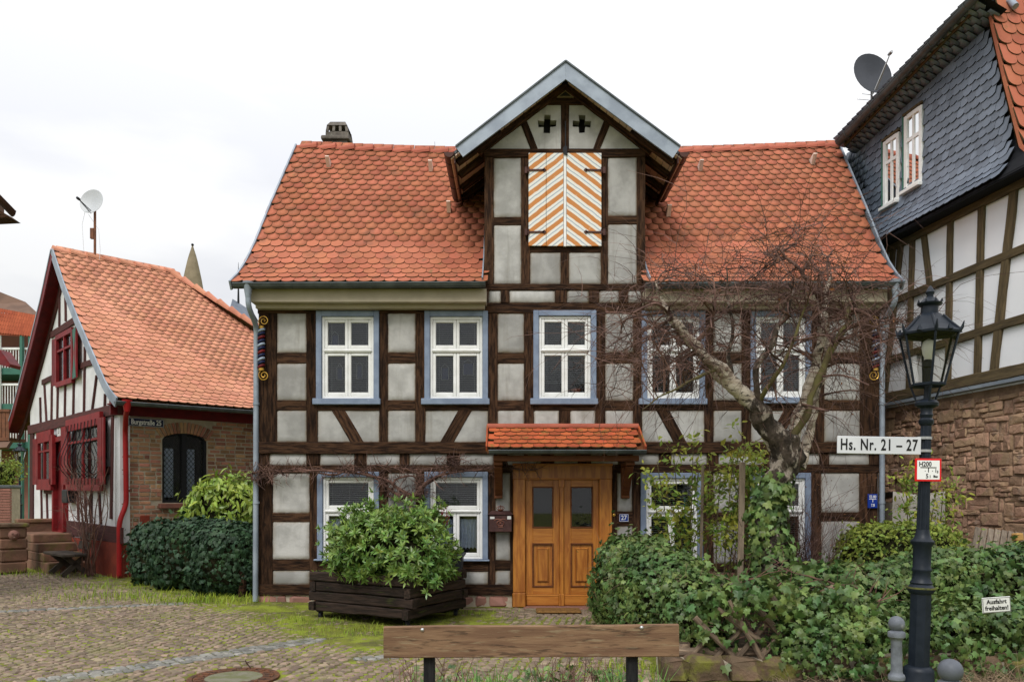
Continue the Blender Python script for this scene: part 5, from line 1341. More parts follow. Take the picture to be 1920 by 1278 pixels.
# red downpipe on the corner
P = [BP(238, 768, .80), BP(236, 778, .55), BP(224, 806, .12), BP(227, 945, .12), BP(208, 978, .16), BP(209, 1076, .16)]
P[4] = L3(-.06, -.14, P[4].z); P[3] = L3(.10, -.08, P[3].z); P[2] = L3(.08, -.08, P[2].z); P[5] = L3(-.06, -.14, .14)
pp = bend(P); pipe('downpipe', pp, .052, 'red_b', lh, True, 12)
m = MB(); m.obox(L3(.50, .0, 1.28), (LB, LG, UPV), (.09, .05, .11), .01); m.build('meter_box', 'redstone', lh)
ssn = thing('street_name_sign', 'dark blue enamel street sign with white lettering on the brick wall', 'street sign', L3(.52, -.03, 3.30))
m = MB(); m.obox(L3(.525, -.02, 3.385), (LB, LG, UPV), (.375, .012, .087), .006); m.build('plate', 'sign_n', ssn)
m = MB()
for z_, in ((3.385 + .078,), (3.385 - .078,)): m.obox(L3(.525, -.0335, z_), (LB, LG, UPV), (.36, .0015, .003))
for s_ in (.525 - .36, .525 + .36): m.obox(L3(s_, -.0335, 3.385), (LB, LG, UPV), (.003, .0015, .075))
m.build('border', 'wink', ssn)
text_part('Burgstraße 25', .150, facing(L3(.525, -.034, 3.383), LB), 'wink', ssn, .74, .0035)
# dish on the ridge
YD = 20.05
dl = thing('satellite_dish', 'pale grey satellite dish on a brown mast above the left roof', 'satellite dish', at(178, 478, YD))
m = MB(); m.tube([at(178, 500, YD), at(178, 385, YD)], .032, 8); m.obox(at(173.5, 438, YD), ((1, 0, 0), (0, 1, 0), (0, 0, 1)), (.045, .04, .13)); m.build('mast', 'rustmast', dl, smooth=40)
def dish(c, r, nrm, mt, parent, lnb_off, tall=1.08, mt2='iron'):
    n = Vector(nrm).normalized(); m = MB()
    pr = [(0.0, -.16 * r), (.35 * r, -.14 * r), (.7 * r, -.075 * r), (r, .0), (r * 1.01, -.015 * r), (.7 * r, -.10 * r), (.2 * r, -.18 * r)]
    m.lathe(pr, c, 28, axis=n, caps=False); m.build('reflector', mt, parent, smooth=40)
    L = Vector(c) + n * (r * .95) + Vector(lnb_off); m = MB()
    m.tube([Vector(c) - UPV * r * .98, L], .012, 5); m.tube([Vector(c) - UPV * r * .9 + Vector((.12 * r, 0, 0)), L], .01, 5); m.lathe([(.03, -.05), (.035, .0), (.03, .05)], L, 10, axis=n); m.build('feed_arm', mt2, parent, smooth=50)
dish(at(171, 377, YD - .12), 23.5 / FPX * YD, (-.15, -1, .18), 'dish_l', dl, (-.12, 0, -.10))
m = MB(); m.tube([at(160, 395, YD), at(154, 420, YD), at(157, 470, YD), at(158, 485, YD)], .005, 4); m.tube([at(166, 402, YD), at(185, 430, YD), at(188, 470, YD), at(186, 488, YD)], .005, 4); m.build('cable', 'sign_w', dl)

# ================================================================ RIGHT HOUSE (slate, white timbering, rubble base)
RA = Vector((6.836, 14.6, 0)); RD = Vector((.1496, -.9888, 0)); RN = Vector((-.9888, -.1496, 0))
rh = thing('slate_clad_house', 'tall house with blue slate cladding over white timbering and rubble wall', 'house', (8.5, 13.0, 0))
def RP(px, py, off=0.0): return onplane(px, py, RA + RN * off, RN)
def R3(u, o, z): return RA + RD * u + RN * o + UPV * z
ztop = lambda u: 8.60 + .134 * u
m = MB(); m.prism([R3(-4, -.02, 3.4), R3(3.9, -.02, 3.4), R3(3.9, -.02, 6.5), R3(-4, -.02, 6.5)], -RN * .2); m.build('rendered_wall', 'limewash_r', rh)
m = MB(); m.prism([R3(-4, .0, -.1), R3(3.9, .0, -.1), R3(3.9, .0, 3.42), R3(-4, .0, 3.38)], -RN * .3); rw = m.build('rubble_wall', 'rub_mortar', rh)
m = MB(); m.prism([R3(3.85, -.1, 0), R3(3.85, -5, 0), R3(3.85, -5, 6.4), R3(3.85, -.1, 6.4)], -RD * .1); m.prism([R3(-4, -.1, 0), R3(-4, -5, 0), R3(-4, -5, 8), R3(-4, -.1, 8)], RD * .1); m.build('end_wall', 'limewash_r', rh)
m = MB(); m.prism([R3(-4, .0, 6.4), R3(3.3, .0, 6.4), R3(2.68, .0, ztop(2.68)), R3(-4, .0, ztop(-4))], -RN * .15); rs = m.build('slate_cladding', 'slate_bk', rh)
# rubble stones
A = []; V = []; z = .05
RUB2 = [proto_rubble(20 + i) for i in range(8)]
CU, CZ = .095, .075; NU, NZ = 56, 44; occ = np.zeros((NU, NZ), bool)   # broken courses of uneven blocks
for iz in range(NZ):
    for iu in range(NU):
        if occ[iu, iz]: continue
        w = random.choice((1, 2, 2, 3, 3, 4, 5)); h = random.choice((1, 1, 2, 2, 3))
        if w == 1: h = min(h, 2)
        while w > 1 and (iu + w > NU or occ[iu:iu + w, iz].any()): w -= 1
        while h > 1 and (iz + h > NZ or occ[iu:iu + w, iz:iz + h].any()): h -= 1
        occ[iu:iu + w, iz:iz + h] = True
        u = -1.6 + (iu + w / 2) * CU; z = .04 + (iz + h / 2) * CZ + .05 * math.sin(u * 1.7) ; a = random.uniform(-.08, .08)
        if z > 3.36: continue
        A.append(frame((RD * math.cos(a) + UPV * math.sin(a)) * (w * CU / 2 * random.uniform(.94, 1.06)), -RN * random.uniform(.012, .04), (UPV * math.cos(a) - RD * math.sin(a)) * (h * CZ / 2 * random.uniform(.92, 1.06)), R3(u, .005 + random.uniform(-.015, .02), z))); V.append(random.randrange(8))
pieces('rubble_stone', RUB2, A, V, 'rubble', rw, 300, 'rubble_field', smooth=38)
m = MB(); m.beam(R3(-3.8, .09, 3.43), R3(3.9, .09, 3.47), .05, .14, UPV); m.build('wall_coping_flashing', 'zinc', rh)
# timbers
def rt(name, x0, y0, x1, y1, w, off=.0): return timber(name, RP(x0, y0, off), RP(x1, y1, off), w, .05, rh, 'olive_t', nrm=RN, jit=.008)
timber('wall_plate', R3(-3.5, .02, 6.30), R3(3.85, .02, 6.30), .16, .06, rh, 'olive_t', nrm=RN)
timber('rail', R3(-3.2, .005, RP(1680, 567).z), R3(3.85, .005, RP(1883, 480).z), .13, .05, rh, 'olive_t', nrm=RN); timber('rail', R3(-3.2, .005, RP(1655, 686).z), R3(3.85, .005, RP(1920, 595).z), .13, .05, rh, 'olive_t', nrm=RN); timber('sill_beam', R3(-3.3, .012, 3.57), R3(3.85, .012, 3.62), .17, .06, rh, 'olive_t', nrm=RN)
for q, w in (((1690, 452, 1657, 757), .13), ((1711, 440, 1703, 748), .12), ((1731, 432, 1744, 540), .12), ((1782, 405, 1777, 735), .12), ((1841, 372, 1832, 722), .13), ((1903, 340, 1861, 716), .15), ((1945, 330, 1935, 715), .16), ((1674, 470, 1668, 560), .12)): rt('post', *q, w)
# slates
sprof = [R3(0, .30, 6.38), R3(0, .12, 6.66), R3(0, .03, 7.0), R3(0, .0, 7.6), R3(0, .0, 8.62)]
def proj(p): return (p.x / p.y * FPX + 960, 930 - (p.z - CAMZ) / p.y * FPX)
WINS = ((.05, .43, 7.06, 8.26), (.65, 1.05, 7.13, 8.44))
def skip_sl(p):
    q = p - RA; u = q.dot(RD)
    if q.z > ztop(u) - .10: return True
    if u > 3.30 - (q.z - 6.8) * .262 - .25: return True
    return any(a - .06 < u < b_ + .06 and c - .13 < q.z < d_ - .0 for a, b_, c, d_ in WINS)
A = slope_frames(sprof + [R3(0, .0, 9.2)], RD, lambda v: -2.4, lambda v: 3.5, .165, .135, tilt=.11, skip=skip_sl, jit=.006)
A = [a @ np.array([[math.cos(.16), math.sin(.16), 0, 0], [-math.sin(.16), math.cos(.16), 0, 0], [0, 0, 1, 0], [0, 0, 0, 1]]) for a in A]
pieces('slate', proto_slate(.195, .24), A, None, ['slate', 'slate_rim'], rs, 300, 'slate_field')
m = MB(); q = [(o, z_ - .03) for o, z_ in ((.30, 6.38), (.12, 6.66), (.0, 7.0))]
for i in range(2): m.add([R3(-4, q[i][0], q[i][1]), R3(3.6, q[i][0], q[i][1]), R3(3.5, q[i + 1][0], q[i + 1][1]), R3(-4, q[i + 1][0], q[i + 1][1])], [(0, 1, 2, 3)])
m.obox(R3(-.1, .14, 6.36), (RD, RN, UPV), (3.9, .15, .03)); m.build('slate_kick', 'slate_bk', rh)
# slated cove under the gutter
A = []
for r_ in range(4):
    for i in range(50):
        u = -3.3 + i * .155 + (r_ % 2) * .08
        if u > 2.75 or u < -.85: continue
        f = r_ / 3.6; d1 = (RN * .42 + UPV * .17).normalized(); nn = RD.cross(d1); p = R3(u, .42 * f + .0, ztop(u) - .02 + .17 * f)
        A.append(frame(RD, d1, nn, p + nn * (.012 + .004 * (3 - r_))))
joined('cove_slates', [proto_slate(.18, .20)], A, [0] * len(A), ['slate', 'slate_rim'], rh)
m = MB(); m.add([R3(-.9, -.02, ztop(-.9) - .03), R3(2.9, -.02, ztop(2.9) - .03), R3(2.9, .43, ztop(2.9) + .17), R3(-.9, .43, ztop(-.9) + .15)], [(0, 1, 2, 3)]); m.build('cove', 'slate_bk', rh)
gutter('gutter', R3(-.78, .45, 8.72 + .152 * -.78), R3(3.4, .45, 8.72 + .152 * 3.4), .08, 'zinc_d', rh, .8)
m = MB(); m.prism([R3(-.75, .36, 8.66 + .152 * -.75), R3(2.6, .36, 8.66 + .152 * 2.6), R3(2.2, -2.6, 10.9), R3(-3.5, -2.6, 10.4)], UPV * -.06); m.build('upper_roof', 'tile_rim', rh)
# the two white windows
for a, b_, c, d_ in WINS:
    m = MB()
    for u in (a, b_): m.obox(R3(u, .0, (c + d_) / 2), (RD, RN, UPV), (.04, .06, (d_ - c) / 2), .005)
    for zz in (c + .03, d_ - .03): m.obox(R3((a + b_) / 2, .0, zz), (RD, RN, UPV), ((b_ - a) / 2 - .041, .058, .04), .005)
    m.obox(R3((a + b_) / 2, .0, c + (d_ - c) * .66), (RD, RN, UPV), ((b_ - a) / 2 - .04, .05, .03)); m.obox(R3((a + b_) / 2, .0, (c + d_) / 2), (RD, RN, UPV), (.028, .045, (d_ - c) / 2 - .07))
    w = m.build('window', 'white', rh)
    m = MB(); m.obox(R3((a + b_) / 2, .05, c - .03), (RD, RN, UPV), ((b_ - a) / 2 + .06, .09, .03), .006); m.build('sill', 'white', w)
    m = MB(); m.obox(R3((a + b_) / 2, .03, (c + d_) / 2), (RD, RN, UPV), ((b_ - a) / 2 - .04, .002, (d_ - c) / 2 - .06)); m.build('pane', 'glass', w)
    m = MB(); m.obox(R3((a + b_) / 2, .006, (c + d_) / 2 - .0), (RD, RN, UPV), ((b_ - a) / 2 + .04, .006, (d_ - c) / 2)); 
    m = MB(); m.obox(R3(a - .055, .02, (c + d_) / 2), (RD, RN, UPV), (.008, .055, (d_ - c) / 2 + .02)); m.build('window_reveal', 'teal', w)
    m = MB(); m.obox(R3((a + b_) / 2, .025, d_ + .035), (RD, RN, UPV), ((b_ - a) / 2 + .06, .05, .02)); m.build('window_head', 'olive_t', w)
    m = MB(); m.obox(R3((a + b_) / 2 + .06, .012, (c + d_) / 2), (RD, RN, UPV), ((b_ - a) / 2 - .14, .002, (d_ - c) / 2 - .08)); m.build('curtain', 'curtain', w)
# red tiled roof slope at the near end
rprof = [(3.62, 6.40), (3.30, 6.75), (2.98, 7.9), (2.66, 9.15)]
m = MB(); b0 = len(m.v)
for u, z_ in rprof: m.v += [tuple(R3(u - .10, .06, z_)), tuple(R3(u - .10, -3.2, z_))]
for i in range(3): m.f.append((2 * i, 2 * i + 1, 2 * i + 3, 2 * i + 2)); m.mi.append(0)
nroof = m.build('end_roof', 'tile_rim', rh)
A = slope_frames([R3(u, 0, z_) for u, z_ in rprof], -RN, lambda v: .0, lambda v: 2.4, .225, .185, lift=.03)
pieces('roof_tile', proto_tile(.219, .38, .02), A, None, ['tile', 'tile_rim'], nroof)
m = MB(); pts = [R3(u + .0, .10, z_ + .02) for u, z_ in rprof]
for a, b_ in zip(pts, pts[1:]): m.beam(a, b_, .03, .05, RN)
m.build('verge_trim', 'tile', nroof)
m = MB(); m.tube([R3(2.55, -.25, 9.22), R3(2.75, -.2, 9.2), R3(2.85, -.2, 9.05)], .05, 8); m.build('drain_elbow', 'zinc', rh, smooth=50)
m = MB(); m.obox(R3(2.45, -.5, 9.35), (RD, RN, UPV), (.2, .5, .13)); m.build('box_gutter', 'slate_bk', rh)
# dark dish
YD = 15.8
dr = thing('satellite_dish', 'dark graphite satellite dish on the right-hand roof edge', 'satellite dish', at(1633, 195, YD))
m = MB(); m.tube([at(1634, 215, YD + .1), at(1634, 165, YD + .12)], .025, 8); m.tube([at(1634, 178, YD), at(1615, 176, YD - .3), at(1607, 186, YD - .3), at(1630, 188, YD)], .006, 4); m.build('mast', 'steel', dr, smooth=40)
dish(at(1637, 137, YD), 40 / FPX * YD, (.22, -1, .16), 'dish_d', dr, (.12, .1, .17), mt2='steel')

# ================================================================ FAR THINGS
sp = thing('church_spire', 'weathered stone church spire behind the left roof', 'spire', (X_(361, 60), 60, 1.2))
m = MB(); k = 60 / FPX
prf = [(1.7, 1.0), (1.7, 13.5), (1.25, 14.5)] + [(r * k, Z_(y, 60)) for r, y in ((22, 560), (19.8, 545), (16.6, 525), (12.6, 505), (8.9, 488), (6, 477), (2.5, 466), (1.2, 461))]
m.lathe(prf, (X_(361, 60), 60, 0), 14); m.build('tower', 'spire', sp, smooth=30)
m = MB(); m.lathe([(.0, -.12), (.1, -.05), (.1, .05), (0, .12)], (X_(361, 60), 60, Z_(459, 60)), 10); m.build('ball_finial', 'iron', sp, smooth=60)
fs = thing('slate_roofed_house', 'far slate roof with a thin spike glimpsed beside the left downpipe', 'house', (X_(440, 45), 47, .8))
m = MB(); Yq = 45; m.add([at(425, 598, Yq), at(475, 640, Yq), at(475, 585, Yq + 2), at(436, 560, Yq + 2), Vector((X_(425, Yq), Yq + 5, Z_(598, Yq))), Vector((X_(475, Yq), Yq + 5, Z_(640, Yq)))], [(0, 1, 2, 3), (4, 3, 2, 5), (0, 3, 4)]); m.build('roof', 'slate', fs)
m = MB(); m.box(X_(425, Yq), X_(480, Yq), Yq + .2, Yq + 4.8, .8, Z_(600, Yq)); m.build('wall', 'limewash', fs)
m = MB(); m.tube([at(447, 575, Yq + 2), at(447, 492, Yq + 2)], [.08, .01], 6); m.build('spike', 'iron', fs)
gb = thing('balcony_building', 'far building with orange tiled band and teal balconies at left edge', 'building', (X_(-10, 38), 40, .7))
Yq = 38; xa, xb = X_(-120, Yq), X_(72, Yq)
m = MB(); m.box(xa, xb - .6, Yq + 2.2, Yq + 9, .6, Z_(590, Yq)); m.build('wall', 'farwall', gb)
m = MB(); m.add([at(-120, 500, Yq + 1.2), at(48, 566, Yq + 1.2), at(76, 592, Yq), at(-120, 576, Yq), at(-120, 500, Yq + 6), at(48, 566, Yq + 6)], [(3, 2, 1, 0), (0, 1, 5, 4)]); m.build('upper_roof', 'brtile', gb)
m = MB(); m.add([at(-120, 576, Yq), at(74, 593, Yq), at(72, 632, Yq - .3), at(-120, 620, Yq - .3)], [(0, 3, 2, 1)])
A = []
m.build('tiled_band', 'fartile', gb)
for j in range(6):
    for i in range(17):
        f = j / 6; px = -5 + i * 4.7 + (j % 2) * 2.3; top = 577 + (593 - 577) * (px + 5) / 79; bot = 624 + 8 * (px + 5) / 79
        A.append(frame((1, 0, 0), (0, .1, .99), (0, -.99, .1), at(px, bot + (top - bot) * (j / 6.0), Yq - .32 + .05 * j)))
pieces('band_tile', proto_tile(.115, .2, .02, flat=True), A, None, ['fartile', 'tile_rim'], gb, 300)
for py in (690, 757, 828):
    m = MB(); m.box(xa, X_(62, Yq), Yq - .1, Yq + 2.2, Z_(py + 12, Yq), Z_(py, Yq)); m.build('balcony_slab', 'teal', gb)
    m = MB(); x = X_(-30, Yq)
    while x < X_(62, Yq): m.box(x, x + .03, Yq - .09, Yq - .06, Z_(py, Yq), Z_(py - 34, Yq)); x += .13
    m.box(xa, X_(62, Yq), Yq - .12, Yq - .04, Z_(py - 34, Yq), Z_(py - 38, Yq)); m.build('railing', 'white', gb)
for px, mt in ((3, 'white'), (46, 'teal'), (62, 'teal')):
    m = MB(); m.box(X_(px - 2, Yq), X_(px + 2.5, Yq), Yq - .3, Yq - .12, .6, Z_(630, Yq)); m.build('balcony_post', mt, gb)
ev = thing('dark_eaves_house', 'dark gutter corner of a roof poking in at the upper left edge', 'house', (-9.5, 13, 0))
Yq = 13.0; g0, g1_ = at(-60, 330, Yq), at(22, 402, Yq)
gutter('gutter', at(24, 398, Yq + .05), at(-140, 230, Yq - 1.2), .075, 'copper', ev)
m = MB(); m.prism([at(8, 392, Yq + .3), at(-150, 225, Yq - 1.0), at(-420, 180, Yq - .6), at(-330, 330, Yq + .8)], (0, 0, -.10)); m.build('roof', 'brtile', ev)
m = MB(); m.prism([at(18, 407, Yq + .06), at(2, 396, Yq + .06), at(-40, 396, Yq + .1), at(-40, 410, Yq + .1)], (0, .3, 0)); m.build('rafter_end', 'timber', ev)
m = MB(); m.box(X_(-420, Yq), X_(-120, Yq), Yq - 1, Yq + .5, 0, Z_(400, Yq)); m.build('wall', 'limewash', ev)
wb_ = thing('wooden_balcony_house', 'dark wooden balcony and red eaves end at the far left edge', 'house', (X_(-40, 23), 23.5, .2))
Yq = 23.0
m = MB(); m.box(X_(-330, Yq), X_(-230, Yq), Yq, Yq + 3, .1, Z_(690, Yq)); m.build('wall', 'limewash', wb_)
m = MB()
for i in range(9): px = -46 + i * 7.2; m.box(X_(px, Yq - .5), X_(px + 6.2, Yq - .5), Yq - .52, Yq - .48, Z_(822, Yq - .5), Z_(770 - 0.3 * i, Yq - .5))
m.box(X_(-46, Yq - .5), X_(19, Yq - .5), Yq - .55, Yq + .2, Z_(826, Yq - .5), Z_(820, Yq - .5)); m.box(X_(-46, Yq - .5), X_(19, Yq - .5), Yq - .55, Yq - .45, Z_(772, Yq - .5), Z_(767, Yq - .5)); m.build('balcony', 'rustmast', wb_)
m = MB(); m.prism([at(-60, 828, Yq - .5), at(20, 826, Yq - .5), at(12, 838, Yq - .8), at(-60, 842, Yq - .8)], (0, .1, -.05)); m.build('pent_roof', 'brtile', wb_)
m = MB(); m.prism([at(-60, 645, Yq - .4), at(0, 655, Yq - .4), at(19, 682, Yq - .5), at(17, 688, Yq - .5), at(-60, 668, Yq - .4)], (0, .5, 0)); m.build('eaves', 'red_p', wb_)
# ================================================================ GROUND AND PAVING
def mossy(x, y):
    d = (x + 2.5) * .746 + (y - 9.6) * .666            # beyond the line from the left bench to the planter
    z = sstep(-.55, .75, d + .5 * mnoise.noise(Vector((x * .9, y * .9, 0)))) * sstep(8.6, 9.8, y)
    z *= 1 - .62 * sstep(-.6, .4, x)
    return z
m = MB(); xs = [-400, -120, -60, -30, -20] + list(np.arange(-15, 15.1, 1.0)) + [20, 30, 60, 120, 400]; ys = [-60, -20, -5, 0] + list(np.arange(2, 30.1, 1.0)) + [34, 40, 46, 52, 60, 80, 120, 300, 900]
for y in ys:
    for x in xs: m.v.append((x, y, gz(x, y) - .035))
nx = len(xs)
for j in range(len(ys) - 1):
    for i in range(nx - 1): m.f.append((j * nx + i, j * nx + i + 1, (j + 1) * nx + i + 1, (j + 1) * nx + i)); m.mi.append(0)
g_ = m.build('ground', 'ground', None, smooth=180, origin=(0, 0, 0)); g_['kind'] = 'structure'
m = MB(); x0, x1, y0, y1 = -13.0, 2.6, 5.2, 19.0; NX, NY = 200, 210
for j in range(NY + 1):
    for i in range(NX + 1):
        x = x0 + (x1 - x0) * i / NX; y = y0 + (y1 - y0) * j / NY; mo = mossy(x, y)
        m.v.append((x, y, gz(x, y) - .012 + mo * (.010 + .014 * mnoise.noise(Vector((x * 3.1, y * 3.1, 2))) + .009 * mnoise.noise(Vector((x * 9, y * 9, 5))))))
for j in range(NY):
    for i in range(NX): m.f.append((j * (NX + 1) + i, j * (NX + 1) + i + 1, (j + 1) * (NX + 1) + i + 1, (j + 1) * (NX + 1) + i)); m.mi.append(0)
pave = m.build('pavement', 'ground', None, smooth=180, origin=(0, 0, 0)); pave['kind'] = 'structure'
MHX, MHY, MHR = X_(437, 7.9), 7.92, .44
strips = [((-4.6, 7.75), (-2.45, 10.0), .17), ((-8.2, 11.8), (-5.3, 12.8), .10), ((-1.75, 8.8), (-.2, 9.5), .11), ((-3.3, 5.6), (.6, 7.5), .10)]
def strip_d(x, y):
    best = (9, 0, 0)
    for (a, b, w) in strips:
        dx, dy = b[0] - a[0], b[1] - a[1]; L = math.hypot(dx, dy); t = ((x - a[0]) * dx + (y - a[1]) * dy) / L
        d = abs((x - a[0]) * -dy + (y - a[1]) * dx) / L
        if -.1 < t < L + .1 and d < w and d < best[0]: best = (d, math.atan2(dy, dx), 1)
    return best
cob = [proto_stone(1, 1, 1, 50 + i, .10, .34) for i in range(6)]
A = []; V = []
W = 1.32; nst = 12
for c in range(-11, 4):
    for j in range(0, 125):
        for i in range(nst):
            u = (i + .5 + random.uniform(-.12, .12)) / nst * 2 - 1
            x = (c + u / 2) * W; y = 5.0 + j * .122 + .34 * (1 - u * u) + random.uniform(-.012, .012)
            x, y = x * .985 + y * .17, y * .985 - x * .17         # the fans run a little askew
            x -= 1.2
            if x < -.72 * y - .6 or x > .26 * y + .3 or y > 18 or y < 5.3: continue
            if x > 1.5 and y > 7.72: continue
            if y > 12.95 and x > -4.25: continue
            q = Vector((x, y, 0)) - LC
            if q.dot(LB) > -.05 and q.dot(LG) > -.12: continue
            if math.hypot(x - MHX, y - MHY) < MHR + .05: continue
            if strip_d(x, y)[0] < 1: continue
            ang = math.atan2(-.34 * 2 * u * 2, W) + random.uniform(-.08, .08) - .17
            mo = mossy(x, y); z = gz(x, y) - .030 + random.uniform(-.006, .005) - mo * .010
            if mo > .8 and random.random() < .30: continue
            sx, sy = .045 * random.uniform(.84, 1.06), .050 * random.uniform(.84, 1.05)
            tx, ty = random.uniform(-.03, .03), random.uniform(-.03, .03)
            ca, sa = math.cos(ang), math.sin(ang)
            A.append(frame((ca * sx, sa * sx, tx * sx), (-sa * sy, ca * sy, ty * sy), (0, 0, .034), (x, y, z))); V.append(random.randrange(6))
pieces('cobble', cob, A, V, 'cobble', pave, 260, 'cobble_field', smooth=35)
A = []; V = []
for (a, b, w) in strips:
    dx, dy = b[0] - a[0], b[1] - a[1]; L = math.hypot(dx, dy); th = math.atan2(dy, dx); rows = max(2, round(2 * w / .11)); s = 0
    ca, sa = math.cos(th), math.sin(th)
    for r_ in range(rows):
        s = random.uniform(0, .08)
        while s < L:
            l = random.uniform(.09, .15); o = (r_ + .5) / rows * 2 * w - w; x = a[0] + ca * (s + l / 2) - sa * o; y = a[1] + sa * (s + l / 2) + ca * o
            if math.hypot(x - MHX, y - MHY) > MHR + .05: A.append(frame((ca * (l / 2 - .006), sa * (l / 2 - .006), 0), (-sa * .05, ca * .05, 0), (0, 0, .034), (x, y, gz(x, y) - .029 + random.uniform(-.004, .004)))); V.append(random.randrange(6))
            s += l
pieces('grey_cobble', cob, A, V, 'cobble_g', pave, 40, 'grey_cobble_field', smooth=35)
# brick-like setts before the door
A = []; V = []
for j in range(5):
    for i in range(16):
        x = -.2 + i * .115 + (j % 2) * .05; y = 12.0 + j * .13
        A.append(frame((.052, 0, 0), (0, .058, 0), (0, 0, .03), (x, y, gz(x, y) - .022))); V.append(random.randrange(6))
for i in range(9):
    x = -.9 + i * .2; A.append(frame((.095, 0, 0), (0, .07, 0), (0, 0, .03), (x, 12.72 , gz(x, 12.7) - .017))); V.append(random.randrange(6))
joined('door_setts', cob, A, V, 'cobble', pave, 35)
# grass and weeds on the moss
BL = [blade(1, .09, .5), blade(1, .07, .25), blade(1, .12, .8)]
P = []; S = []
while len(P) < 30000:
    x, y = random.uniform(-9.5, 1.6), random.uniform(7, 17.5)
    if x > -4.2 and y > 12.9: continue
    q = Vector((x, y, 0)) - LC
    if q.dot(LB) > -.1 and q.dot(LG) > -.1: continue
    k = (.06 + mossy(x, y)) * (.12 + .88 * sstep(-.15, .4, mnoise.noise(Vector((x * 2.1, y * 2.1, 7))) + .5 * mnoise.noise(Vector((x * 7, y * 7, 3)))))
    if random.random() < k: P.append((x, y, gz(x, y) - .01)); S.append(random.uniform(.012, .038))
for (cx_, cy_, r_, n_, h_) in ((-2.0, 10.6, .6, 500, .09), (-.6, 12.2, .35, 120, .09), (-4.9, 13.0, .5, 500, .14), (-6.4, 13.6, .8, 700, .13), (-7.8, 15.0, .7, 350, .12), (-3.0, 11.3, .4, 250, .09), (-1.2, 10.5, .35, 180, .07), (1.5, 8.3, .4, 500, .10), (-11.2, 17.6, .7, 300, .16), (-9.2, 16.9, .6, 200, .10)):
    for _ in range(n_): x, y = cx_ + random.gauss(0, r_), cy_ + random.gauss(0, r_ * .45); P.append((x, y, gz(x, y) - .01)); S.append(h_ * random.uniform(.4, 1.1))
n = len(P); a = rng.uniform(0, 6.28, n); S = np.array(S); G = np.zeros((n, 4, 4)); ca, sa = np.cos(a) * S, np.sin(a) * S
G[:, 0, 0] = ca; G[:, 1, 0] = sa; G[:, 0, 1] = -sa; G[:, 1, 1] = ca; G[:, 2, 2] = S; G[:, :3, 3] = P; G[:, 3, 3] = 1
go = joined('grass', BL, G, rng.integers(0, 3, n), 'grass', None); go['label'] = 'short grass and weeds growing over the mossy setts'
# manhole cover
mh = thing('manhole_cover', 'round rusty manhole cover with mossy concrete centre in the cobbles', 'manhole cover', (MHX, MHY, 0))
m = MB(); zz = gz(MHX, MHY); m.lathe([(MHR, zz - .03), (MHR, zz + .010), (MHR - .05, zz + .014), (MHR - .055, zz + .004)], (MHX, MHY, 0), 40, caps=False); m.build('outer_ring', 'rust', mh, smooth=40)
m = MB(); m.lathe([(MHR - .06, zz + .004), (MHR - .06, zz + .012), (MHR - .16, zz + .012), (MHR - .165, zz + .006)], (MHX, MHY, 0), 40, caps=False)
for i in range(20):
    t = i / 20 * 6.283; m.obox((MHX + (MHR - .11) * math.cos(t), MHY + (MHR - .11) * math.sin(t), zz + .013), ((math.cos(t), math.sin(t), 0), (-math.sin(t), math.cos(t), 0), (0, 0, 1)), (.035, .022, .008), .004)
m.build('rim', 'rust', mh, smooth=40)
m = MB(); m.lathe([(0, zz + .009), (MHR - .165, zz + .008), (MHR - .165, zz - .02)], (MHX, MHY, 0), 32, caps=False); m.build('centre', 'concrete', mh, smooth=40)
tw = thing('fallen_twig', 'short dark twig lying on the cobbles beside the manhole cover', 'twig', (X_(465, 8.5), 8.5, 0))
m = MB(); m.tube([(X_(457, 8.55), 8.60, .03), (X_(465, 8.5), 8.45, .04), (X_(478, 8.4), 8.25, .03)], [.006, .008, .004], 5); m.tube([(X_(466, 8.5), 8.44, .04), (X_(474, 8.5), 8.5, .05)], [.005, .003], 4); m.build('stem', 'timber', tw)

# ================================================================ PLANTER, BIN, MAT
PLc = [Vector((-2.88, 11.69, 0)), Vector((-1.39, 10.80, 0)), Vector((-.77, 11.96, 0)), Vector((-2.26, 12.85, 0))]
pl = thing('wooden_planter', 'dark weathered log planter box on iron castors holding the rhododendron', 'planter', (-1.8, 11.8, 0.02))
nl = 4; zb0, zt0 = .13, .71; lh_ = (zt0 - zb0) / nl
for l in range(nl):
    for s in range(4):
        a, b = PLc[s], PLc[(s + 1) % 4]; d = (b - a).normalized(); z = zb0 + lh_ * (l + .5)
        e = .07 + random.uniform(-.015, .02) if (l + s) % 2 else -.055
        nn = Vector((d.y, -d.x, 0)); o = random.uniform(-.016, .016)
        timber('board', a - d * e + UPV * z + nn * o, b + d * e + UPV * z + nn * o, lh_ - .012, .10, pl, 'planter', nrm=nn, jit=.010, ch=.014)
for c in PLc[:3]:
    cc = c + (Vector((-1.83, 11.83, 0)) - c) * .07; m = MB()
    m.box(cc.x - .05, cc.x + .05, cc.y - .05, cc.y + .05, .115, .13); m.box(cc.x - .03, cc.x - .02, cc.y - .03, cc.y + .03, .03, .12); m.box(cc.x + .02, cc.x + .03, cc.y - .03, cc.y + .03, .03, .12); m.lathe([(.055, -.018), (.055, .018)], (cc.x, cc.y, .065), 12, axis=(1, 0, 0)); m.build('castor', 'iron', pl)
m = MB(); m.add([p + UPV * .62 for p in PLc], [(0, 1, 2, 3)]); m.build('soil', 'soil', pl)
A = leaf_mats(np.array([PLc[0] * (1 - t) + PLc[1] * t + UPV * (zt0 + .0) + Vector((random.gauss(0, .05), random.gauss(0, .04) + .03, random.uniform(-.05, .012))) for t in rng.uniform(0, 1, 260) ** 1.6]), np.tile([0, -.3, 1.], (260, 1)), .03)
joined('moss_tufts', [leaf_simple(1, .7)], A, [0] * len(A), 'moss', pl)
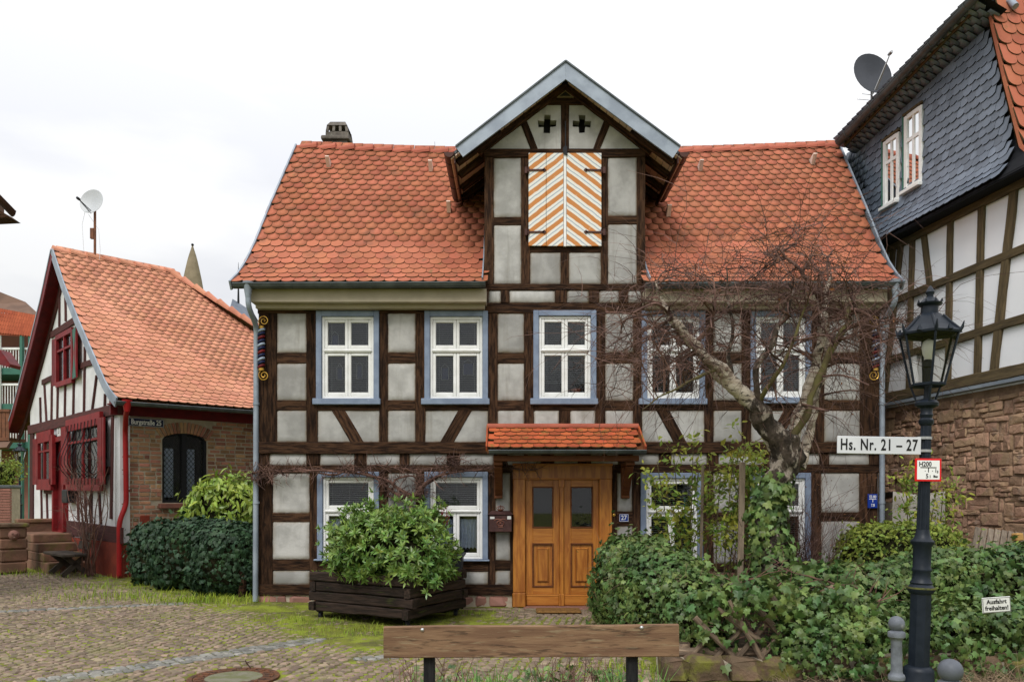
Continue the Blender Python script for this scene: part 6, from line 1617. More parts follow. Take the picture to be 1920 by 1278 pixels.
bn = thing('wheelie_bin', 'dark grey wheelie bin half hidden behind the planter shrub', 'bin', (-.95, 12.5, 0))
m = MB(); bx0, bx1, by0, by1 = -1.20, -.77, 12.30, 12.78
m.add([(bx0 + .05, by0 + .06, .04), (bx1 - .05, by0 + .06, .04), (bx1 - .05, by1 - .04, .04), (bx0 + .05, by1 - .04, .04), (bx0, by0, .88), (bx1, by0, .88), (bx1, by1, .88), (bx0, by1, .88)], [(3, 2, 1, 0), (0, 1, 5, 4), (1, 2, 6, 5), (2, 3, 7, 6), (3, 0, 4, 7)]); m.build('body', 'rubber', bn)
m = MB(); m.box(bx0 - .03, bx1 + .035, by0 - .04, by1 + .03, .87, .905, .01); m.box(bx0 + .02, bx1 - .02, by0 + .02, by1, .905, .95, .02)
for i in range(4): m.box(bx0 + .05 + i * .1, bx0 + .09 + i * .1, by0 + .03, by1 - .03, .945, .965, .005)
m.build('lid', 'rubber', bn)
for x in (bx0 + .02, bx1 - .06):
    m = MB(); m.lathe([(.09, 0), (.09, .05)], (x, by1 - .02, .09), 16, axis=(1, 0, 0)); m.build('wheel', 'iron', bn)
dm = thing('doormat', 'brown coir doormat on the step before the oak door', 'doormat', (X_(1047, 12.4), 12.35, .01))
m = MB(); a, b = X_(1005, 12.35), X_(1089, 12.35); m.box(a, b, 12.16, 12.56, .01, .05, .018); m.build('mat', 'mat', dm)

# ================================================================ BENCH IN FRONT
be = thing('park_bench', 'weathered brown plank bench standing in the near foreground', 'bench', (.13, 5.2, 0))
YB = 5.4; timber('backrest', at(720, 1202.5, YB), at(1272, 1199.5, YB), 59 / FPX * YB, .045, be, 'bench', jit=.0025, ch=.005)
for px in (805, 1185):
    x = X_(px, YB + .06); m = MB(); m.box(x - .037, x + .037, YB + .025, YB + .105, 0, Z_(1176, YB), .006); m.box(x - .037, x + .037, YB - .52, YB + .024, .34, .42, .006); m.box(x - .037, x + .037, YB - .50, YB - .42, 0, .339, .006); m.build('leg', 'bench_d', be)
for i in range(3): timber('seat_board', (-.867, YB - .10 - i * .16, .445), (1.127, YB - .10 - i * .16, .445), .14, .045, be, 'bench', nrm=(0, 0, 1), jit=.002)
for (px, py) in ((792, 1180), (1203, 1176)):
    p = at(px, py, YB - .022); m = MB(); m.lathe([(.014, 0), (.013, .006), (.007, .011), (0, .012)], p, 12, axis=(0, -1, 0)); m.build('bolt', 'steel', be, smooth=60)

# ================================================================ LAMP POSTS
def lamp_post(base, top, label, sc=1.0, detail=True):
    base, top = Vector(base), Vector(top); AX = (top - base).normalized(); H = (top - base).length
    L = thing('street_lamp', label, 'street lamp', base, 'old cast-iron street lamps')
    k = H / 3.72
    def P(r, h): return (r * k, h * k)
    seg = 24 if detail else 10
    m = MB(); m.lathe([P(.15, 0), P(.15, .06), P(.135, .09), P(.135, .17), P(.125, .20), P(.10, .22)], base, seg, axis=AX); m.build('base', 'lamp', L, smooth=40)
    m = MB(); m.lathe([P(.096, .21), P(.094, .90)], base, 8, axis=AX); m.build('pedestal', 'lamp', L)
    m = MB(); m.lathe([P(.10, .90), P(.122, .93), P(.124, .955), P(.11, .965), P(.092, .985), P(.098, 1.0), P(.085, 1.02), P(.078, 1.05), P(.078, 1.10), P(.086, 1.115), P(.086, 1.13), P(.078, 1.145), P(.080, 1.34), P(.102, 1.37), P(.104, 1.39), P(.075, 1.42), P(.062, 1.46), P(.056, 1.5)], base, seg, axis=AX); m.build('collar', 'lamp', L, smooth=40)
    m = MB(); m.lathe([P(.126, .944), P(.126, .960)], base, seg, axis=AX); m.build('mossy_ring', 'lampmoss', L)
    # fluted shaft
    m = MB(); D = AX; A_ = D.orthogonal().normalized(); B_ = D.cross(A_); n = 24 if detail else 8
    rows = [(1.49, .056), (1.9, .052), (2.3, .048), (2.52, .046)]
    for (h, r) in rows:
        for i in range(n):
            t = 2 * math.pi * i / n; rr = r * (1 if i % 2 else .86) * k; m.v.append(tuple(base + D * h * k + A_ * rr * math.cos(t) + B_ * rr * math.sin(t)))
    for j in range(3):
        for i in range(n): m.f.append((j * n + i, j * n + (i + 1) % n, (j + 1) * n + (i + 1) % n, (j + 1) * n + i)); m.mi.append(0)
    m.build('shaft', 'lamp', L)
    m = MB(); m.lathe([P(.048, 2.48), P(.064, 2.50), P(.066, 2.53), P(.05, 2.55), P(.06, 2.58), P(.05, 2.60), P(.056, 2.64), P(.10, 2.665), P(.105, 2.69), P(.085, 2.715), P(.03, 2.73), P(.025, 2.86)], base, seg, axis=AX); m.build('capital', 'lamp', L, smooth=40)
    # lantern: hexagonal
    z0, z1, r0, r1 = 2.86, 3.34, .150, .262
    def hx(r, h, i, rot=.26): t = rot + i * math.pi / 3; return base + D * (h * k) + (Vector((1, 0, 0)) * math.cos(t) + Vector((0, 1, 0)) * math.sin(t)) * (r * k)
    lan = None
    m = MB()
    for i in range(6):
        m.tube([hx(r0, z0, i), hx(r1, z1, i)], .011 * k, 6); m.tube([hx(r0, z0, i), hx(r0, z0, i + 1)], .016 * k, 6); m.tube([hx(r1, z1, i), hx(r1, z1, i + 1)], .020 * k, 6)
        if i % 2 == 0: m.tube([base + D * 2.70 * k + (hx(.09, 2.7, i) - base - D * 2.7 * k), hx(.11, 2.76, i), hx(r0, z0, i)], .010 * k, 5)
        m.tube([hx(r1, z1, i), hx(r1 + .022, z1 + .03, i), hx(r1 + .038, z1 + .085, i)], [.020 * k, .015 * k, .004 * k], 5)
        m.tube([hx(r1 * .98, z1 + .0, i + .5), hx(r1 * .95, z1 + .055, i + .5)], [.03 * k, .006 * k], 4)
    lan = m.build('lantern_frame', 'lamp', L, smooth=50)
    for i in range(6):
        m = MB(); m.add([hx(r0, z0, i), hx(r0, z0, i + 1), hx(r1, z1, i + 1), hx(r1, z1, i)], [(0, 1, 2, 3)]); m.build('pane', 'lglass', lan)
    m = MB()
    for (ra, ha, rb, hb) in ((r1 + .005, z1 + .012, .20, z1 + .07), (.20, z1 + .07, .12, z1 + .16), (.12, z1 + .16, .075, z1 + .20)):
        for i in range(6): m.add([hx(ra, ha, i), hx(ra, ha, i + 1), hx(rb, hb, i + 1), hx(rb, hb, i)], [(0, 1, 2, 3)])
    for i in range(6): m.tube([hx(r1, z1 + .02, i), hx(.20, z1 + .08, i), hx(.12, z1 + .165, i)], .012 * k, 5)
    m.build('lantern_roof', 'lamp', L)
    m = MB(); m.lathe([P(.075, 3.53), P(.075, 3.60), P(.105, 3.615), P(.11, 3.63), P(.085, 3.64), P(.06, 3.675), P(.03, 3.69), P(.03, 3.71), P(.042, 3.735), P(.03, 3.76), P(.012, 3.79), P(0.0, 3.80)], base, 14, axis=AX)
    for i in range(8): t = i * math.pi / 4; c = base + D * 3.635 * k + (Vector((1, 0, 0)) * math.cos(t) + Vector((0, 1, 0)) * math.sin(t)) * .105 * k; m.tube([c, c + D * .03 * k], [.012 * k, .003 * k], 4)
    m.build('finial', 'lamp', L, smooth=50)
    m = MB(); m.lathe([P(.035, 2.87), P(.035, 3.02), P(.05, 3.03), P(.05, 3.08), P(.03, 3.10)], base, 12, axis=AX); m.build('socket', 'iron', L, smooth=40)
    m = MB(); m.lathe([P(.025, 3.10), P(.05, 3.15), P(.06, 3.21), P(.05, 3.27), P(.0, 3.30)], base, 12, axis=AX); m.build('bulb', 'sign_w2', L, smooth=60)
    return L, AX, k
YLP = 7.47
b0 = Vector((X_(1721, YLP), YLP, 0)); t0 = at(1744, 551, YLP)
lamp, LAX, lk = lamp_post(b0, t0, 'blue-black cast-iron street lamp with lantern in front of the ivy hedge')
lamp_post((X_(37, 34), 34, gz(-21, 34)), (X_(37, 34), 34, Z_(829, 34)), 'small distant street lamp at the far left beyond the stone steps', 1, False)
def lampc(z): return b0 + LAX * (z / LAX.z)
# house-number arm sign
hs = thing('house_number_sign', 'long white sign reading Hs. Nr. 21 - 27 clamped to the lamp post', 'sign', at(1660, 850, 7.42))
Ys = 7.42; c = at(1648, 834.5, Ys); rt_ = (at(1727, 836, Ys) - at(1570, 833.5, Ys)).normalized()
n_ = Vector((0, 1, 0)); u_ = n_.cross(rt_) * -1; u_ = Vector((-rt_.z, 0, rt_.x))
m = MB(); m.obox(c, (rt_, n_, u_), (.389, .008, .081), .004); m.build('plate', 'sign_w', hs)
text_part('Hs. Nr. 21 – 27', .146, facing(c - n_ * .0095 - rt_ * .004, rt_, u_), 'ink', hs, .68, .0030, spacing=1.13)
for py in (821, 845):
    z = Z_(py, YLP); m = MB(); m.lathe([(.055, -.012), (.055, .012)], lampc(z), 16, axis=LAX); m.box(lampc(z).x - .10, lampc(z).x - .03, Ys - .004, YLP + .02, z - .012, z + .012); m.build('clamp', 'steel', hs)
hy = thing('hydrant_sign', 'red-bordered white hydrant sign H200 on the lamp post', 'sign', at(1740, 902, 7.40))
Ys = 7.395; c = at(1740, 880.5, Ys); a = .122; h_ = .106; rt_ = Vector((1, 0, -.01)).normalized(); u_ = Vector((.01, 0, 1)).normalized()
m = MB(); m.obox(c, (rt_, n_, u_), (a, .006, h_), .003); m.build('plate', 'sign_r', hy)
m = MB(); m.obox(c - n_ * .0068, (rt_, n_, u_), (a - .018, .001, h_ - .018)); m.build('white_field', 'wink', hy)
S_ = lambda u, v, s, sz, sx=.85: text_part(s, sz, facing(c - n_ * .009 + rt_ * u + u_ * v, rt_, u_), 'ink', hy, sx, .001)
S_(-.030, .052, 'H200', .062); S_(.068, -.008, '1', .048); S_(.085, -.018, '3', .032); S_(-.012, -.058, '5', .058); S_(.016, -.062, '1', .036); S_(.066, -.060, 'Illex', .030); S_(-.03, -.012, '·', .05); S_(.038, -.012, '·', .05)
m = MB(); m.obox(c - n_ * .0088 + u_ * .022, (rt_, n_, u_), (.075, .0008, .004)); m.obox(c - n_ * .0088 + u_ * .0, (rt_, n_, u_), (.004, .0008, .022)); m.build('tee_symbol', 'ink', hy)
m = MB(); m.box(c.x - .03, c.x + .03, Ys + .006, YLP - .03, c.z - .02, c.z + .02); m.build('bracket', 'steel', hy)
# bollards
def bollard(x, y, r, h, label, mt):
    b = thing('bollard', label, 'bollard', (x, y, 0), 'grey street bollards'); s = h / .93
    m = MB(); m.lathe([(r * z[0], z[1] * s) for z in ((1.35, 0), (1.35, .10), (1.1, .13), (1.0, .16), (1.0, .44), (1.45, .455), (1.5, .475), (1.4, .49), (1.12, .50), (1.0, .52), (.95, .74), (1.1, .76), (1.5, .775), (1.55, .80), (1.45, .812), (.8, .825), (.55, .835))], (x, y, 0), 24); m.build('shaft', mt, b, smooth=35)
    m = MB(); R0 = .062 * s * (r / .042)
    m.lathe([(R0 * math.sin(t), .872 * s - R0 * math.cos(t)) for t in np.linspace(.25, math.pi, 12)], (x, y, 0), 20, caps=False); m.build('ball', mt, b, smooth=60)
bollard(X_(1681, 5.9), 5.9, .040, .915, 'speckled light grey bollard with ball top left of the street lamp', 'bollard')
bollard(X_(1782, 4.25), 4.25, .043, .93, 'dark grey bollard ball top at the bottom edge right of the lamp', 'bollard2')
# driveway sign on the hedge
av = thing('driveway_sign', 'small scuffed white sign Ausfahrt freihalten hanging on the ivy hedge', 'sign', at(1868, 1148, 7.64))
Ys = 7.62; c = at(1868, 1133, Ys); rt_ = (at(1894, 1131.5, Ys) - at(1842, 1135, Ys)).normalized(); u_ = Vector((-rt_.z, 0, rt_.x))
m = MB(); m.obox(c, (rt_, n_, u_), (.136, .006, .074), .004); m.build('plate', 'sign_w2', av)
m = MB()
for s1, s2 in (((0, .067), (.129, .0018)), ((0, -.067), (.129, .0018)), ((.129, 0), (.0018, .067)), ((-.129, 0), (.0018, .067))): m.obox(c - n_ * .0068 + rt_ * s1[0] + u_ * s1[1], (rt_, n_, u_), (s2[0], .0008, s2[1]))
m.build('border', 'ink', av)
text_part('Ausfahrt', .058, facing(c - n_ * .0078 + u_ * .030, rt_, u_), 'ink', av, .95, .0012); text_part('freihalten!', .058, facing(c - n_ * .0078 - u_ * .030, rt_, u_), 'ink', av, .95, .0012)

# ================================================================ LEFT FOREGROUND: steps, pier, bench
st = thing('stone_steps', 'worn mossy sandstone steps up to the red door', 'steps', L3(-.55, 3.0, .1))
zbase = .13
for i, (t0_, t1_, zt_) in enumerate(((1.95, 4.9, .32), (2.35, 4.9, .52), (2.75, 4.9, .72), (3.2, 4.9, .92))):
    m = MB(); m.obox(L3(-.45, (t0_ + t1_) / 2, (zt_ + zbase - .1) / 2 if i == 0 else zt_ - .1), (LB, LG, UPV), (.42, (t1_ - t0_) / 2, (zt_ - zbase + .1) / 2 if i == 0 else .099), .02); m.build('step', 'steps', st)
m = MB(); m.obox(L3(-.42, 4.9, .70), (LB, LG, UPV), (.40, .12, .45), .03); m.obox(L3(-.42, 4.9, 1.19), (LB, LG, UPV), (.44, .15, .05), .02); m.build('parapet', 'steps', st)
pr_ = thing('carved_pier', 'low red sandstone pier with a carved mask beside the steps', 'pier', L3(-1.42, 2.75, .1))
m = MB()
A = []; V = []
for j in range(4):
    h = (.25, .28, .24, .25)[j]; z = .10 + sum((.25, .28, .24, .25)[:j]) + h / 2
    m = MB(); m.obox(L3(-1.42 + random.uniform(-.02, .02), 2.75, z), (LB, LG, UPV), (.27, .27, h / 2 - .004), .03); m.build('block', 'steps', pr_)
m = MB(); m.obox(L3(-1.42, 2.75, 1.16), (LB, LG, UPV), (.31, .31, .045), .02); m.build('cap', 'lowwall', pr_)
m = MB(); c = L3(-1.42, 2.45, .95); m.lathe([(0, -.07), (.07, -.055), (.11, 0), (.08, .02)], c, 12, axis=LG, caps=False)
for dx, dz in ((-.04, .03), (.04, .03), (0, -.05)): m.lathe([(.022, 0), (.018, -.09), (0, -.095)], c + LB * dx + UPV * dz, 8, axis=LG)
m.build('carved_mask', 'plinth', pr_, smooth=60)
ob = thing('garden_bench', 'dark weathered plank bench on crossed legs by the white gable', 'bench', L3(-.62, 1.3, .1))
def obx(c, hx_, hy_, hz_, nm, tilt=0.0):
    m = MB(); a2 = LB * math.cos(tilt) + UPV * math.sin(tilt); u2 = UPV * math.cos(tilt) - LB * math.sin(tilt); m.obox(c, (a2, LG, u2), (hx_, hy_, hz_), .01); m.build(nm, 'oldbench', ob)
for i in range(2): obx(L3(-.83 + .24 * i, 1.3, .56), .115, .75, .028, 'seat_board')
for i in range(2): obx(L3(-.38 + .05 * i, 1.1, .74 + .2 * i), .09, .35, .022, 'back_board', 1.25)
for t in (.85, 1.75):
    for sg in (-1, 1):
        m = MB(); m.beam(L3(-.62 - sg * .26, t, .12), L3(-.62 + sg * .22, t, .55), .10, .07, LB); m.build('leg', 'oldbench', ob)
br = thing('brick_pier', 'red brick gate pier at the far left edge', 'pier', (X_(8, 26), 26, .3))
m = MB(); m.box(X_(-14, 26), X_(20, 26), 26, 26.5, .1, Z_(915, 26)); core_ = m.build('core', 'mortar', br)
A = []; V = []; z = .25; r_ = 0
while z < Z_(916, 26):
    x = X_(-14, 26) - (.0 if r_ % 2 else .12)
    while x < X_(20, 26) - .05: A.append(frame((.118, 0, 0), (0, .05, 0), (0, 0, .036), (min(x + .12, X_(20, 26) - .11), 26.0, z))); V.append(random.randrange(6)); x += .25
    z += .088; r_ += 1
pieces('brick', bp_, A, V, 'farwall', core_)
m = MB(); m.box(X_(-16, 26), X_(22, 26), 25.95, 26.55, Z_(915, 26), Z_(909, 26), .02); m.build('coping', 'zinc_d', br)

# ================================================================ RIGHT BACKGROUND: covered stack, pallet
tp = thing('covered_stack', 'pale grey tarpaulin draped over a stack beside the house corner', 'tarpaulin', (6.5, 13.3, 0))
m = MB(); nx, ny = 14, 16
for j in range(ny + 1):
    for i in range(nx + 1):
        u = i / nx; v = j / ny; x = 6.08 + .86 * u; 
        y = 12.75 + (0 if v < .75 else (v - .75) * 3.6); z = 1.88 * min(1, v / .75) - .05 * (v > .75) * (v - .75) * 4
        y += .05 * mnoise.noise(Vector((x * 3, z * 2, 1))) + .02 * math.sin(x * 18 + z); z -= .05 * math.sin(u * 3.14) * (v >= .75)
        if .42 < v < .48: y -= .05
        m.v.append((x, y, z))
for j in range(ny):
    for i in range(nx): q = j * (nx + 1) + i; m.f.append((q, q + 1, q + nx + 2, q + nx + 1)); m.mi.append(0)
m.build('sheet', 'tarp', tp, smooth=180)
m = MB(); m.box(6.12, 6.9, 12.85, 13.6, 0, 1.7); m.build('stack', 'pallet', tp)
pt = thing('pallet', 'weathered wooden pallet boards leaning behind the right-hand hedge', 'pallet', (6.65, 10.9, 0))
for i in range(9):
    px = 1824 + i * 13; a0, a1 = at(px - 6, 1080, 10.8), at(px + 10 - i * .6, 988 + i * 1.5, 10.95); m = MB(); m.beam(a0, a1, .072, .022, (1, 0, 0), .003); m.build('slat', 'pallet', pt)
m = MB(); m.beam(at(1812, 1022, 10.93), at(1935, 1030, 10.93), .09, .05, UPV); m.build('crossbar', 'pallet', pt)
m = MB(); m.obox(at(1908, 1006, 10.85), ((1, 0, .1), (0, 1, 0), (-.1, 0, 1)), (.05, .06, .05), .01); m.build('block', 'fresh', pt)
# ================================================================ PLANTS
def smoothline(P, sub=4):
    P = [Vector(p) for p in P]; out = []
    for i in range(len(P) - 1):
        a, b, c, d = P[max(i - 1, 0)], P[i], P[i + 1], P[min(i + 2, len(P) - 1)]
        for k in range(sub):
            t = k / sub; out.append(.5 * ((2 * b) + (c - a) * t + (2 * a - 5 * b + 4 * c - d) * t * t + (3 * b - a - 3 * c + d) * t ** 3))
    return out + [P[-1]]
def limb_mesh(m, pts, rad, n=8, sub=4, wob=0.0, lump=0.0):
    S = smoothline(pts, sub); N = len(S); RR = [np.interp(i / (N - 1) * (len(rad) - 1), range(len(rad)), rad) for i in range(N)]
    if wob: S = [p + Vector((mnoise.noise(p * 4), mnoise.noise(p * 4 + Vector((9, 0, 0))), 0)) * wob for p in S]
    b = len(m.v); m.tube(S, RR, n)
    if lump:
        for i in range(b, len(m.v)):
            v = Vector(m.v[i]); k = (i - b) // n; c = S[min(k, N - 1)]; d = v - c
            m.v[i] = tuple(c + d * (1 + lump * (mnoise.noise(v * 7) + .6 * mnoise.noise(v * 17))))
    return S, RR
def twig(m, p, d, L, r, droop, segs=5, n=3, kids=0, spread=.7, jit=.16):
    p = Vector(p); d = Vector(d).normalized(); pts = [p]; st = L / segs
    for i in range(segs):
        d = (d + Vector((random.gauss(0, jit), random.gauss(0, jit), random.gauss(0, jit) - droop * (i + 1) / segs))).normalized(); p = p + d * st; pts.append(p)
    m.tube(pts, [r * (1 - .75 * i / segs) for i in range(segs + 1)], n, cap=False)
    for k in range(kids):
        i = random.randint(1, segs - 1); q = pts[i]
        twig(m, q, d + Vector((random.gauss(0, spread), random.gauss(0, spread), random.gauss(0, spread))), L * random.uniform(.3, .65), r * .62, droop, 4, 3, 0)
    return pts

# ---- rhododendron in the planter: whorls of leaves
rd = thing('rhododendron', 'bushy glossy green rhododendron growing out of the dark planter', 'shrub', (-1.75, 11.6, .6))
rb = [((-1.72, 11.55, 1.10), (.84, .76, .55), 2.3), ((-1.40, 11.25, .92), (.54, .52, .40), 2.2), ((-2.12, 11.75, 1.02), (.52, .5, .45), 2.2)]
P, N = blob_points(rb, 84, jit=.09, bump=.14, bs=2.2); keep = P[:, 2] > .60; P, N = P[keep], N[keep]
ex = np.array([[random.uniform(-1.35, -.95), random.uniform(10.72, 10.95), random.uniform(.50, .78)] for _ in range(10)]); P = np.r_[P, ex]; N = np.r_[N, np.tile([.1, -.8, .4], (10, 1))]
cc = np.array([-1.75, 11.6, 1.15]); cc[2] = 1.0; inn = cc + (P - cc) * rng.uniform(.68, .88, (len(P), 1)); sel = rng.uniform(0, 1, len(P)) < .6; P = np.r_[P, inn[sel]]; N = np.r_[N, N[sel]]
A = []
for p, n_ in zip(P, N):
    n_ = Vector(n_ + rng.normal(0, .25, 3)); n_.z += .35; n_.normalize(); t1 = n_.orthogonal().normalized(); t2 = n_.cross(t1); k = random.randint(7, 10); ph = random.uniform(0, 6)
    for i in range(k):
        a = ph + i * 6.283 / k + random.uniform(-.2, .2); dr = t1 * math.cos(a) + t2 * math.sin(a); el = random.uniform(.05, .75) if i % 3 else random.uniform(.7, 1.3)
        y = dr * math.cos(el) + n_ * math.sin(el); z = n_ * math.cos(el) - dr * math.sin(el); x = y.cross(z); s = random.uniform(.078, .12)
        A.append(frame(x * s, y * s, z * s, Vector(p) - n_ * .02))
pieces('leaf', [leaf_lance(1, .33, .10, .16), leaf_lance(1, .36, .14, .3), leaf_lance(1, .30, .08, .05)], A, rng.integers(0, 3, len(A)), 'rhodo', rd, 300, 'foliage')
m = MB()
for _ in range(46):
    q = Vector(P[random.randrange(len(P))]); b = Vector((-1.75 + random.uniform(-.25, .25), 11.7 + random.uniform(-.2, .2), .60)); mid = b.lerp(q, .5) + Vector((0, 0, .12)); m.tube(smoothline([b, mid, q], 3), .008, 4, cap=False)
m.build('branches', 'bark_g', rd)['kind'] = 'stuff'
m = MB()
for _ in range(26):
    x = X_(random.uniform(795, 838), 11.6); z = Z_(random.uniform(950, 975), 11.6); twig(m, (x, 11.6, z - .12), (random.gauss(.1, .3), 0, 1), random.uniform(.12, .24), .008, -.05, 4, 4)
m.build('crimson_shoots', 'redshoot', rd)['kind'] = 'stuff'
blob_core(rb, 'dark_core', 'core', rd, .55)

# ---- ivy hedge and laurel on the left
ih = thing('ivy_hedge', 'dense dark green ivy-covered hedge left of the main house', 'hedge', (-5.9, 15, .08))
hb = [((-6.85, 15.75, .62), (.62, .55, .62), 3), ((-5.95, 15.0, .66), (.78, .6, .64), 3), ((-4.98, 14.15, .62), (.62, .62, .62), 3)]
P, N = blob_points(hb, 380, jit=.03, bump=.12); P[:, 2] += .06
leafy(ih, IVY, P, N, .078, 'ivy_d', tilt=.45, grav=1.6); blob_core(hb, 'dark_core', 'core', ih, .88)
m = MB(); limb_mesh(m, [(-4.62, 13.62, .05), (-4.60, 13.64, .35), (-4.66, 13.7, .6)], [.07, .06, .045], 7); m.build('stem', 'timber', ih)
lr = thing('laurel_bush', 'light yellow-green laurel bush rising behind the dark ivy hedge', 'shrub', (-6.1, 16.6, .1))
lb = [((-6.0, 16.6, 1.45), (.72, .6, .75), 2.4), ((-5.55, 16.4, 1.6), (.55, .5, .55), 2.4), ((-6.5, 16.7, 1.2), (.45, .45, .5), 2.3)]
P, N = blob_points(lb, 190, jit=.06, bump=.16, bs=2.2); N[:, 2] += .3
leafy(lr, [leaf_lance(1, .36, .1, .2), leaf_lance(1, .4, .16, .3)], P, N, .17, 'laurel', tilt=.5, grav=1.3); blob_core(lb, 'dark_core', 'core', lr, .72)

# ---- front garden: soil, ivy hedges, lattice fence on a low wall
m = MB(); X0, X1, Y0, Y1 = 1.6, 7.3, 8.2, 12.98
for j in range(13):
    for i in range(17): x = X0 + (X1 - X0) * i / 16; y = Y0 + (Y1 - Y0) * j / 12; m.v.append((x, y, .14 + .05 * mnoise.noise(Vector((x * 1.4, y * 1.4, 0)))))
for j in range(12):
    for i in range(16): q = j * 17 + i; m.f.append((q, q + 1, q + 18, q + 17)); m.mi.append(0)
gs = m.build('garden_soil', 'soil', None, smooth=180, origin=(0, 0, 0)); gs['kind'] = 'structure'
m = MB()
for j in range(5):
    for i in range(25): x = 2.4 + 5.2 * i / 24; y = 7.25 + .5 * j / 4; m.v.append((x + .1 * mnoise.noise(Vector((y * 3, 0, 0))) * (i == 0), y, .004 + .035 * (j > 0) * max(0, .4 + mnoise.noise(Vector((x * 2, y * 2, 3))))))
for j in range(4):
    for i in range(24): q = j * 25 + i; m.f.append((q, q + 1, q + 26, q + 25)); m.mi.append(0)
gs = m.build('verge_soil', 'soil', None, smooth=180, origin=(0, 0, 0)); gs['kind'] = 'structure'
h1 = thing('ivy_hedge', 'rounded glossy ivy hedge lining the path right of the front door', 'hedge', (1.6, 10, 0))
b1 = [((1.63, 10.75, .62), (.50, .85, .62), 3), ((1.78, 9.7, .56), (.50, .75, .56), 3), ((1.98, 8.75, .50), (.40, .60, .42), 2.6)]
P, N = blob_points(b1, 560, jit=.035, bump=.13)
leafy(h1, IVY, P, N, .064, 'ivy', tilt=.5, grav=1.2); blob_core(b1, 'dark_core', 'core', h1, .86)
m = MB()
for _ in range(520):
    i = random.randrange(len(P)); twig(m, P[i] - N[i] * .03, N[i] + rng.normal(0, .7, 3), random.uniform(.08, .22), .0035, .1, 3, 3)
m.build('stray_twigs', 'straw', h1)['kind'] = 'stuff'
h2 = thing('ivy_hedge', 'tall ivy hedge behind the street lamp along the right-hand front', 'hedge', (5.2, 8.9, 0))
b2 = [((5.6, 9.0, .60), (1.55, .45, .60), 3.4), ((3.95, 8.95, .50), (.62, .42, .56), 3), ((3.35, 8.75, .34), (.42, .35, .36), 2.6), ((7.6, 9.1, .56), (.9, .5, .58), 3.4)]
P, N = blob_points(b2, 640, jit=.025, bump=.08)
P2_, N2_ = blob_points([((3.7, 8.00, .24), (.95, .36, .42), 2.4), ((2.95, 8.02, .18), (.36, .28, .34), 2.4), ((5.0, 8.1, .26), (1.7, .36, .50), 3), ((3.3, 8.05, .55), (.5, .2, .3), 2.4)], 420, jit=.05, bump=.12)
leafy(h2, IVY, np.r_[P, P2_], np.r_[N, N2_], .063, 'ivy', tilt=.5, grav=1.3)
blob_core(b2, 'dark_core', 'core', h2, .86)
m = MB()
for _ in range(200):
    i = random.randrange(len(P)); twig(m, P[i] - N[i] * .03, N[i] + rng.normal(0, .7, 3), random.uniform(.08, .25), .0035, .1, 3, 3)
m.tube(smoothline([at(1805, 1165, 8.35), at(1815, 1190, 8.3), at(1838, 1235, 8.2), at(1845, 1265, 8.1)], 4), .008, 5)
m.build('stray_twigs', 'straw', h2)['kind'] = 'stuff'
h3 = thing('ivy_clump', 'ivy tangle spilling over the lattice fence below the birch', 'ivy', (2.9, 8.9, .1))
P, N = blob_points([((2.9, 8.45, .80), (.45, .25, .20), 2.4), ((3.3, 8.6, .80), (.4, .25, .22), 2.4), ((2.4, 8.1, .78), (.24, .14, .16), 2.2), ((2.55, 7.95, .76), (.45, .10, .10), 2.2), ((3.0, 8.0, .72), (.5, .12, .18), 2.2), ((2.05, 8.1, .6), (.2, .14, .35), 2.2)], 230, jit=.09, bump=.15)
leafy(h3, IVY, P, N, .078, 'ivy', tilt=.6, grav=1.2, limit=200)
m = MB()
for _ in range(70):
    q = (random.uniform(2.2, 3.6), random.uniform(7.95, 8.4), random.uniform(.35, .95)); twig(m, q, (random.gauss(0, 1), random.gauss(0, .4), random.gauss(0, .5)), random.uniform(.25, .7), random.uniform(.005, .012), .05, 6, 5, 1)
m.build('ivy_stems', 'vine', h3)['kind'] = 'stuff'
lf = thing('lattice_fence', 'rustic crossed-slat wooden fence half buried in ivy', 'fence', (2.6, 8.25, .1))
YF = 8.02
def half_log(name, p0, p1, r, parent): return timber(name, p0, p1, r * 2, r * 1.3, parent, 'fence', jit=.004, ch=r * .55)
for (xa_, ya_, xb_, yb__, o) in ((1279, 1249, 1332, 1189, .03), (1327, 1250, 1396, 1172, .03), (1371, 1248, 1440, 1165, .03), (1413, 1247, 1460, 1195, .03),
        (1303, 1157, 1396, 1251, -.03), (1366, 1126, 1437, 1248, -.03), (1345, 1140, 1424, 1200, -.03), (1396, 1108, 1470, 1196, -.03), (1445, 1115, 1512, 1200, -.03)):
    half_log('slat', at(xa_, ya_, YF + o), at(xb_, yb__, YF + o), .027, lf)
half_log('rail', at(1245, 1222, YF + .09), at(1620, 1222, YF + .09), .042, lf); 
for px in (1283, 1560): m = MB(); x = X_(px, YF + .15); m.lathe([(.06, 0), (.062, .3), (.058, .86 if px > 1300 else .2), (.0, .9 if px > 1300 else .22)], (x, YF + .15, 0), 10); m.build('post', 'fence', lf, smooth=50)
lw = thing('low_wall', 'low mossy sandstone wall under the lattice fence', 'wall', (3.0, 8.5, 0))
m = MB(); m.box(1.50, 7.6, 7.84, 8.30, -.05, .17); m.build('core', 'mortar', lw)
A = []; V = []; x = 1.46
while x < 7.4: w = random.uniform(.22, .46); A.append(frame((w / 2 - .008, 0, 0), (0, .17, 0), (0, 0, .12), (x + w / 2, 7.94, .09))); V.append(random.randrange(5)); x += w
pieces('wall_stone', prs, A, V, 'lowwall', lw)

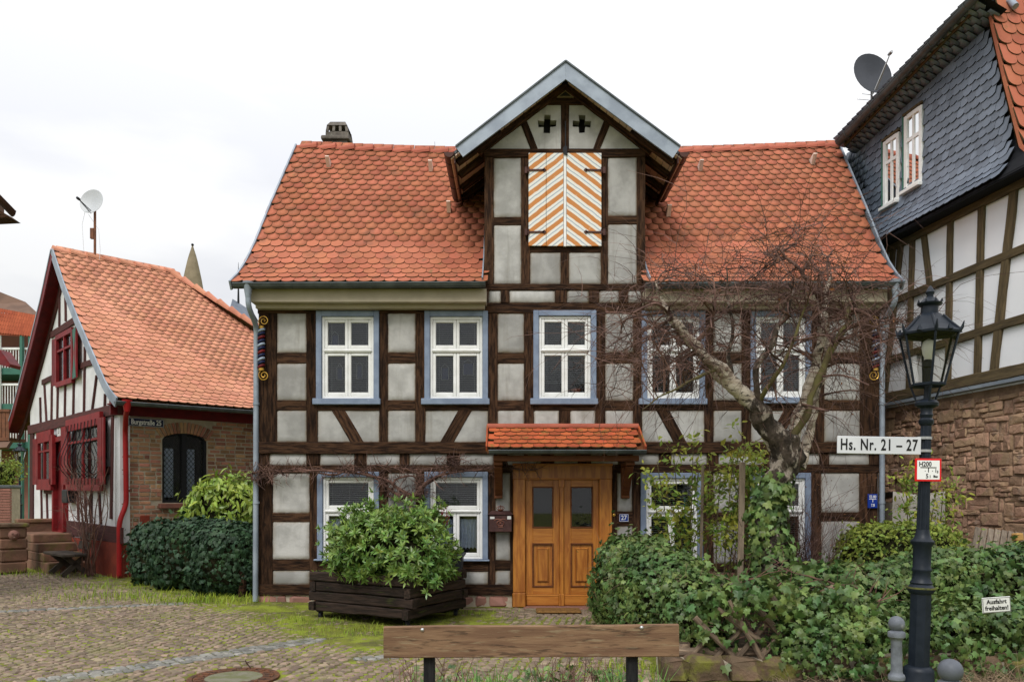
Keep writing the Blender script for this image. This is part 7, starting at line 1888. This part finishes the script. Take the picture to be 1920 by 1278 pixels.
# ---- light clipped hedge behind
h4 = thing('clipped_hedge', 'light green clipped small-leaved hedge behind the ivy at right', 'hedge', (6, 10.6, 0))
b4 = [((5.2, 10.7, .72), (.80, .45, .70), 4), ((6.6, 10.2, .55), (.9, .40, .52), 4)]
P, N = blob_points(b4, 760, jit=.018, bump=.06); N[:, 2] += .2
leafy(h4, [leaf_simple(1, .55)], P, N, .062, 'boxleaf', tilt=.7); blob_core(b4, 'dark_core', 'core', h4, .9)

# ---- birch
bi = thing('birch_tree', 'gnarled bare birch with pale limbs and a mop of twigs before the facade', 'tree', (3.1, 9.6, .1))
def L_(pts): return [at(x, y, Y) for x, y, Y in pts]
m = MB(); S0, R0 = limb_mesh(m, L_([(1456, 1130, 9.6), (1446, 1040, 9.6), (1440, 960, 9.62), (1452, 910, 9.6), (1474, 870, 9.56), (1482, 838, 9.55), (1478, 815, 9.55)]), [.22, .17, .15, .155, .175, .165, .11], 16, 6, .035, .38); m.build('trunk', 'birch_d', bi, smooth=60)
limbs = [
 ([(1476, 862, 9.55), (1458, 822, 9.52), (1440, 798, 9.5), (1418, 768, 9.48), (1404, 752, 9.47)], [.15, .145, .132, .118, .10], 'birch_d'),
 ([(1428, 782, 9.49), (1410, 758, 9.48), (1378, 722, 9.45), (1338, 682, 9.4), (1305, 648, 9.4), (1272, 612, 9.4), (1254, 588, 9.42), (1240, 562, 9.42), (1228, 528, 9.45)], [.11, .105, .092, .075, .062, .052, .045, .03, .014], 'birch'),
 ([(1460, 835, 9.6), (1425, 775, 9.65), (1408, 742, 9.7), (1345, 706, 9.75), (1318, 664, 9.8), (1300, 640, 9.8)], [.13, .09, .07, .055, .04, .02], 'birch'),
 ([(1488, 850, 9.55), (1496, 800, 9.6), (1508, 742, 9.65), (1528, 684, 9.7), (1540, 628, 9.7), (1546, 572, 9.75), (1560, 520, 9.8)], [.12, .066, .058, .054, .056, .046, .02], 'birch'),
 ([(1500, 876, 9.6), (1514, 820, 9.75), (1530, 752, 9.85), (1548, 690, 9.9), (1552, 630, 9.9), (1535, 560, 9.9)], [.07, .052, .046, .046, .04, .02], 'birch'),
 ([(1476, 842, 9.5), (1508, 776, 9.4), (1538, 706, 9.35), (1566, 646, 9.35), (1590, 606, 9.4), (1583, 590, 9.4), (1600, 560, 9.45)], [.05, .042, .04, .037, .034, .03, .012], 'bark_g'),
 ([(1440, 800, 9.5), (1422, 742, 9.4), (1420, 690, 9.35), (1448, 640, 9.3), (1474, 590, 9.3), (1490, 540, 9.3)], [.05, .036, .034, .03, .024, .01], 'birch_d'),
 ([(1422, 758, 9.45), (1450, 706, 9.2), (1478, 668, 9.1), (1500, 600, 9.05), (1515, 560, 9.0)], [.032, .026, .022, .016, .008], 'bark_g'),
 ([(1378, 722, 9.45), (1368, 668, 9.4), (1372, 610, 9.4), (1366, 560, 9.4), (1360, 500, 9.4)], [.03, .024, .02, .016, .006], 'birch_d'),
 ([(1344, 692, 9.42), (1310, 705, 9.2), (1275, 725, 9.05), (1235, 745, 8.95), (1205, 768, 8.9)], [.022, .018, .014, .01, .005], 'bark_g'),
 ([(1300, 645, 9.4), (1330, 610, 9.3), (1340, 570, 9.2), (1335, 520, 9.2)], [.03, .022, .015, .006], 'twig'),
 ([(1546, 572, 9.75), (1510, 520, 9.7), (1475, 480, 9.7), (1455, 462, 9.7)], [.04, .025, .018, .008], 'twig'),
 ([(1552, 600, 9.8), (1600, 580, 9.7), (1635, 600, 9.6), (1655, 640, 9.55)], [.03, .02, .014, .006], 'twig'),
]
LP = []
for pts, rad, mt in limbs:
    m = MB(); S, RR = limb_mesh(m, L_(pts), rad, 10, 7, .045, .30); m.build('limb', mt, bi, smooth=60)
    LP += [(p, r) for p, r in zip(S, RR) if r < .075]
tw_m = MB(); dl_m = MB(); br_m = MB()
clusters = [((1530, 540), (55, 42), 26), ((1600, 610), (55, 52), 20), ((1470, 620), (60, 55), 20), ((1270, 620), (60, 58), 30), ((1370, 610), (55, 50), 22), ((1185, 640), (38, 55), 14), ((1645, 650), (38, 48), 12), ((1330, 520), (60, 25), 9), ((1560, 690), (60, 50), 10), ((1505, 490), (40, 22), 9)]
nb = 0
for (c, sd, n_) in clusters:
    for _ in range(n_):
        t = at(random.gauss(c[0], sd[0]), random.gauss(c[1], sd[1]), 9.5 + random.gauss(0, .55))
        cand = [q for q in LP if q[0].z < t.z + .25] or LP
        p, r = min(cand, key=lambda q: (q[0] - t).length + random.uniform(0, .3))
        mid = p.lerp(t, .5) + Vector((random.gauss(0, .07), random.gauss(0, .07), .10 * (t - p).length)); S = smoothline([p, mid, t], 5); r0 = min(r * .7, random.uniform(.010, .022))
        bb = MB(); bb.tube(S, [r0 * (1 - .6 * i / (len(S) - 1)) for i in range(len(S))], 5)
        if nb < 300: bb.build('branch', 'twig', bi)
        else: br_m.add(bb.v, bb.f)
        nb += 1
        out = (t - p).normalized()
        for k in range(random.randint(7, 10)):
            q = S[random.randint(len(S) // 3, len(S) - 1)]
            d = out * .5 + Vector((random.gauss(0, .8), random.gauss(0, .8), random.gauss(.15, .6)))
            pts = twig(tw_m, q, d, random.choice((.3, .45, .6, .9, 1.15)) * random.uniform(.8, 1.15), random.uniform(.0035, .0062), random.uniform(.03, .36), 7, 3, random.randint(1, 2))
            if random.random() < .07 and c[0] > 1440: 
                w = pts[random.randint(2, 5)]; M_ = leaf_mats(np.array([w]), np.array([[0, -1., .3]]), .045)[0]
                dl_m.add([(M_ @ np.array([*v, 1]))[:3] for v in leaf_simple(1, .55).v], leaf_simple().f)
tw_m.build('twigs', 'twig', bi)['kind'] = 'stuff'
for _ in range(420):
    w = at(random.gauss(1520, 38), random.gauss(505, 32), 9.6 + random.gauss(0, .35)); M_ = leaf_mats(np.array([w]), np.array([[0, -1., .3]]), .036)[0]
    # withered catkins and leaves caught in the twig mop
    dl_m.add([(M_ @ np.array([*v, 1]))[:3] for v in leaf_simple(1, .4).v], leaf_simple().f)
dl_m.build('withered_leaves', 'deadleaf', bi)['kind'] = 'stuff'
iv = thing('climbing_ivy', 'ivy climbing the lower trunk of the birch', 'ivy', (3.1, 9.5, .1))
P = []; N = []
for i in range(1100):
    f = random.random() ** 1.25; k = f * .56 * (len(S0) - 1); c = S0[int(k)]; r = R0[int(k)] * .92 + abs(random.gauss(0, .05)) + .10 * (1 - f) ** 2; a = random.uniform(math.pi * .75, math.pi * 2.25)
    d = Vector((math.cos(a), math.sin(a), 0)); P.append(c + d * r + Vector((0, 0, random.gauss(0, .06)))); N.append((d.x, d.y, .25))
leafy(iv, IVY, np.array([tuple(p) for p in P]), np.array(N), .082, 'ivy', tilt=.4, grav=1.6, limit=200)

# ---- rose-like shrubs with yellow-green leaves, stakes, twiggy bush
def cane_shrub(name, label, base_pts, tips, Y, mt, n_leaf, leafsz, loc, stem='bark_g', rr=.012, spread=.16, cat='shrub', top=.55):
    T = thing(name, label, cat, loc); P = []; m = MB()
    for (bx, tx, ty, dy) in tips:
        b = at(bx, 1100, Y); b.z = .15; t = at(tx, ty, Y + dy); mid = b.lerp(t, .5) + Vector((random.gauss(0, .08), random.gauss(0, .06), .05)); S = smoothline([b, mid, t], 6)
        m.tube(S, [rr * (1 - .6 * i / (len(S) - 1)) for i in range(len(S))], 5)
        for k in range(6):
            q = S[random.randint(int(len(S) * top * .8), len(S) - 1)]; pts = twig(m, q, Vector((random.gauss(0, .7), random.gauss(0, .5), random.uniform(.1, 1))), random.uniform(.15, .4), rr * .4, .0, 4, 3, 1); P += pts[1:]
        P += S[int(len(S) * top):]
    m.build('stems', stem, T)
    P = np.array([tuple(p) for p in P]); idx = rng.integers(0, len(P), n_leaf); Q = P[idx] + rng.normal(0, spread * .4, (n_leaf, 3))
    leafy(T, [leaf_simple(1, .5), leaf_lance(1, .4, .1, .2)], Q, np.tile([0, -.5, .7], (n_leaf, 1)), leafsz, mt, tilt=.7, limit=120)
    return T
cane_shrub('rose_bush', 'tall thin yellow-green leafed shrub before the ground-floor window', None, [(1275, 1232, 865, -.2), (1280, 1262, 838, 0), (1285, 1300, 828, .1), (1290, 1330, 870, 0), (1278, 1250, 925, -.3), (1295, 1350, 900, 0), (1270, 1225, 900, 0), (1300, 1310, 880, .2)], 11.2, 'rose', 1100, .085, (2.45, 11.2, .15))
cane_shrub('rose_bush', 'greener leafy shrub beside the birch trunk and wooden stake', None, [(1350, 1365, 832, 0), (1360, 1398, 826, 0), (1365, 1420, 845, .1), (1370, 1408, 880, 0), (1345, 1352, 880, 0), (1375, 1425, 900, 0), (1355, 1375, 860, -.2), (1370, 1390, 930, 0)], 10.8, 'rose', 1300, .085, (3.0, 10.8, .15))
cane_shrub('rose_bush', 'yellow-green shrub behind the lamp post near the tarpaulin', None, [(1740, 1700, 880, 0), (1742, 1718, 862, 0), (1745, 1770, 905, 0), (1748, 1785, 935, 0), (1738, 1690, 930, .1), (1745, 1755, 925, 0), (1740, 1730, 900, 0)], 11.6, 'rose', 900, .075, (6.1, 11.6, .15))
tb = thing('twiggy_bush', 'bare red-brown twiggy bush around the birch trunk', 'shrub', (3.3, 10.6, .15))
m = MB()
for _ in range(130):
    x = X_(random.uniform(1385, 1530), 10.7); tx = x + random.gauss(0, .22); twig(m, (x, 10.7 + random.gauss(0, .15), .15), (random.gauss(0, .16), random.gauss(0, .1), 1), random.uniform(.9, 1.75), .006, -.03, 8, 3, 5, .45, .07)
m.build('stems', 'twig', tb)
P = rng.normal(0, 1, (500, 3)) * [.45, .2, .35] + [X_(1465, 10.7), 10.6, 1.75]
leafy(tb, [leaf_simple(1, .5)], P, np.tile([0, -.5, .6], (500, 1)), .022, 'deadleaf', limit=0, rest='bud_scales')
for (px, y0, Yk, lab) in ((1318, 870, 10.9, 'thin grey wooden stake by the ground-floor window'), (1392, 866, 10.3, 'thick pale grey wooden stake left of the birch trunk')):
    s_ = thing('wooden_stake', lab, 'stake', (X_(px, Yk), Yk, .1), 'garden stakes'); w = .018 if px < 1350 else .034
    m = MB(); m.beam((X_(px - 6, Yk), Yk, .1), at(px, y0, Yk), w * 2, w * 1.6, (1, 0, 0), .004); m.build('pole', 'stake', s_)
gp = thing('green_plant_rod', 'thin green plant support rod before the ground-floor window', 'stake', (X_(1283, 11.3), 11.3, .1))
m = MB(); m.tube([(X_(1283, 11.3), 11.3, .1), at(1284, 930, 11.3)], .009, 6); m.build('rod', 'teal', gp)

# ---- bare vine trained along the facade
vn = thing('grape_vine', 'bare woody vine trained along the beam over the ground-floor windows', 'vine', (X_(775, 12.8), 12.85, .1))
m = MB(); YV = 12.86
def vp(l): return [at(x, y, YV + random.uniform(-.05, .03)) for x, y in l]
stems = [([(778, 1130), (774, 1040), (770, 960), (772, 930)], [.035, .03, .028, .026]),
         ([(772, 930), (752, 918), (728, 902), (690, 890), (640, 884), (590, 882), (540, 884), (500, 880), (476, 888)], [.022, .02, .018, .016, .015, .014, .012, .01, .006]),
         ([(772, 930), (745, 926), (715, 905), (700, 892), (660, 880), (620, 890), (560, 878), (510, 890), (480, 900)], [.02, .018, .015, .014, .013, .012, .011, .009, .005]),
         ([(772, 930), (790, 914), (812, 896), (845, 886), (880, 882), (925, 878)], [.024, .02, .017, .014, .011, .006]),
         ([(772, 930), (800, 908), (830, 888), (848, 872), (862, 862)], [.018, .015, .013, .01, .005]),
         ([(740, 912), (728, 926), (742, 934), (765, 932), (785, 925), (790, 905), (775, 892), (748, 896), (735, 908)], [.012] * 9),
         ([(680, 886), (700, 872), (740, 876), (790, 880), (840, 874)], [.01, .009, .009, .008, .005]),
         ([(930, 880), (955, 876), (985, 882), (1010, 878)], [.007, .006, .005, .004])]
VP = []
for pts, rad in stems:
    S, RR = limb_mesh(m, vp(pts), [q * 1.35 for q in rad], 6, 5, .035, .25); VP += S[2:]
m.build('stems', 'vine', vn, smooth=60)
m = MB()
for q in VP * 4:
    if q.z < 1.9 or random.random() < .35: continue
    twig(m, q, (random.gauss(0, .8), random.gauss(-.3, .3), random.gauss(.15, .8)), random.uniform(.08, .30), .0072, .05, 4, 4, random.randint(0, 2), .8)
for (cx_, cy_, n_) in ((495, 886, 55), (845, 868, 40), (640, 884, 30), (770, 925, 40)):
    for _ in range(n_): twig(m, at(random.gauss(cx_, 20), random.gauss(cy_, 7), 12.84), (random.gauss(0, 1), random.gauss(-.4, .3), random.gauss(0, .7)), random.uniform(.10, .32), .0068, .08, 4, 4, 1)
m.build('twigs', 'twig', vn)['kind'] = 'stuff'
# ---- bare climber by the left gable
cl = thing('bare_climber', 'leafless climbing shrub beside the red barred window of the left house', 'shrub', L3(-.35, .9, .1))
m = MB()
for _ in range(26):
    b = L3(-.35 + random.gauss(0, .08), .75 + random.gauss(0, .12), .12); t = GP(random.uniform(118, 215), random.uniform(850, 990), random.uniform(.15, .6)); mid = b.lerp(t, .55) + Vector((random.gauss(0, .12), random.gauss(0, .12), .15)); S = smoothline([b, mid, t], 6); m.tube(S, [.016 * (1 - .75 * i / (len(S) - 1)) for i in range(len(S))], 5)
    for k in range(5): twig(m, S[random.randint(5, len(S) - 1)], (random.gauss(0, 1), random.gauss(-.3, .6), random.gauss(.2, .7)), random.uniform(.2, .6), .005, .12, 6, 3, 1)
m.build('stems', 'vine', cl)
# ---- plants by the bench
def tuft(cx_, cy_, n_, h_, label, mt='daffodil', W=.045):
    T = thing('bulb_plant', label, 'plant', (cx_, cy_, 0), 'bulb plants behind the bench'); A = []
    for _ in range(int(n_ * 1.6)):
        a = random.uniform(0, 6.28); s = (h_ + .05) * random.uniform(.6, 1.1); ca, sa = math.cos(a) * s, math.sin(a) * s; A.append(frame((ca, sa, 0), (-sa, ca, 0), (0, 0, s), (cx_ + random.gauss(0, .05), cy_ + random.gauss(0, .05), 0)))
    n_ = 0
    pieces('leaf', [blade(1, W, .30), blade(1, W, .55), blade(1, W * .9, .1)], A, rng.integers(0, 3, len(A)), mt, T, 60)
for (px, Y, n_, h_, lab) in ((742, 6.1, 12, .40, 'pale bulb leaves left of the left bench post'), (885, 6.2, 26, .43, 'first clump of bulb leaves right of the left bench post'), (930, 6.1, 30, .44, 'middle clump of bulb leaves below the bench plank'), (1155, 6.1, 26, .46, 'bulb leaves just left of the right bench post'), (1228, 6.3, 20, .42, 'bulb leaves right of the right bench post')): tuft(X_(px, Y), Y, n_, h_, lab)
ps = thing('pruned_shrub', 'cut-back thorny stems with few leaves below the bench plank', 'shrub', (.2, 6.4, 0))
m = MB()
for (cx_, n_) in ((770, 16), (800, 10), (850, 9), (910, 6), (1000, 9), (1045, 10), (1070, 16), (1100, 9), (1130, 5)):
    for _ in range(n_): twig(m, (X_(cx_ + random.gauss(0, 9), 6.4), 6.4 + random.gauss(0, .12), 0), (random.gauss(0, .25), random.gauss(0, .2), 1), random.uniform(.36, .56), .007, 0, 4, 5, random.randint(0, 2), .6, .06)
m.build('stems', 'vine', ps)
P = np.c_[rng.uniform(X_(765, 6.5), X_(1190, 6.5), 900), rng.uniform(6.1, 6.9, 900), rng.uniform(.12, .34, 900)]; keep = np.array([mnoise.noise(Vector((p[0] * 3, p[1] * 3, 0))) > -.12 for p in P])
leafy(ps, IVY, P[keep], np.tile([0, -.3, 1.], (keep.sum(), 1)), .05, 'ivy', tilt=.7, limit=100)
# ---- dry stalks at the lower right, small far shrub
dg = MB()
for _ in range(700):
    x, y = random.uniform(4.3, 6.4), random.uniform(7.3, 7.8); twig(dg, (x, y, 0.01), (random.gauss(0, 1), random.gauss(0, .6), random.uniform(.1, .7)), random.uniform(.15, .45), .0035, .12, 4, 3)
for _ in range(260):
    x, y = random.uniform(2.4, 4.4), random.uniform(7.3, 7.75); twig(dg, (x, y, 0.01), (random.gauss(0, 1), random.gauss(0, .6), random.uniform(.1, .6)), random.uniform(.1, .3), .003, .12, 4, 3)
o = dg.build('dry_stalks', 'straw', None, origin=(5.3, 7.8, 0)); o['kind'] = 'stuff'; o['label'] = 'dry straw-coloured stalks at the foot of the right-hand hedge'
fsb = thing('far_shrub', 'small brownish shrub above the brick pier at the far left', 'shrub', (X_(8, 28), 28, .3))
b5 = [((X_(6, 28), 28, 2.5), (.5, .5, .6), 2.2)]; P, N = blob_points(b5, 260, jit=.12, bump=.2); leafy(fsb, [leaf_simple(1, .5)], P, N, .10, 'boxleaf', limit=60); blob_core(b5, 'dark_core', 'core', fsb, .7)
